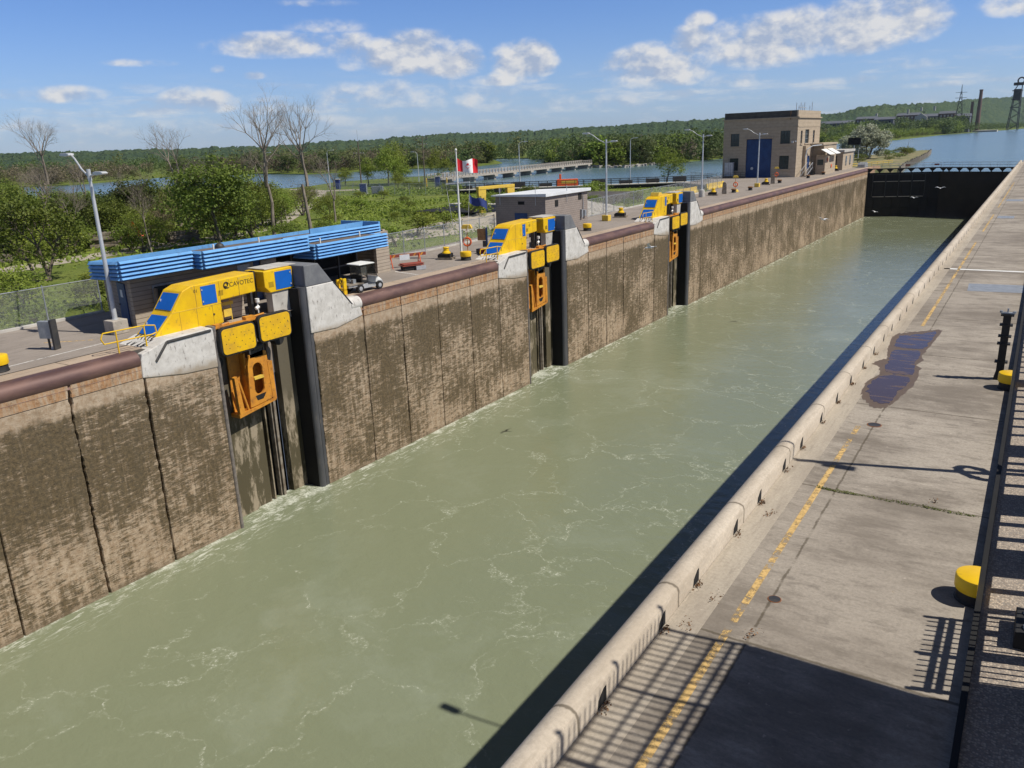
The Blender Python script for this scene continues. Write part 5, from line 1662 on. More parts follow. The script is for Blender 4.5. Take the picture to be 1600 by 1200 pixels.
# ------------------------------------------------------------------ grey block hut
hu = thing('block_hut', 'grey concrete-block hut with a white flat roof behind the middle mooring unit', 'hut')
HX0, HX1, HY0, HY1, HH = -10.2, -4.6, 66.5, 75.0, 3.75
MB().box(HX1 - .25, HX1, HY0, HY1, 0, HH).build('side_wall', 'hut_block', hu)
MB().box(HX0, HX1 - .253, HY0, HY0 + .25, 0, HH).build('front_wall', 'hut_block', hu)
MB().box(HX0, HX1 - .253, HY1 - .25, HY1, 0, HH).box(HX0, HX0 + .25, HY0 + .253, HY1 - .253, 0, HH).build('rear_wall', 'hut_block', hu)
MB().prism([(HX0 - .3, HH + .003), (HX1 + .25, HH + .003), (HX1 + .25, HH + .28), (HX0 - .3, HH + .12)], HY0 - .3, HY1 + .3, 'y').build('roof', 'white_roof', hu)
MB().box(HX0 + 2.2, HX0 + 3.6, HY0 - .04, HY0 - .002, 0, 2.2).build('door', 'door_blue', hu)
MB().box(HX0 + 2.6, HX0 + 3.3, HY0 - .03, HY0 - .002, 3.0, 3.3).build('vent', 'cavern_black', hu)
MB().box(HX1 + .002, HX1 + .04, 68.3, 68.9, 2.7, 3.3).box(HX1 + .002, HX1 + .04, 73.0, 73.7, 3.0, 3.6).build('vent', 'cavern_black', hu)
MB().box(HX1, HX1 + .2, 73.4, 73.7, 1.2, 2.0).box(HX1, HX1 + .2, 74.0, 74.4, 1.3, 1.9).tube((HX1 + .08, 73.9, 1.9), (HX1 + .08, 73.9, 3.4), .04, n=6).build('meter_box', 'galv_steel', hu)
mb = MB()
for (x, y) in ((HX0 + .6, HY0 - .1), (HX0 + 4.6, HY0 - .1), (HX1 + .1, 70.5)): mb.tube((x, y, HH - .8), (x, y, HH + .8), .03, n=5)
mb.build('roof_mast', 'pale_steel', hu)

# ------------------------------------------------------------------ fences
def wire_fence(label, pts, H=2.0, gap=3.0, z=0.0, mat_='galv_steel'):
    o = thing('wire_fence', label, 'fence')
    posts, mb, rails = [], MB(), MB()
    for (a, b) in zip(pts[:-1], pts[1:]):
        L = math.hypot(b[0] - a[0], b[1] - a[1])
        n = max(1, round(L / gap))
        for i in range(n + (b == pts[-1])):
            f = i / n
            posts.append((a[0] + (b[0] - a[0]) * f, a[1] + (b[1] - a[1]) * f))
        mb.add([(a[0], a[1], z + .04), (b[0], b[1], z + .04), (b[0], b[1], z + H - .04), (a[0], a[1], z + H - .04)], [(0, 1, 2, 3)])
        rails.tube((a[0], a[1], z + H), (b[0], b[1], z + H), .028, n=6)
        rails.tube((a[0], a[1], z + .06), (b[0], b[1], z + .06), .02, n=5)
    mb.build('wire_mesh', 'wire_mesh', o)
    rails.build('rail', mat_, o)
    p0 = MB().tube((0, 0, 0), (0, 0, H + .1), .04, n=7).build('post', mat_, o, loc=(posts[0][0], posts[0][1], z))
    for p in posts[1:90]:
        c_ = p0.copy()
        C.objects.link(c_)
        c_.location = (p[0], p[1], z)
    return o


wire_fence('near run of chain-link fence left of the blue-edged shed', [(-11.28, 4), (-11.28, 26.2)])
wire_fence('chain-link fence run between the shed and the notice board', [(-9.9, 46.6), (-9.5, 51.6), (-9.7, 62.9), (-10.3, 66.3)])
wire_fence('long chain-link fence run from the grey hut to the powerhouse yard', [(-10.3, 75.3), (-10.1, 86.7), (-10.8, 103), (-11.3, 128), (-12.4, 140), (-23, 153.5)])
# concrete kerb below the fences
mb = MB()
for (a, b) in (((-11.28, 4), (-11.28, 26.2)), ((-9.9, 45.6), (-9.7, 62.9)), ((-10.3, 75.3), (-10.8, 103)), ((-10.8, 103), (-11.3, 128))):
    mb.add([(a[0] - .1, a[1], 0), (a[0] + .25, a[1], 0), (b[0] + .25, b[1], 0), (b[0] - .1, b[1], 0), (a[0] - .1, a[1], .12), (a[0] + .25, a[1], .12), (b[0] + .25, b[1], .12), (b[0] - .1, b[1], .12)],
           [(0, 1, 5, 4), (1, 2, 6, 5), (2, 3, 7, 6), (3, 0, 4, 7), (4, 5, 6, 7)])
struct(mb.build('fence_kerb', 'pale_concrete'))

# ------------------------------------------------------------------ powerhouse
ph = thing('powerhouse', 'two-storey tan stone powerhouse with a tall blue double door', 'building')
X0, X1, Y0, Y1, ZT, ZC = -22.7, -7.8, 171.0, 190.0, 12.8, 11.35


def wall_with_holes(name, mat_, plane, u0, u1, z0, z1, holes, at, th, parent):
    """rectangular wall cut into pieces round rectangular holes (u, z); plane 'y' or 'x'"""
    us = sorted({u0, u1, *[h[0] for h in holes], *[h[1] for h in holes]})
    mb = MB()
    for a, b in zip(us[:-1], us[1:]):
        zs = [(z0, z1)]
        for h in holes:
            if h[0] < b - 1e-6 and h[1] > a + 1e-6:
                nz = []
                for (c_, d_) in zs:
                    if h[2] > c_: nz.append((c_, min(d_, h[2])))
                    if h[3] < d_: nz.append((max(c_, h[3]), d_))
                zs = nz
        for c_, d_ in zs:
            if d_ - c_ > 1e-4:
                if plane == 'y': mb.box(a, b, at, at + th, c_, d_)
                else: mb.box(at - th, at, a, b, c_, d_)
    o = mb.build(name, mat_, parent)
    return o


fw = [(-21.2, -19.4, 6.25, 8.75), (-21.2, -19.4, 1.4, 3.9), (-11.1, -9.2, 6.5, 9.0), (-11.1, -9.2, 1.6, 4.2)]
wall_with_holes('front_wall', 'powerhouse_stone', 'y', X0, X1, 0, ZC, fw + [(-17.9, -12.7, 0, 7.6)], Y0, .5, ph)
sw_ = [(173.6, 175.0, 6.4, 8.9), (177.2, 180.4, 6.4, 9.1), (183.8, 185.4, 6.4, 8.9)]
wall_with_holes('side_wall', 'powerhouse_stone', 'x', Y0 + .503, Y1, 0, ZC, sw_, X1 - .001, .5, ph)
MB().box(X0, X0 + .4, Y0 + .503, Y1, 0, ZC).box(X0 + .403, X1 - .6, Y1 - .4, Y1, 0, ZC).build('rear_wall', 'powerhouse_stone', ph)
MB().box(X0 + .3, X1 - .3, Y0 + .3, Y1 - .2, ZC + .2, ZC + .5).build('roof', 'asphalt_roof', ph)
MB().box(X0 - .25, X1 + .25, Y0 - .25, Y1 + .25, ZC + .003, ZC + .22).build('cornice', 'powerhouse_stone', ph)
MB().box(X0 + .1, X1 - .353, Y0 + .02, Y0 + .3, ZC + .223, ZT).build('parapet', 'parapet_shade_moss', ph)
MB().box(X1 - .35, X1 - .05, Y0 + .02, Y1 - .1, ZC + .223, ZT).box(X0 + .1, X0 + .4, Y0 + .303, Y1 - .1, ZC + .223, ZT).box(X0 + .403, X1 - .353, Y1 - .4, Y1 - .1, ZC + .223, ZT).build('parapet', 'powerhouse_stone', ph)
MB().box(X0 - .06, X1 + .06, Y0 - .06, Y0 - .002, 9.6, 9.85).box(X0 - .06, -18.2, Y0 - .06, Y0 - .002, 5.3, 5.55).box(-12.4, X1, Y0 - .06, Y0 - .002, 5.3, 5.55).box(X1 + .001, X1 + .06, Y0 + .5, Y1, 9.6, 9.85).build('string_course', 'powerhouse_stone', ph)
for (a, b, c_, d_) in fw:
    w = MB().box(a, b, Y0 + .25, Y0 + .3, c_, d_).build('window', 'dark_glass', ph)
    fr = MB()
    for x in np.linspace(a, b, 4): fr.box(x - .03, x + .03, Y0 + .18, Y0 + .247, c_, d_)
    for z in np.linspace(c_, d_, 4): fr.box(a, b, Y0 + .17, Y0 + .179, z - .03, z + .03)
    fr.build('frame', 'dark_steel', w)
    MB().box(a - .25, b + .25, Y0 - .15, Y0 - .002, c_ - .22, c_ - .003).build('sill', 'powerhouse_stone', w)
for (a, b, c_, d_) in sw_:
    w = MB().box(X1 - .3, X1 - .25, a, b, c_, d_).build('window', 'dark_glass', ph)
    fr = MB()
    for y in np.linspace(a, b, 3): fr.box(X1 - .245, X1 - .18, y - .04, y + .04, c_, d_)
    for z in np.linspace(c_, d_, 4): fr.box(X1 - .179, X1 - .165, a, b, z - .03, z + .03)
    fr.build('frame', 'galv_steel', w)
    MB().box(X1 + .002, X1 + .15, a - .2, b + .2, c_ - .22, c_ - .003).build('sill', 'powerhouse_stone', w)
for k in range(2):
    d = MB().box(-17.88 + k * 2.6, -15.32 + k * 2.6, Y0 + .28, Y0 + .36, 0.02, 7.55).build('door', 'door_blue', ph)
    mb = MB()
    for z in np.arange(.6, 7.4, .75): mb.box(-17.8 + k * 2.6, -15.4 + k * 2.6, Y0 + .25, Y0 + .278, z, z + .05)
    mb.build('door_ribs', 'door_blue', d)
MB().box(-15.33, -15.25, Y0 + .2, Y0 + .249, .02, 7.55).build('door_strip', 'pale_steel', ph)
MB().lathe([(.28, 0), (.28, .03)], n=16).build('round_sign', 'pale_steel', ph, loc=(-16.6, Y0 + .22, 1.8), rot=(R_(90), 0, 0))
MB().box(-18.4, -12.2, Y0 - .12, Y0 - .002, 7.65, 7.95).build('lintel', 'powerhouse_stone', ph)
mb = MB()
for (y, h) in ((175, 1.5), (177, 1.0), (178.5, 1.6), (180, 1.2), (181.5, 1.7), (186, 1.1), (188, 1.9)): mb.tube((-9.3, y, ZC + .5), (-9.3, y, ZT + h), .06, n=5)
mb.box(-9.4, -9.2, 177, 183, ZT + .6, ZT + .7)
mb.build('roof_antennas', 'pale_steel', ph)
MB().tube((X1 - .2, Y0 - .15, 6.9), (X1 - .2, Y0 - .7, 6.9), .12, n=8).box(X1 - 1.0, X1 - .6, Y0 - .5, Y0 - .1, 6.6, 7.0).build('wall_camera', 'pale_steel', ph)
MB().tube((X1 - 1.5, Y0 - .1, ZC - .3), (X1 - 1.5, Y0 - .1, ZT), .06, n=6).build('wall_pipe', 'wood_brown', ph)
vb = thing('vent_cabinet', 'grey ribbed cabinet at the left corner of the powerhouse', 'cabinet', (-20.6, 169.8, 0))
MB().box(-1.1, .6, -.5, .4, .4, 3.1).build('box', 'pale_steel', vb)
MB().box(-.3, -.2, -.52, -.502, .5, 3.0).box(.1, .2, -.52, -.502, .5, 3.0).build('ribs', 'galv_steel', vb)
rl = thing('handrail', 'low dark railing before the powerhouse at its left corner', 'railing', (-21, 168.3, 0))
mb = MB()
for x in np.linspace(-4, 4.0, 9): mb.tube((x, 0, 0), (x, 0, 1.1), .03, n=5)
for z in (.4, .75, 1.1): mb.tube((-4, 0, z), (4, 0, z), .03, n=5)
mb.build('rails', 'dark_steel', rl)
MB().box(-4, 4, -.2, .2, 0, .35).build('footing', 'dark_steel', rl)

an = thing('annex', 'low stone annex with a dark doorway attached right of the powerhouse', 'annex')
MB().box(-7.3, -4.95, 182.0, 194.0, 0, 5.9).build('wall', 'powerhouse_stone', an)
MB().box(-7.5, -4.75, 180.2, 194.2, 5.903, 6.25).build('roof', 'powerhouse_stone', an)
MB().box(-7.798, -7.2, 176.0, 182.0, 0, 5.9).build('recess_wall', 'powerhouse_stone', an)
MB().path([(-7.2, 175.8, 3.6), (-7.0, 176.2, 5.2), (-6.2, 177.2, 5.85), (-5.0, 180.5, 5.95)], .12, n=8).build('pipe', 'pale_steel', an)
MB().box(-7.2, -7.15, 177.5, 179.3, 1.4, 3.9).build('door', 'door_blue', an)
st_ = thing('staircase', 'grey metal staircase with pale handrails at the powerhouse corner', 'stairs', (-6.4, 171.8, 0))
mb = MB()
for k in range(7): mb.box(-.5, .5, k * .7, k * .7 + .5, .2 + k * .2, .25 + k * .2)
mb.build('treads', 'dark_steel', st_)
mb = MB()
for x in (-.55, .55):
    mb.tube((x, 0, .1), (x, 5.0, 1.6), .05, n=6)
    mb.tube((x, 0, 1.1), (x, 5.0, 2.6), .05, n=6)
    for k in range(4): mb.tube((x, k * 1.65, .1 + k * .5), (x, k * 1.65, 1.1 + k * .5), .04, n=5)
mb.build('handrail', 'pale_steel', st_)
bo = thing('operator_booth', 'small tan booth under bright white awnings beside the powerhouse', 'booth')
MB().box(-6.2, -4.35, 181.0, 181.98, 0, 3.9).box(-4.93, -4.35, 181.983, 189.5, 0, 3.6).build('wall', 'powerhouse_stone', bo)
for (y0_, y1_) in ((179.2, 184.0), (185.0, 189.6)):
    MB().prism([(-4.9, 5.0), (-3.1, 4.0), (-3.1, 4.08), (-4.9, 5.1)], y0_, y1_, 'y').build('awning', 'white_paint', bo)
MB().box(-5.9, -4.7, 180.97, 180.998, 1.9, 3.0).build('window', 'dark_glass', bo)
MB().lathe([(.35, 0), (.35, .1)], n=14).build('life_ring', 'safety_orange', bo, loc=(-4.3, 182.9, 2.9), rot=(0, R_(90), 0))
MB().lathe([(.35, 0), (.35, .1)], n=14).build('life_ring', 'safety_orange', bo, loc=(-4.3, 186.8, 1.5), rot=(0, R_(90), 0))
a2 = thing('flat_roofed_annex', 'small separate flat-roofed stone building right of the white awnings', 'building')
MB().box(-10, -4.6, 200.0, 211.8, 0, 3.9).build('wall', 'powerhouse_stone', a2)
MB().box(-10.3, -4.3, 199.7, 212.1, 3.903, 4.4).build('roof', 'pale_concrete', a2)
for y in (203.0, 207.5): MB().box(-4.598, -4.56, y, y + 1.2, .9, 3.0).build('window', 'dark_glass', a2)
MB().box(-9.2, -5.9, 199.95, 199.998, 0, 3.2).build('doorway', 'cavern_black', a2)
bh = thing('billboard', 'dark rectangular sign board on a grey post beside the silver tree', 'sign', (-12.0, 252, -.7), R_(-20))
MB().box(-.1, .1, -.1, .1, 0, 6.6).build('post', 'galv_steel', bh)
MB().box(-1.9, 1.9, -.15, .15, 5.3, 7.2).build('board', 'cavern_black', bh)
gp = thing('grey_tarpaulin', 'grey and white covered equipment at the end of the left wall', 'equipment', (-2.6, 212.5, 0))
MB().prism([(-1.2, 0), (3.0, 0), (2.6, .9), (1.4, 1.2), (.6, .8), (-.6, 1.1), (-1.1, .7)], -.8, .8, 'x').build('cover', 'galv_steel', gp)
yb = thing('yellow_railing', 'yellow railing in front of the pier at the gate', 'railing', (0, 0, 0))
mb = MB()
for y in np.arange(219, 246, 3.0): mb.tube((-8.5 + (y - 219) * .3, y, -.7), (-8.5 + (y - 219) * .3, y, .45), .06, n=5)
for z in (.0, .45): mb.tube((-8.5, 219, z), (-.6, 245.4, z), .06, n=5)
mb.build('rails', 'faded_yellow', yb)
# timber facing of the pier
tf = thing('timber_pier_wall', 'weathered timber piles facing the right side of the pier', 'pier')
mb = MB()
edge = [(4.2, 222), (1.5, 250), (-1, 300), (-4, 350), (-7.5, 392), (-11, 397)]
for (a, b) in zip(edge[:-1], edge[1:]):
    n = int(math.hypot(b[0] - a[0], b[1] - a[1]) / 1.6)
    for i in range(n):
        f = i / n
        x, y = a[0] + (b[0] - a[0]) * f + .3, a[1] + (b[1] - a[1]) * f
        mb.box(x - .18, x + .18, y - .25, y + .25, -3.0, -.35 + rnd.uniform(-.25, .25))
mb.build('piles', 'timber_grey', tf)


# ------------------------------------------------------------------ vegetation
def limb(mb, p, d, L, r, depth, rng, n=6, tips=None, spread=.55, rise=.15, kids=3, shrink=.66):
    """recursive tapering limb"""
    segs = 3
    q = Vector(p)
    dd = Vector(d).normalized()
    for i in range(segs):
        nd = (dd + Vector(rng.normal(0, .10, 3)) + Vector((0, 0, rise * .25))).normalized()
        q2 = q + nd * (L / segs)
        r2 = r * (1 - .16)
        mb.tube(q, q2, r, r2, n=n, cap=False)
        if depth > 0 and i > 0:
            if rng.random() < .75:
                a = nd.orthogonal().normalized()
                a.rotate(Matrix.Rotation(rng.uniform(0, 2 * PI), 3, nd))
                limb(mb, q2, nd * (1 - spread * .7) + a * spread, L * rng.uniform(.45, .7), r2 * .55, depth - 1, rng, max(3, n - 1), tips, spread, rise, kids, shrink)
        q, dd, r = q2, nd, r2
    if depth > 0:
        for k in range(kids):
            a = dd.orthogonal().normalized()
            a.rotate(Matrix.Rotation(2 * PI * k / kids + rng.uniform(-.5, .5), 3, dd))
            limb(mb, q, dd * (1 - spread * .5) + a * spread * rng.uniform(.6, 1.1), L * shrink * rng.uniform(.8, 1.1), r * .72, depth - 1, rng, max(3, n - 1), tips, spread, rise, kids, shrink)
    elif tips is not None:
        tips.append(tuple(q))


def make_tree(name, label, seed, H, leafmat, bark='trunk_bark', nleaf=5000, leafsize=.13, crown=(.42, .34), group=None, cat='tree', low=.12, multi=1):
    """template tree of height 1*H: trunk with limbs, crown of many small leaves gathered in clumps"""
    rng = np.random.default_rng(seed)
    o = thing(name, label, cat, (0, 0, -500), 0, group)
    mb = MB()
    tips = []
    for k in range(multi):
        d = Vector((rng.normal(0, .12 + .2 * (multi > 1)), rng.normal(0, .12 + .2 * (multi > 1)), 1))
        limb(mb, (rng.normal(0, .05 * multi), rng.normal(0, .05 * multi), 0), d, H * .36, H * .022, 3, rng, 7, tips, .6, .25, 3, .68)
    mb.build('trunk', bark, o, smooth=True)
    T = np.array(tips)
    # extra clump centres inside a lumpy ellipsoid
    n_c = 46
    ph = rng.uniform(0, 2 * PI, n_c)
    u = rng.uniform(-1, 1, n_c)
    rr = rng.uniform(.55, 1.0, n_c) ** .5
    wr_, hr = crown[0] * H, crown[1] * H * 1.25
    lump = 1 + .22 * np.sin(3 * ph + seed) + .12 * np.sin(5 * ph + 2 * seed)
    E_ = np.stack([wr_ * lump * rr * np.sqrt(1 - u * u) * np.cos(ph), wr_ * lump * rr * np.sqrt(1 - u * u) * np.sin(ph), H * (low + (1 - low) * .52) + hr * rr * u], 1)
    keep = T[rng.random(len(T)) < .8] if len(T) else T
    cen = np.concatenate([E_, keep]) if len(keep) else E_
    cen = cen[cen[:, 2] > H * low * .8]
    cen[:, 2] = np.minimum(cen[:, 2], H * .97)
    w = rng.uniform(.3, 1.0, len(cen))
    idx = rng.choice(len(cen), nleaf, p=w / w.sum())
    sig = rng.uniform(.032, .075, len(cen))[idx] * H
    off = rng.normal(size=(nleaf, 3)) * sig[:, None] * np.array([1, 1, .72])
    P = cen[idx] + off
    P = P[P[:, 2] > .03 * H]
    out = P - np.array([0, 0, H * .5])
    out /= (np.linalg.norm(out, axis=1)[:, None] + 1e-6)
    v, f = leaves(rng, P, leafsize * rng.uniform(.6, 1.35, len(P)), out * .35 + np.array([0, 0, .45]))
    cloud_mesh('crown', v, f, leafmat, o)
    return o


def make_dead(name, label, seed, H, group=None, lean=(0, 0), kids=3, forks=1):
    rng = np.random.default_rng(seed)
    o = thing(name, label, 'bare tree', (0, 0, -500), 0, group)
    mb = MB()
    limb(mb, (0, 0, 0), Vector((lean[0], lean[1], 1)), H * .42, H * .017, 0, rng, 8, None)
    for k in range(forks):
        a = 2 * PI * k / max(1, forks) + rng.uniform(-.3, .3)
        sp_ = .18 if forks > 1 else .05
        limb(mb, (lean[0] * H * .4, lean[1] * H * .4, H * .40), Vector((lean[0] * .5 + sp_ * math.cos(a), lean[1] * .5 + sp_ * math.sin(a), 1)), H * .26, H * .0125, 4, rng, 6, [], .52, .35, kids, .70)
    mb.build('trunk_and_branches', 'dead_bark', o, smooth=True)
    return o


TH = 'leafy green tree in the dense thicket left of the blue-edged shed'
TG = 'trees of the thicket on the island'
broad = [make_tree('leafy_tree', TH, 11, 9.0, 'leaf_mid', nleaf=9000, leafsize=.13, group=TG, low=.05),
         make_tree('leafy_tree', TH, 12, 8.0, 'leaf_dark', nleaf=9000, leafsize=.12, crown=(.46, .34), group=TG, low=.03, multi=2),
         make_tree('leafy_tree', TH, 13, 8.5, 'leaf_light', nleaf=6500, leafsize=.12, crown=(.40, .36), group=TG, low=.06, multi=2),
         make_tree('leafy_tree', TH, 14, 8.0, 'leaf_mid', nleaf=5500, leafsize=.13, crown=(.42, .33), group=TG, low=.1, multi=3),
         make_tree('leafy_tree', TH, 15, 8.0, 'leaf_brown', nleaf=2600, leafsize=.10, crown=(.42, .38), group=TG, low=.2, multi=3)]
broadH = [9.0, 8.0, 8.5, 8.0, 8.0]
KINDL = [('full-crowned mid green tree in the thicket by the pond', 'full mid green thicket trees'), ('dark green spreading tree in the thicket by the pond', 'dark green thicket trees'),
         ('bright yellow-green tree in the thicket by the pond', 'bright green thicket trees'), ('several-stemmed green tree with gaps in its crown by the pond', 'several-stemmed thicket trees'),
         ('thin brownish half-bare tree in the thicket by the pond', 'brownish half-bare thicket trees')]
SG = 'low shrubs in the field'
shrub0 = make_tree('shrub', 'low green shrub growing in the field behind the fence', 21, 3.0, 'leaf_light', nleaf=1600, leafsize=.09, crown=(.5, .34), cat='shrub', group=SG, low=.03, multi=3)
shrub1 = make_tree('shrub', 'low green shrub growing in the field behind the fence', 22, 3.0, 'leaf_mid', nleaf=1800, leafsize=.09, crown=(.58, .32), cat='shrub', group=SG, low=.02, multi=3)
used = set()


def put(tmpl, H0, x, y, H, z=-.8, label=None, group=None, wide=1.0):
    if label is None and tmpl in broad: label, group = KINDL[broad.index(tmpl)]
    s = H / H0
    rz = rnd.uniform(0, 6.28)
    if id(tmpl) not in used:
        used.add(id(tmpl))
        tmpl.location = (x, y, z)
        tmpl.rotation_euler = (0, 0, rz)
        tmpl.scale = (s * wide, s * wide, s)
        if label: tmpl['label'] = label
        if group: tmpl['group'] = group
        return tmpl
    return copy_tree(tmpl, (x, y, z), rz, label, (s * wide, s * wide, s), group)


# the distinct ones
put(broad[3], 8, -33.2, 34.4, 7.9, label='tree with a forked pale trunk nearest the fence at the far left', wide=1.0)
put(broad[0], 9, -38.7, 56.1, 9.6, label='largest dense green tree just left of centre behind the shed roof', wide=1.15)
put(broad[2], 8.5, -43.5, 50.0, 4.6)
# the thicket
spots = [(-55.1, 43.2, 8.4, 0), (-57, 51.0, 6.6, 1), (-60, 56.6, 5.8, 1), (-56.7, 59.0, 7.4, 1), (-58.6, 67.2, 7.6, 4), (-48.9, 69.5, 7.2, 0),
         (-53.3, 76.6, 6.0, 2), (-63.5, 79.1, 6.6, 4), (-70, 45, 6.8, 1), (-72, 52, 6.2, 2), (-76, 60, 6.0, 0), (-68, 62, 5.6, 1), (-64, 50, 6.4, 2),
         (-80, 48, 6.6, 0), (-90, 52, 6.8, 4), (-86, 60, 5.6, 2), (-98, 60, 6.4, 4), (-95, 72, 4.6, 2), (-104, 66, 6.0, 1), (-110, 78, 5.6, 4), (-120, 70, 6.4, 0),
         (-118, 88, 4.4, 2), (-126.7, 78.7, 6.8, 0), (-130, 90, 4.6, 4), (-66, 70, 5.0, 2), (-74, 72, 4.6, 1), (-82, 78, 4.2, 2), (-70, 84, 5.2, 3), (-60, 88, 5.2, 4), (-78, 92, 4.6, 1),
         (-90, 92, 4.2, 2), (-100, 100, 4.0, 3), (-112, 104, 3.8, 2), (-58, 40, 6.0, 1), (-66, 38, 6.8, 4), (-50, 30, 5.2, 2), (-62, 32, 6.2, 0), (-74, 36, 6.8, 0), (-84, 38, 6.6, 1),
         (-52, 62, 5.6, 2), (-46, 64, 5.4, 1), (-49, 74, 4.4, 2), (-57, 82, 4.2, 2), (-50, 84, 3.6, 2), (-96, 42, 6.6, 0), (-106, 50, 6.6, 4), (-116, 56, 6.4, 2),
         (-44.5, 60.0, 6.6, 0), (-41, 62.5, 5.8, 2), (-92, 106, 4.2, 1), (-104, 114, 4.4, 2), (-120, 112, 4.6, 4), (-84, 112, 3.4, 3), (-72, 100, 3.6, 2), (-64, 98, 3.2, 4),
         (-53.5, 54, 5.4, 0), (-49, 57, 5.6, 4), (-61, 45, 6.0, 2)]
for (x, y, H, k) in spots: put(broad[k], broadH[k], x, y, H * rnd.uniform(.92, 1.06), wide=rnd.uniform(1.0, 1.25))
for i in range(80):     # understorey that closes the thicket
    x = rnd.uniform(-125, -46)
    y = 34 + (-46 - x) * .42 + rnd.uniform(0, 46)
    if -52 < x and y > 80: continue
    put(rnd.choice([shrub1, shrub0]), 3.0, x, y, rnd.uniform(2.2, 4.2), label='low leafy undergrowth bush between the thicket trees', group='undergrowth bushes', wide=1.5)
shrub0b = shrub1b = None
for (x, y, H) in [(-56, 96, 2.0), (-22.7, 69.3, 2.8), (-19.1, 61.8, 2.3), (-23.9, 75.5, 2.6), (-27.9, 86.1, 3.4), (-30.3, 64.2, 2.3), (-32.5, 73.5, 1.9), (-17.5, 55, 2.0), (-15.5, 50.5, 1.9), (-21, 55, 1.6),
                  (-24, 66, 1.6), (-35, 62, 2.2), (-37, 70, 1.8), (-41, 90, 1.3), (-48, 96, 1.2), (-38, 84, 1.4), (-44, 78, 1.7), (-30, 80, 2.0), (-66, 104, 1.5), (-52, 104, 1.2), (-60, 112, 1.2),
                  (-15, 24.5, 1.6), (-18, 30, 1.9), (-22, 27, 1.8), (-14, 20, 1.4), (-24, 33, 1.6), (-15, 35, 1.2), (-28, 38, 1.3), (-13.5, 28, 1.2), (-20, 23.5, 1.6), (-26, 29, 2.2), (-30, 31, 1.8), (-33, 27, 2.0),
                  (-16.5, 84, 1.4), (-15, 92, 1.6), (-17, 99, 1.8), (-20, 106, 2.2), (-26, 110, 2.4), (-29.4, 125, 3.0), (-31, 130, 2.6), (-15.5, 108, 1.6), (-18, 118, 2.0), (-60, 125, 1.6), (-72, 120, 1.6), (-80, 122, 1.4),
                  (-46, 118, 1.4), (-40, 110, 1.6), (-34, 104, 1.8), (-70, 138, 1.8), (-64, 134, 2.0), (-84, 146, 2.2), (-90, 150, 2.0), (-76, 144, 1.8), (-52, 130, 2.2), (-44, 128, 2.2)]:
    put(shrub0 if rnd.random() < .5 else shrub1, 3.0, x, y, H * rnd.uniform(.9, 1.15), wide=rnd.uniform(1.2, 1.7), label='low green shrub growing in the field behind the fence', group=SG)
# young trees on the island's far shore
yt = make_tree('young_tree', 'upright bright young tree by the fenced yard, tallest of that row', 31, 10.5, 'leaf_light', nleaf=4200, leafsize=.17, crown=(.24, .38), group='young trees by the water', low=.12)
for i, (x, y, H, lab) in enumerate([(-110.1, 168.4, 10.7, None), (-107, 162, 9.6, 'dark young tree overlapping the tallest one by the fenced yard'), (-117.5, 166, 7.0, 'bright yellow-green young tree left of the tallest one'),
                         (-105.0, 180, 8.1, 'young tree just left of the flag at the water'), (-112, 174, 5.0, 'small young tree between two utility poles'), (-95.3, 152, 3.6, 'rounded low tree right of the utility pole with the antenna'),
                         (-123.7, 163.8, 4.6, 'small dark tree at the left end of the fenced yard')]):
    put(yt, 10.5, x, y, H, label=lab, wide=1.15 if H > 6 else 1.6)
put(yt, 10.5, -33.1, 166.5, 7.2, label='slender feathery tree at the water left of the powerhouse', wide=1.1)
sv = make_tree('silver_tree', 'large rounded silver-leaved tree beside the pier right of the powerhouse', 41, 10.5, 'leaf_silver', nleaf=20000, leafsize=.30, crown=(.58, .42), low=.0, multi=3)
put(sv, 10.5, -15.5, 296, 10.6)
put(sv, 10.5, -22, 312, 9.0, label='smaller silver-leaved tree partly behind the large one')
for (x, y, H, lab) in ((-21, 270, 4.2, 'dark bush left of the large silver tree'), (-8, 318, 3.6, 'dark bush right of the large silver tree'), (-20, 248, 3.0, 'low bush behind the flat-roofed annex'), (-10, 350, 2.4, 'bush farthest out on the pier'), (-16, 285, 2.2, 'low bush at the foot of the silver tree')):
    put(shrub1, 3.0, x, y, H, label=lab, wide=1.7, z=-.7, group='bushes along the pier')
for (x, y, H) in ((-14, 228, 1.6), (-18, 236, 2.2), (-12, 262, 1.5), (-6, 276, 1.4), (-24, 260, 2.6), (-27, 240, 2.4), (-9, 335, 2.0), (-13, 365, 1.8), (-16, 330, 2.6), (-26, 282, 3.0), (-12, 310, 2.6), (-6, 296, 1.8)):
    put(shrub1, 3.0, x, y, H, z=-.7, label='low scrubby bush on the pier behind the lock gate', wide=1.9, group='scrub on the pier')
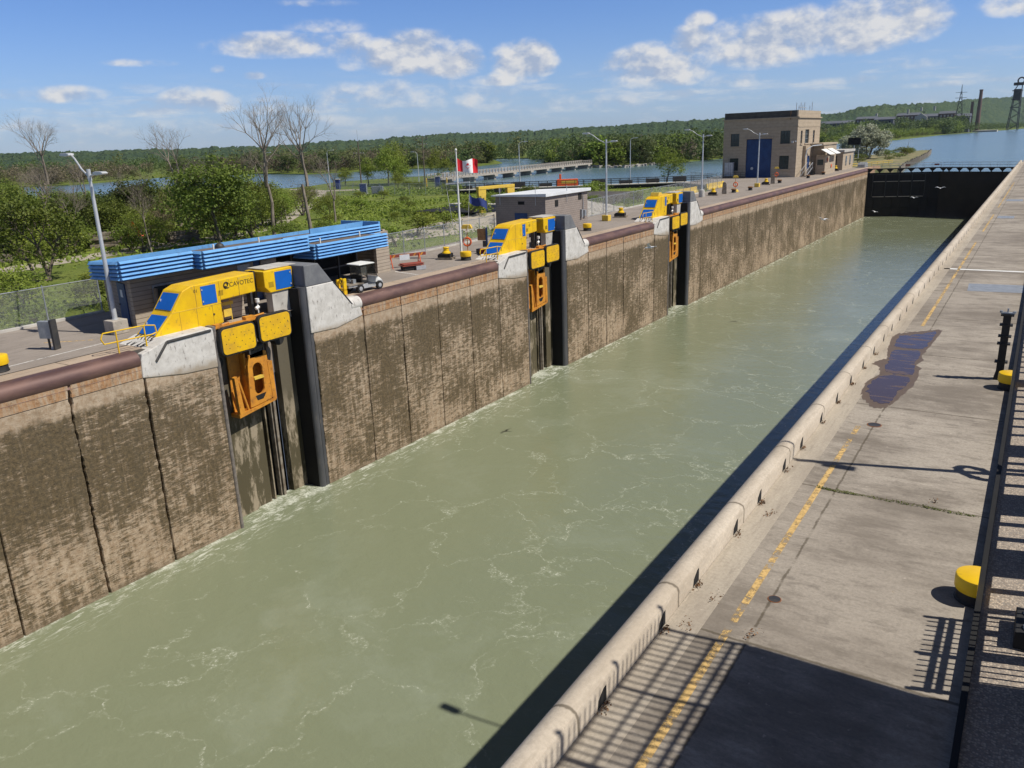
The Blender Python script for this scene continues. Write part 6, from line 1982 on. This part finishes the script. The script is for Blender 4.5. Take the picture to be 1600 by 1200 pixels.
# bare trees
d1 = make_dead('bare_tree', 'tall bare tree with a fine spreading crown, left of a twin pair', 51, 14.6, lean=(-.06, .02), forks=2)
put(d1, 14.6, -37.5, 62.5, 14.6)
d2 = make_dead('bare_tree', 'tall bare tree, right of the twin pair behind the shed', 52, 14.5, lean=(.02, .0), forks=2)
put(d2, 14.5, -33.8, 64.6, 14.2)
d3 = make_dead('bare_tree', 'bare tree leaning left above the thicket at the far left', 53, 14.5, lean=(-.16, -.08), forks=2)
put(d3, 14.5, -88, 66, 15.2)
d4 = make_dead('bare_tree', 'bare tree in the thicket between the nearest lamp and the large green tree', 54, 13.0, lean=(-.1, -.05), forks=2)
put(d4, 13.0, -64.6, 69.9, 13.4)
for (x, y, H, lab) in ((-74, 93, 10.0, 'thin bare tree behind the large green tree'), (-40.5, 75, 8.6, 'bare tree leaning right of the twin pair'), (-41, 49.5, 6.0, 'short brown bare tree just right of the nearest lamp'), (-52, 63, 8.6, 'slim bare snag rising from the large green tree'), (-70, 80, 9.0, 'thin bare tree left of the twin pair')):
    put(d4, 13.0, x, y, H, label=lab)
rb = random.Random(31)
for i in range(16):
    x = rb.uniform(-112, -50)
    put(d4 if i % 2 else d3, 13.0 if i % 2 else 14.5, x, 44 + (-50 - x) * .42 + rb.uniform(0, 30), rb.uniform(6.0, 9.5), label='thin bare snag standing among the thicket trees', group='bare snags in the thicket')
fb = thing('fallen_trunk', 'pale fallen branch lying between the thicket and the large green tree', 'fallen branch', (-42.2, 50.3, -.6))
MB().tube((-1.3, 0, .2), (.1, 0, .9), .09, .06).tube((.1, 0, .9), (1.4, .5, .6), .06, .03).tube((.1, 0, .9), (.3, -.4, .1), .05, .04).tube((-.5, 0, .6), (-.2, .3, 1.3), .05, .02).build('branch', 'dead_bark', fb)

# weeds and rough grass of the field
rs = np.random.default_rng(5)
k = 60000
X = rs.uniform(-100, -11.6, k)
Yy = rs.uniform(14, 150, k)
den = np.sin(X * .21 + 1.3 * np.sin(Yy * .13)) + np.sin(Yy * .17 + X * .05) + rs.normal(0, .8, k)
ok = (den > -.2) & ~((X > -24) & (Yy > 122)) & (np.hypot(X + 23, Yy - 92) > 9)
P = np.stack([X, Yy, -.75 + np.abs(rs.normal(0, .16, k))], 1)[ok]
vv, ff = leaves(rs, P, rs.uniform(.10, .30, len(P)), np.array([0, 0, .5]))
tag(cloud_mesh('field_weeds', vv, ff, 'leaf_light'), kind='stuff')

# track through the field
def strip(name, pts, w, z, m_):
    mb = MB()
    L, Rr = [], []
    for i, p in enumerate(pts):
        a = pts[max(0, i - 1)]
        b = pts[min(len(pts) - 1, i + 1)]
        d = Vector((b[0] - a[0], b[1] - a[1])).normalized()
        L.append((p[0] - d.y * w / 2, p[1] + d.x * w / 2, z))
        Rr.append((p[0] + d.y * w / 2, p[1] - d.x * w / 2, z))
    n = len(pts)
    mb.add(L + Rr, [(i, i + 1, n + i + 1, n + i) for i in range(n - 1)])
    return struct(mb.build(name, m_))


strip('dirt_path', [(-30, -10), (-38, 22), (-45, 40), (-46.5, 52), (-46.5, 62), (-50, 72), (-60, 84), (-78, 106), (-98, 128), (-112, 142), (-128, 150)], 4.2, -.79, 'dirt_track')
strip('yard_path', [(-112, 142), (-96, 150), (-78, 152), (-66, 148)], 5.0, -.785, 'dirt_track')

# timber stacks beside the track
stk = [((-55.5, 46.8), 60, 4, 3, 'short weathered timber beam in the dark stack at the left'), ((-52.4, 51.6), 62, 5, 4, 'long weathered timber beam in the stack behind the nearest lamp'), ((-51.0, 39.0), 55, 4, 2, 'grey timber beam in the low stack at the picture edge'), ((-47.2, 57.8), 62, 3, 3, 'pale timber beam in the right-hand stack by the thicket')]
tb0 = None
for (c_, ang, n_, rows, lab) in stk:
    for r_ in range(rows):
        for q in range(2):
            a = R_(ang)
            off = (q - .5) * .9
            if tb0 is None:
                tb0 = MB().box(-1.0, 1.0, -.16, .16, 0, .3).build('timber_beam', 'timber_grey', bevel=.02)
                t_ = tb0
            else:
                t_ = tb0.copy()
                C.objects.link(t_)
            L = 2.2 if 'short' in lab else 3.2
            t_.location = (c_[0] + off * -math.sin(a) + rnd.uniform(-.15, .15), c_[1] + off * math.cos(a), -.78 + r_ * .42)
            t_.rotation_euler = (0, 0, a + rnd.uniform(-.05, .05))
            t_.scale = (L / 2, 1.3, 1.25)
            tag(t_, lab, 'timber', lab.replace('beam in', 'beams of'))
og = thing('orange_netting', 'heap of bright orange netting lying on the timber stack', 'netting', (-49.2, 53.2, .9), 0)
MB().add([(-.9, -.4, -.6), (.9, -.4, -.5), (1.0, .5, -.6), (-.8, .5, -.5), (-.2, 0, 1.1), (.5, .1, .3), (-.6, .1, .2)], [(0, 1, 5, 4), (1, 2, 5), (2, 3, 6, 4, 5), (3, 0, 6), (0, 4, 6), (0, 3, 2, 1)]).build('net', 'safety_orange', og)

# fenced yard with electrical boxes
for (x, y, w, h, lab) in ((-89.4, 133.6, 1.5, 2.2, 'tallest grey electrical box in the fenced yard'), (-85.6, 133.0, 1.3, 1.6, 'dark-sided electrical box, second from the left in the yard'), (-83.9, 132.4, .6, 1.7, 'slim pale electrical box right of the dark-sided one'), (-82.8, 132.0, .6, 1.7, 'slim pale electrical box at the right end of its row')):
    o = thing('electrical_box', lab, 'electrical box', (x, y, -.8), R_(30), 'electrical boxes in the fenced yard')
    MB().box(-w / 2, w / 2, -.5, .5, .1, h).build('case', 'galv_steel', o, bevel=.03)
    MB().box(-w / 2 + .08, w / 2 - .08, -.53, -.502, .25, h - .15).build('door', 'flag_blue' if h > 2 else 'galv_steel', o)
    MB().box(-w / 2 - .1, w / 2 + .1, -.6, .6, 0, .1).build('plinth', 'pale_concrete', o)
wire_fence('chain-link fence round the yard of electrical boxes', [(-100, 130), (-92, 129), (-72, 128), (-62, 131)], 2.4, 4.0, -.8)
wire_fence('rear chain-link fence between yard and water', [(-124, 158), (-104, 160), (-84, 156), (-66, 147)], 2.4, 4.0, -.8)
for (x, y, c_, lab) in ((-112, 149, 'flag_blue', 'small blue booth at the left of the fenced yard'), (-88, 158, 'flag_blue', 'tall blue box near the bridge end behind the flagpole')):
    o = thing('blue_booth', lab, 'booth', (x, y, -.8), R_(30))
    MB().box(-.5, .5, -.5, .5, 0, 2.3).build('cabin', c_, o)
    MB().box(-.6, .6, -.6, .6, 2.303, 2.45).build('roof', 'pale_concrete', o)
for (x, y, lab) in ((-91, 157.5, 'left one of two short yellow posts by the blue box'), (-86, 159, 'right one of two short yellow posts by the blue box')):
    o = thing('yellow_post', lab, 'post', (x, y, -.8))
    MB().lathe([(.16, 0), (.16, 1.9), (.08, 2.0)], n=10).build('shaft', 'faded_yellow', o)

# long pier bridge over the pond
br = thing('pier_bridge', 'long low concrete bridge with railings over the pond', 'bridge')
A_, B_ = Vector((-108, 182, 0)), Vector((-117.5, 292, 0))
dv = (B_ - A_).normalized()
nv = Vector((-dv.y, dv.x, 0))


def obox(mb, p, d, n, l0, l1, w0, w1, z0, z1):
    vs = []
    for z in (z0, z1):
        for (l, w) in ((l0, w0), (l1, w0), (l1, w1), (l0, w1)):
            q = p + d * l + n * w
            vs.append((q.x, q.y, z))
    return mb.add(vs, [(0, 3, 2, 1), (4, 5, 6, 7), (0, 1, 5, 4), (1, 2, 6, 5), (2, 3, 7, 6), (3, 0, 4, 7)])


LB = (B_ - A_).length
obox(MB(), A_, dv, nv, 0, LB, -2.2, 2.2, -.55, 0).build('deck', 'concrete_block', br)
for k in range(9):
    m_ = MB()
    obox(m_, A_, dv, nv, 6 + k * 12.5, 8.0 + k * 12.5, -2.4, 2.4, -1.1, -.553)
    obox(m_, A_, dv, nv, 6.4 + k * 12.5, 7.6 + k * 12.5, -1.9, 1.9, -4, -1.103)
    m_.build('bridge_pier', 'concrete_block', br)
for s in (-2.1, 2.1):
    m_ = MB()
    for k in range(56): obox(m_, A_, dv, nv, k * 2 + .0, k * 2 + .22, s - .11, s + .11, 0, 1.15)
    obox(m_, A_, dv, nv, 0, LB, s - .05, s + .05, .98, 1.1)
    obox(m_, A_, dv, nv, 0, LB, s - .04, s + .04, .45, .52)
    m_.build('railing', 'concrete_block', br)
# dark sluice walkway of the neighbouring lock
sw = thing('sluice_walkway', 'dark sluice walkway with railings between pond and neighbouring lock', 'walkway')
A_, B_ = Vector((-66, 133, 0)), Vector((-21.5, 160, 0))
dv = (B_ - A_).normalized()
nv = Vector((-dv.y, dv.x, 0))
LB = (B_ - A_).length
obox(MB(), A_, dv, nv, 0, LB, -1.2, 1.2, -.12, .0).build('deck', 'pale_concrete', sw)
obox(MB(), A_, dv, nv, 0, LB, -1.0, 3.5, -2.8, -.123).build('dark_beam', 'gate_steel', sw)
for s in (-1.15, 1.15):
    m_ = MB()
    for k in range(int(LB / 1.8)): obox(m_, A_, dv, nv, k * 1.8, k * 1.8 + .1, s - .05, s + .05, 0, 1.1)
    for z in (.35, .7, 1.05): obox(m_, A_, dv, nv, 0, LB, s - .035, s + .035, z, z + .07)
    m_.build('railing', 'dark_steel', sw)
m_ = MB()
for k in range(9): obox(m_, A_, dv, nv, 2 + k * 5.4, 4.6 + k * 5.4, 2.0, 3.0, -.12, .55 + .2 * (k % 3))
m_.build('machinery', 'dark_steel', sw)
om = thing('orange_machine', 'orange machine on the sluice walkway behind the hut roof', 'machine', (-46, 146, 0), R_(31))
MB().box(-2.1, 2.1, -.7, .7, .02, 1.3).box(-1.6, -1.2, -.3, .3, 1.3, 2.3).build('body', 'safety_orange', om, bevel=.08)
MB().box(-1.2, 1.8, -.72, -.702, .5, 1.0).build('panel', 'faded_yellow', om)

# neighbouring lock pit: concrete sides, dark inside, yellow gantry over it
lp = thing('neighbouring_lock', 'concrete sides of the neighbouring lock, dark inside, behind the hut', 'lock')
MB().box(-42, -24.5, 101, 103, -.78, .05).box(-26.2, -24.5, 90, 100.99, -.78, .05).build('coping', 'pale_concrete', lp)
MB().box(-41.8, -26.3, 92, 100.9, -.77, -.3).build('dark_pit', 'cavern_black', lp)
MB().box(-36, -20, 104, 124, -.78, .4).build('dark_wall', 'water_dark_concrete', lp)
MB().add([(-24.2, 56, -.74), (-17.5, 78, -.74), (-23.8, 92, .0), (-27.5, 88, .0), (-26, 70, -.5)], [(0, 1, 2, 3, 4)]).build('concrete_apron', 'dirt_track', lp)
ga = thing('yellow_gantry', 'yellow steel gantry frame left of the grey hut', 'gantry', (-28.5, 90.5, -.75), R_(74))
ga.scale = (.82, .82, .88)
for x in (0, 6.2):
    MB().prism([(x - .45, 0), (x + .45, 0), (x + .45, 1.1), (x + .8, 3.5), (x + .8, 4.1), (x - .8, 4.1), (x - .8, 3.5), (x - .45, 1.1)], -.3, .3, 'y').build('leg', 'faded_yellow', ga, bevel=.04)
MB().prism([(-.8, 4.103), (7.0, 4.103), (7.0, 4.55), (-.8, 4.55)], -.35, .35, 'y').build('beam', 'faded_yellow', ga, bevel=.04)
MB().box(3.2, 3.9, -.5, .5, 3.5, 4.1).build('hoist', 'dark_steel', ga)
# pale rubble slope behind the long fence
rng = np.random.default_rng(9)
mb = MB()
nx, ny = 26, 40
vs = []
for i in range(nx + 1):
    for j in range(ny + 1):
        u, v = i / nx, j / ny
        x = -24 + u * 11.5
        y = 80 + v * 26
        h = 1.9 * math.sin(PI * min(1, max(0, u))) * math.sin(PI * v) ** .6
        vs.append((x + rng.normal(0, .1), y + rng.normal(0, .1), -.85 + h + rng.normal(0, .12) * (h > .2)))
mb.add(vs, [(i * (ny + 1) + j, (i + 1) * (ny + 1) + j, (i + 1) * (ny + 1) + j + 1, i * (ny + 1) + j + 1) for i in range(nx) for j in range(ny)])
tag(mb.build('rubble', 'stone_pale'), kind='stuff')

# ------------------------------------------------------------------ far land, woods, hills, factory
shore = [(-2600, -200), (-700, 40), (-420, 120), (-312, 194), (-345, 262), (-300, 285), (-250, 270), (-236, 312), (-200, 330), (-215, 380), (-300, 494), (-262, 480), (-231, 452), (-170, 350), (-121, 297), (-102, 291), (-98, 331),
         (-92, 379), (-101, 520), (-117, 730), (-100, 790), (-86, 850), (-84, 1288), (-62, 1500), (-34, 1800), (20, 2600), (200, 3900), (2500, 4300)]
sheet('far_land', shore + [(4000, 9000), (-6000, 9000), (-6000, -200)], -1.6, 'meadow', 1.5)

AZ = [-75, -64, -49.5, -41.2, -36.9, -32.5, -23.9, -18.5, -14, -11.4, -10.2, -6.5, -1.6, 6, 14]
EL = [.50, .50, .42, .62, .76, .73, .95, 1.06, 1.0, 1.02, 1.34, 1.42, 1.48, 1.3, 1.1]
RR = [2000, 2000, 2000, 2000, 2000, 2000, 2100, 2100, 2200, 2300, 2400, 2800, 5200, 5400, 5400]
R0 = [900, 900, 900, 900, 900, 900, 1000, 1100, 1200, 1300, 1400, 1750, 3900, 4600, 4600]
rng = np.random.default_rng(2)
na, nr = 900, 46
azs = np.linspace(-75, 14, na)
elv = np.interp(azs, AZ, EL)
rid = np.interp(azs, AZ, RR)
st0 = np.interp(azs, AZ, R0)
vs = []
jag = np.convolve(rng.normal(0, 1, na + 8), np.ones(3) / 3, 'same')[:na]
wave = np.convolve(rng.normal(0, 1, na + 80), np.ones(31) / 31, 'same')[:na] * 5
for i in range(na):
    a = R_(azs[i])
    for j in range(nr):
        f = j / (nr - 1)
        r = st0[i] + (rid[i] * 1.12 - st0[i]) * f
        peak = 8.7 + rid[i] * math.tan(R_(elv[i]))
        g = min(1.0, (r - st0[i]) / (rid[i] - st0[i]))
        h = -3 + (peak + 1.0) * (g * g * (3 - 2 * g)) ** 1.15
        if g >= 1.0: h -= (r - rid[i]) * .05
        bump_ = (rid[i] / 2000) * (jag[i] * 1.6 + wave[i] * 1.2 + rng.normal(0, 1.3)) if j > 0 else 0
        vs.append((34.4 + r * math.sin(a), r * math.cos(a), h + bump_ * (0.4 + .6 * g)))
mb = MB()
mb.add(vs, [(i * nr + j, (i + 1) * nr + j, (i + 1) * nr + j + 1, i * nr + j + 1) for i in range(na - 1) for j in range(nr - 1)])
struct(mb.build('hills', 'hill_woods', smooth=True))


def woods(name, pts, hts, mat_, seed, q=150, leaf=.62, kind='stuff'):
    """mass of crowns: numpy leaf clouds joined into one object"""
    rng = np.random.default_rng(seed)
    V = []
    SZ = []
    for (x, y, z), h in zip(pts, hts):
        nb = rng.integers(5, 11)
        h *= rng.choice([.7, .9, 1, 1, 1.1])
        cb = rng.normal(size=(nb, 3)) * np.array([.20, .20, .17]) * h + np.array([0, 0, .55 * h])
        idx = rng.integers(0, nb, q)
        p = cb[idx] + rng.normal(size=(q, 3)) * np.array([.12, .12, .11]) * h
        p[:, 2] = np.clip(p[:, 2], .02 * h, h)
        V.append(p + np.array([x, y, z]))
        SZ.append(np.full(q, leaf * h / 12) * rng.uniform(.6, 1.3, q))
    V = np.concatenate(V)
    SZ = np.concatenate(SZ)
    v, f = leaves(rng, V, SZ, np.array([0, -.3, .6]))
    o = cloud_mesh(name, v, f, mat_)
    if kind: tag(o, kind=kind)
    return o


def along(poly, n, d0, d1, seed, side=1):
    """points scattered behind a polyline"""
    rng = np.random.default_rng(seed)
    segs = [(a, b, math.hypot(b[0] - a[0], b[1] - a[1])) for a, b in zip(poly[:-1], poly[1:])]
    L = sum(s[2] for s in segs)
    out = []
    for _ in range(n):
        t_ = rng.uniform(0, L)
        for a, b, l in segs:
            if t_ <= l: break
            t_ -= l
        f = t_ / l
        nx_, ny_ = -(b[1] - a[1]) / l * side, (b[0] - a[0]) / l * side
        d = d0 + (d1 - d0) * rng.random() ** 1.4
        out.append((a[0] + (b[0] - a[0]) * f + nx_ * d, a[1] + (b[1] - a[1]) * f + ny_ * d, -1.7))
    return out


left = [(-700, 42), (-420, 122), (-316, 192), (-349, 262)]
mid1 = [(-349, 266), (-300, 288), (-250, 274), (-238, 316), (-203, 334), (-218, 382), (-303, 497)]
tong = [(-262, 484), (-231, 456), (-172, 354), (-124, 301), (-105, 296)]
can = [(-101, 298), (-101, 331), (-95, 379), (-104, 520), (-120, 730), (-103, 790), (-89, 850), (-87, 1288)]
for nm, poly, n, d0, d1, hs, mt_, sd in (
        ('far_woods', left, 420, 6, 110, (5.5, 9), 'far_brown', 1), ('far_woods', left, 260, 2, 90, (4.5, 8), 'far_olive', 2), ('far_woods', left, 200, 90, 300, (7, 9.5), 'far_green', 3),
        ('far_woods', mid1, 300, 5, 110, (6, 9), 'far_brown', 4), ('far_woods', mid1, 260, 3, 110, (5, 9.5), 'far_olive', 5), ('far_woods', mid1, 260, 60, 320, (8, 11), 'far_green', 6),
        ('far_woods', tong, 220, 3, 90, (8, 13), 'far_green', 7), ('far_woods', tong, 150, 2, 70, (6, 10), 'far_olive', 8), ('far_woods', tong, 60, 2, 40, (5, 9), 'far_bright', 9), ('far_woods', tong, 24, 2, 60, (7, 10), 'far_brown', 17),
        ('far_woods', can, 300, 6, 60, (7, 10), 'far_bright', 10), ('far_woods', can, 330, 25, 160, (8, 12), 'far_green', 11), ('far_woods', can, 300, 100, 420, (10, 14), 'far_olive', 12), ('far_woods', can, 80, 2, 22, (3, 6), 'far_olive', 13),
        ('far_woods', [(-303, 497), (-262, 484)], 60, 2, 90, (7, 12), 'far_green', 14), ('far_woods', [(-87, 1288), (-62, 1500), (-34, 1800), (20, 2600)], 420, 10, 200, (10, 15), 'far_green', 15),
        ('far_woods', [(-80, 1290), (-70, 1465)], 300, 4, 330, (16, 24), 'far_green', 18), ('far_woods', [(-80, 1290), (-70, 1400)], 120, 4, 250, (13, 19), 'far_bright', 19)):
    pts = along(poly, n, d0, d1, sd)
    rng = np.random.default_rng(sd + 50)
    woods(nm, pts, rng.uniform(hs[0], hs[1], n), mt_, sd, 270 if sd not in (3, 6, 12, 15) else 130)
# trees that stand apart on the far banks
fts = [make_tree('bank_tree', 'rounded green tree in the front row on the far bank', 61, 11.0, 'far_green', nleaf=1500, leafsize=.42, crown=(.44, .36), group='front row trees on the far bank', low=.05),
       make_tree('bank_tree', 'bright yellow-green tree in the front row on the far bank', 62, 11.0, 'far_bright', nleaf=1500, leafsize=.42, crown=(.42, .38), group='bright front row trees on the far bank', low=.05)]
rng = np.random.default_rng(77)
for poly, n in ((tong, 26), (can[:4], 26), (mid1, 18), (can[3:7], 12)):
    for (x, y, z) in along(poly, n, 1, 10, n + 5):
        k = int(rng.random() < (.55 if poly is not mid1 else .1))
        put(fts[k], 11.0, x, y, rng.uniform(7, 12), z=-1.65, wide=rng.uniform(1.0, 1.3))
# boulders on the tongue's shore and the bank
vs2 = []
rng = np.random.default_rng(4)
mb = MB()
for (x, y, z) in along([(-170, 350), (-121, 297), (-102, 291), (-98, 331)], 150, -1.5, 2, 3):
    r = rng.uniform(.4, 1.2)
    c8 = rng.normal(0, .15, (8, 3)) + np.array([(a, b, c_) for a in (-.6, .6) for b in (-.6, .6) for c_ in (-.5, .5)])
    mb.add([(x + p[0] * r, y + p[1] * r, -1.7 + p[2] * r) for p in c8], [(0, 1, 3, 2), (4, 6, 7, 5), (0, 4, 5, 1), (2, 3, 7, 6), (0, 2, 6, 4), (1, 5, 7, 3)])
tag(mb.build('shore_rubble', 'stone_pale'), kind='stuff')

# factory under the hills
YF = 1500
fa = thing('factory', 'long dark brick factory below the wooded hills at the right', 'factory')
for (x0, x1, z1, dy, m_) in ((-300, -246, 20, 0, 'roof_far'), (-244, -214, 25, 10, 'brick_far'), (-212, -184, 23, -8, 'roof_far'), (-182, -150, 28, 12, 'brick_far'), (-148, -122, 25, 4, 'roof_far'), (-120, -98, 28, 12, 'brick_far'), (-96, -76, 23, 6, 'roof_far')):
    w = MB().box(x0, x1, YF + dy, YF + dy + 30, -2, z1).build('wing', m_, fa)
    MB().prism([(YF + dy - 1, z1 + .003), (YF + dy + 31, z1 + .003), (YF + dy + 15, z1 + 4)], x0 - 1, x1 + 1, 'x').build('roof', 'roof_far', w)
    mb = MB()
    for q in range(int((x1 - x0) / 5)): mb.box(x0 + 2 + q * 5, x0 + 4 + q * 5, YF + dy - .3, YF + dy - .01, z1 - 5, z1 - 2)
    mb.build('window_row', 'pale_concrete' if m_ == 'brick_far' else 'cavern_black', w)
for (x, z0, z1) in ((-166, 30, 37), (-147, 33, 39), (-128, 33, 40), (-213, 29, 33)):
    MB().box(x, x + 3, YF, YF + 4, z0, z1).build('roof_stack', 'pale_concrete', fa)
MB().prism([(-152, 10), (-134, 10), (-134, 24), (-143, 30), (-152, 24)], YF - 14, YF - 10, 'y').build('gable', 'pale_concrete', fa)
for (x, r, z, lab) in ((-70.0, 3.0, 64, 'taller of two brick factory chimneys under the hills'), (-80.5, 2.4, 46, 'shorter brick factory chimney left of the tall one')):
    o = thing('chimney', lab, 'chimney', (x, 1590, -2), 0, 'factory chimneys')
    MB().lathe([(r * 1.25, 0), (r, z * .6), (r * .8, z), (r * .95, z + .5), (r * .95, z + 2)], n=14).build('shaft', 'brick_far', o, smooth=True)
pyl = thing('lattice_pylon', 'thin lattice pylon rising left of the factory chimneys', 'pylon', (-91, 1500, -2), 0)
mb = MB()
for s in (-1, 1):
    for w in (-1, 1):
        mb.tube((s * 7, w * 7, 0), (s * .6, w * .6, 62), .38, n=4)
        mb.tube((s * .6, w * .6, 62), (0, 0, 72), .3, n=4)
for k in range(9):
    f0, f1 = k / 9, (k + 1) / 9
    a0, a1 = 7 - 6.4 * f0, 7 - 6.4 * f1
    for (s, t2) in ((1, -1), (-1, 1)):
        mb.tube((s * a0, a0, 62 * f0), (t2 * a1, a1, 62 * f1), .22, n=4)
        mb.tube((s * a0, -a0, 62 * f0), (t2 * a1, -a1, 62 * f1), .22, n=4)
for z in (52, 60): mb.box(-8, 8, -.3, .3, z, z + .5)
mb.build('lattice', 'dark_steel', pyl)
lt = thing('lift_bridge_tower', 'dark lattice lift bridge tower with a large wheel at the right horizon', 'tower', (-27.0, 1800, -2), R_(-8))
lt.scale = (1.6, 1.6, 1.6)
mb = MB()
for s in (-1, 1):
    for w in (-1, 1): mb.tube((s * 5.2, w * 4, 0), (s * 3.0 + 1.2, w * 3, 42), .55, n=4)
for k in range(7):
    z0, z1 = k * 6, k * 6 + 6
    for w in (-4, 4):
        s = 1 if k % 2 else -1
        mb.tube((s * 4.6, w, z0), (-s * 4.3 + .6, w, z1), .3, n=4)
for z in (24, 42, 33): mb.box(-4.2, 5.0, -4, 4, z, z + .9)
mb.build('lattice', 'dark_steel', lt)
MB().box(-2.6, 4.6, -4, 4, 32, 44).build('counterweight', 'gate_steel', lt)
MB().box(-3.5, 6.0, -4.2, 4.2, 48, 51).tube((-2, 0, 44), (0, 0, 48), .5, n=5).tube((4.5, 0, 44), (4.6, 0, 48), .5, n=5).build('top_house', 'gate_steel', lt)
torus(MB(), 3.2, .8, 'y', 20, 6).build('wheel', 'gate_steel', lt, loc=(2.8, 0, 53.0))
jt = sheet('jetty_ground', [(-70, 1500), (-36, 1490), (-36, 1520), (-60, 1600)], .6, 'pale_concrete', 3)

# ------------------------------------------------------------------ gulls
def gull(label, loc, rz, span=1.25, bank=0.0, tilt=0.0, flap=.25):
    o = thing('gull', label, 'gull', loc, rz, 'gulls flying over the lock')
    o.rotation_euler = (bank, tilt, rz)
    prof = [(.005, -.30), (.03, -.26), (.055, -.12), (.068, .02), (.05, .14), (.038, .19), (.042, .23), (.028, .27), (.008, .29), (.006, .33)]
    b = MB().lathe(prof, n=12).build('body', 'gull_white', o, smooth=True, rot=(0, R_(90), 0))
    MB().prism([(-.42, -.07), (-.42, .07), (-.26, .03), (-.26, -.03)], -.006, .006, 'z').build('tail', 'gull_white', o)
    for s in (-1, 1):
        h = span / 2
        pts = [(.10, .03, 0), (.14, .35 * h, flap * .45), (.06, .62 * h, flap * .6), (-.10, h, flap * .35), (-.06, .7 * h, flap * .5), (-.02, .4 * h, flap * .42), (-.10, .03, 0)]
        top = [(x, s * y, z + .012) for x, y, z in pts]
        bot = [(x, s * y, z - .004) for x, y, z in pts]
        n = len(pts)
        MB().add(top + bot, [tuple(range(n)), tuple(range(n, 2 * n))[::-1]] + [(i, (i + 1) % n, n + (i + 1) % n, n + i) for i in range(n)]).build('wing', 'gull_white', o)
    return o


gull('largest white gull gliding before the wall between the second and third mooring units', (14.1, 47.4, 2.1), R_(200), 1.35, R_(24), R_(8), .2)
gull('white gull flying low before the wall near the gate end', (15.9, 87.6, 0), R_(150), 1.5, R_(10), 0, .3)
gull('gull with spread wings before the centre of the black gate', (23.3, 119.2, 1.1), R_(95), 1.3, 0, 0, .3)
gull('gull before the pale beams of the black gate', (16.9, 148.6, -2.3), R_(80), 1.3, 0, 0, .3)
gull('gull just above the water at the left foot of the gate', (9.8, 157.5, -5.4), R_(70), 1.3, R_(10), 0, .2)


# ------------------------------------------------------------------ air between the near bank and the far hills
mt, t = newmat('air')
pv = t.n('ShaderNodeVolumePrincipled', {'Color': (0.62, 0.76, 0.95), 'Density': 0.000035, 'Anisotropy': 0.2})
t.n('ShaderNodeOutputMaterial', {1: pv.outputs[0]})
MATS['air'] = mt
tag(MB().box(-7000, 7000, -600, 9500, -16, 190).build('haze', 'air'), kind='stuff')
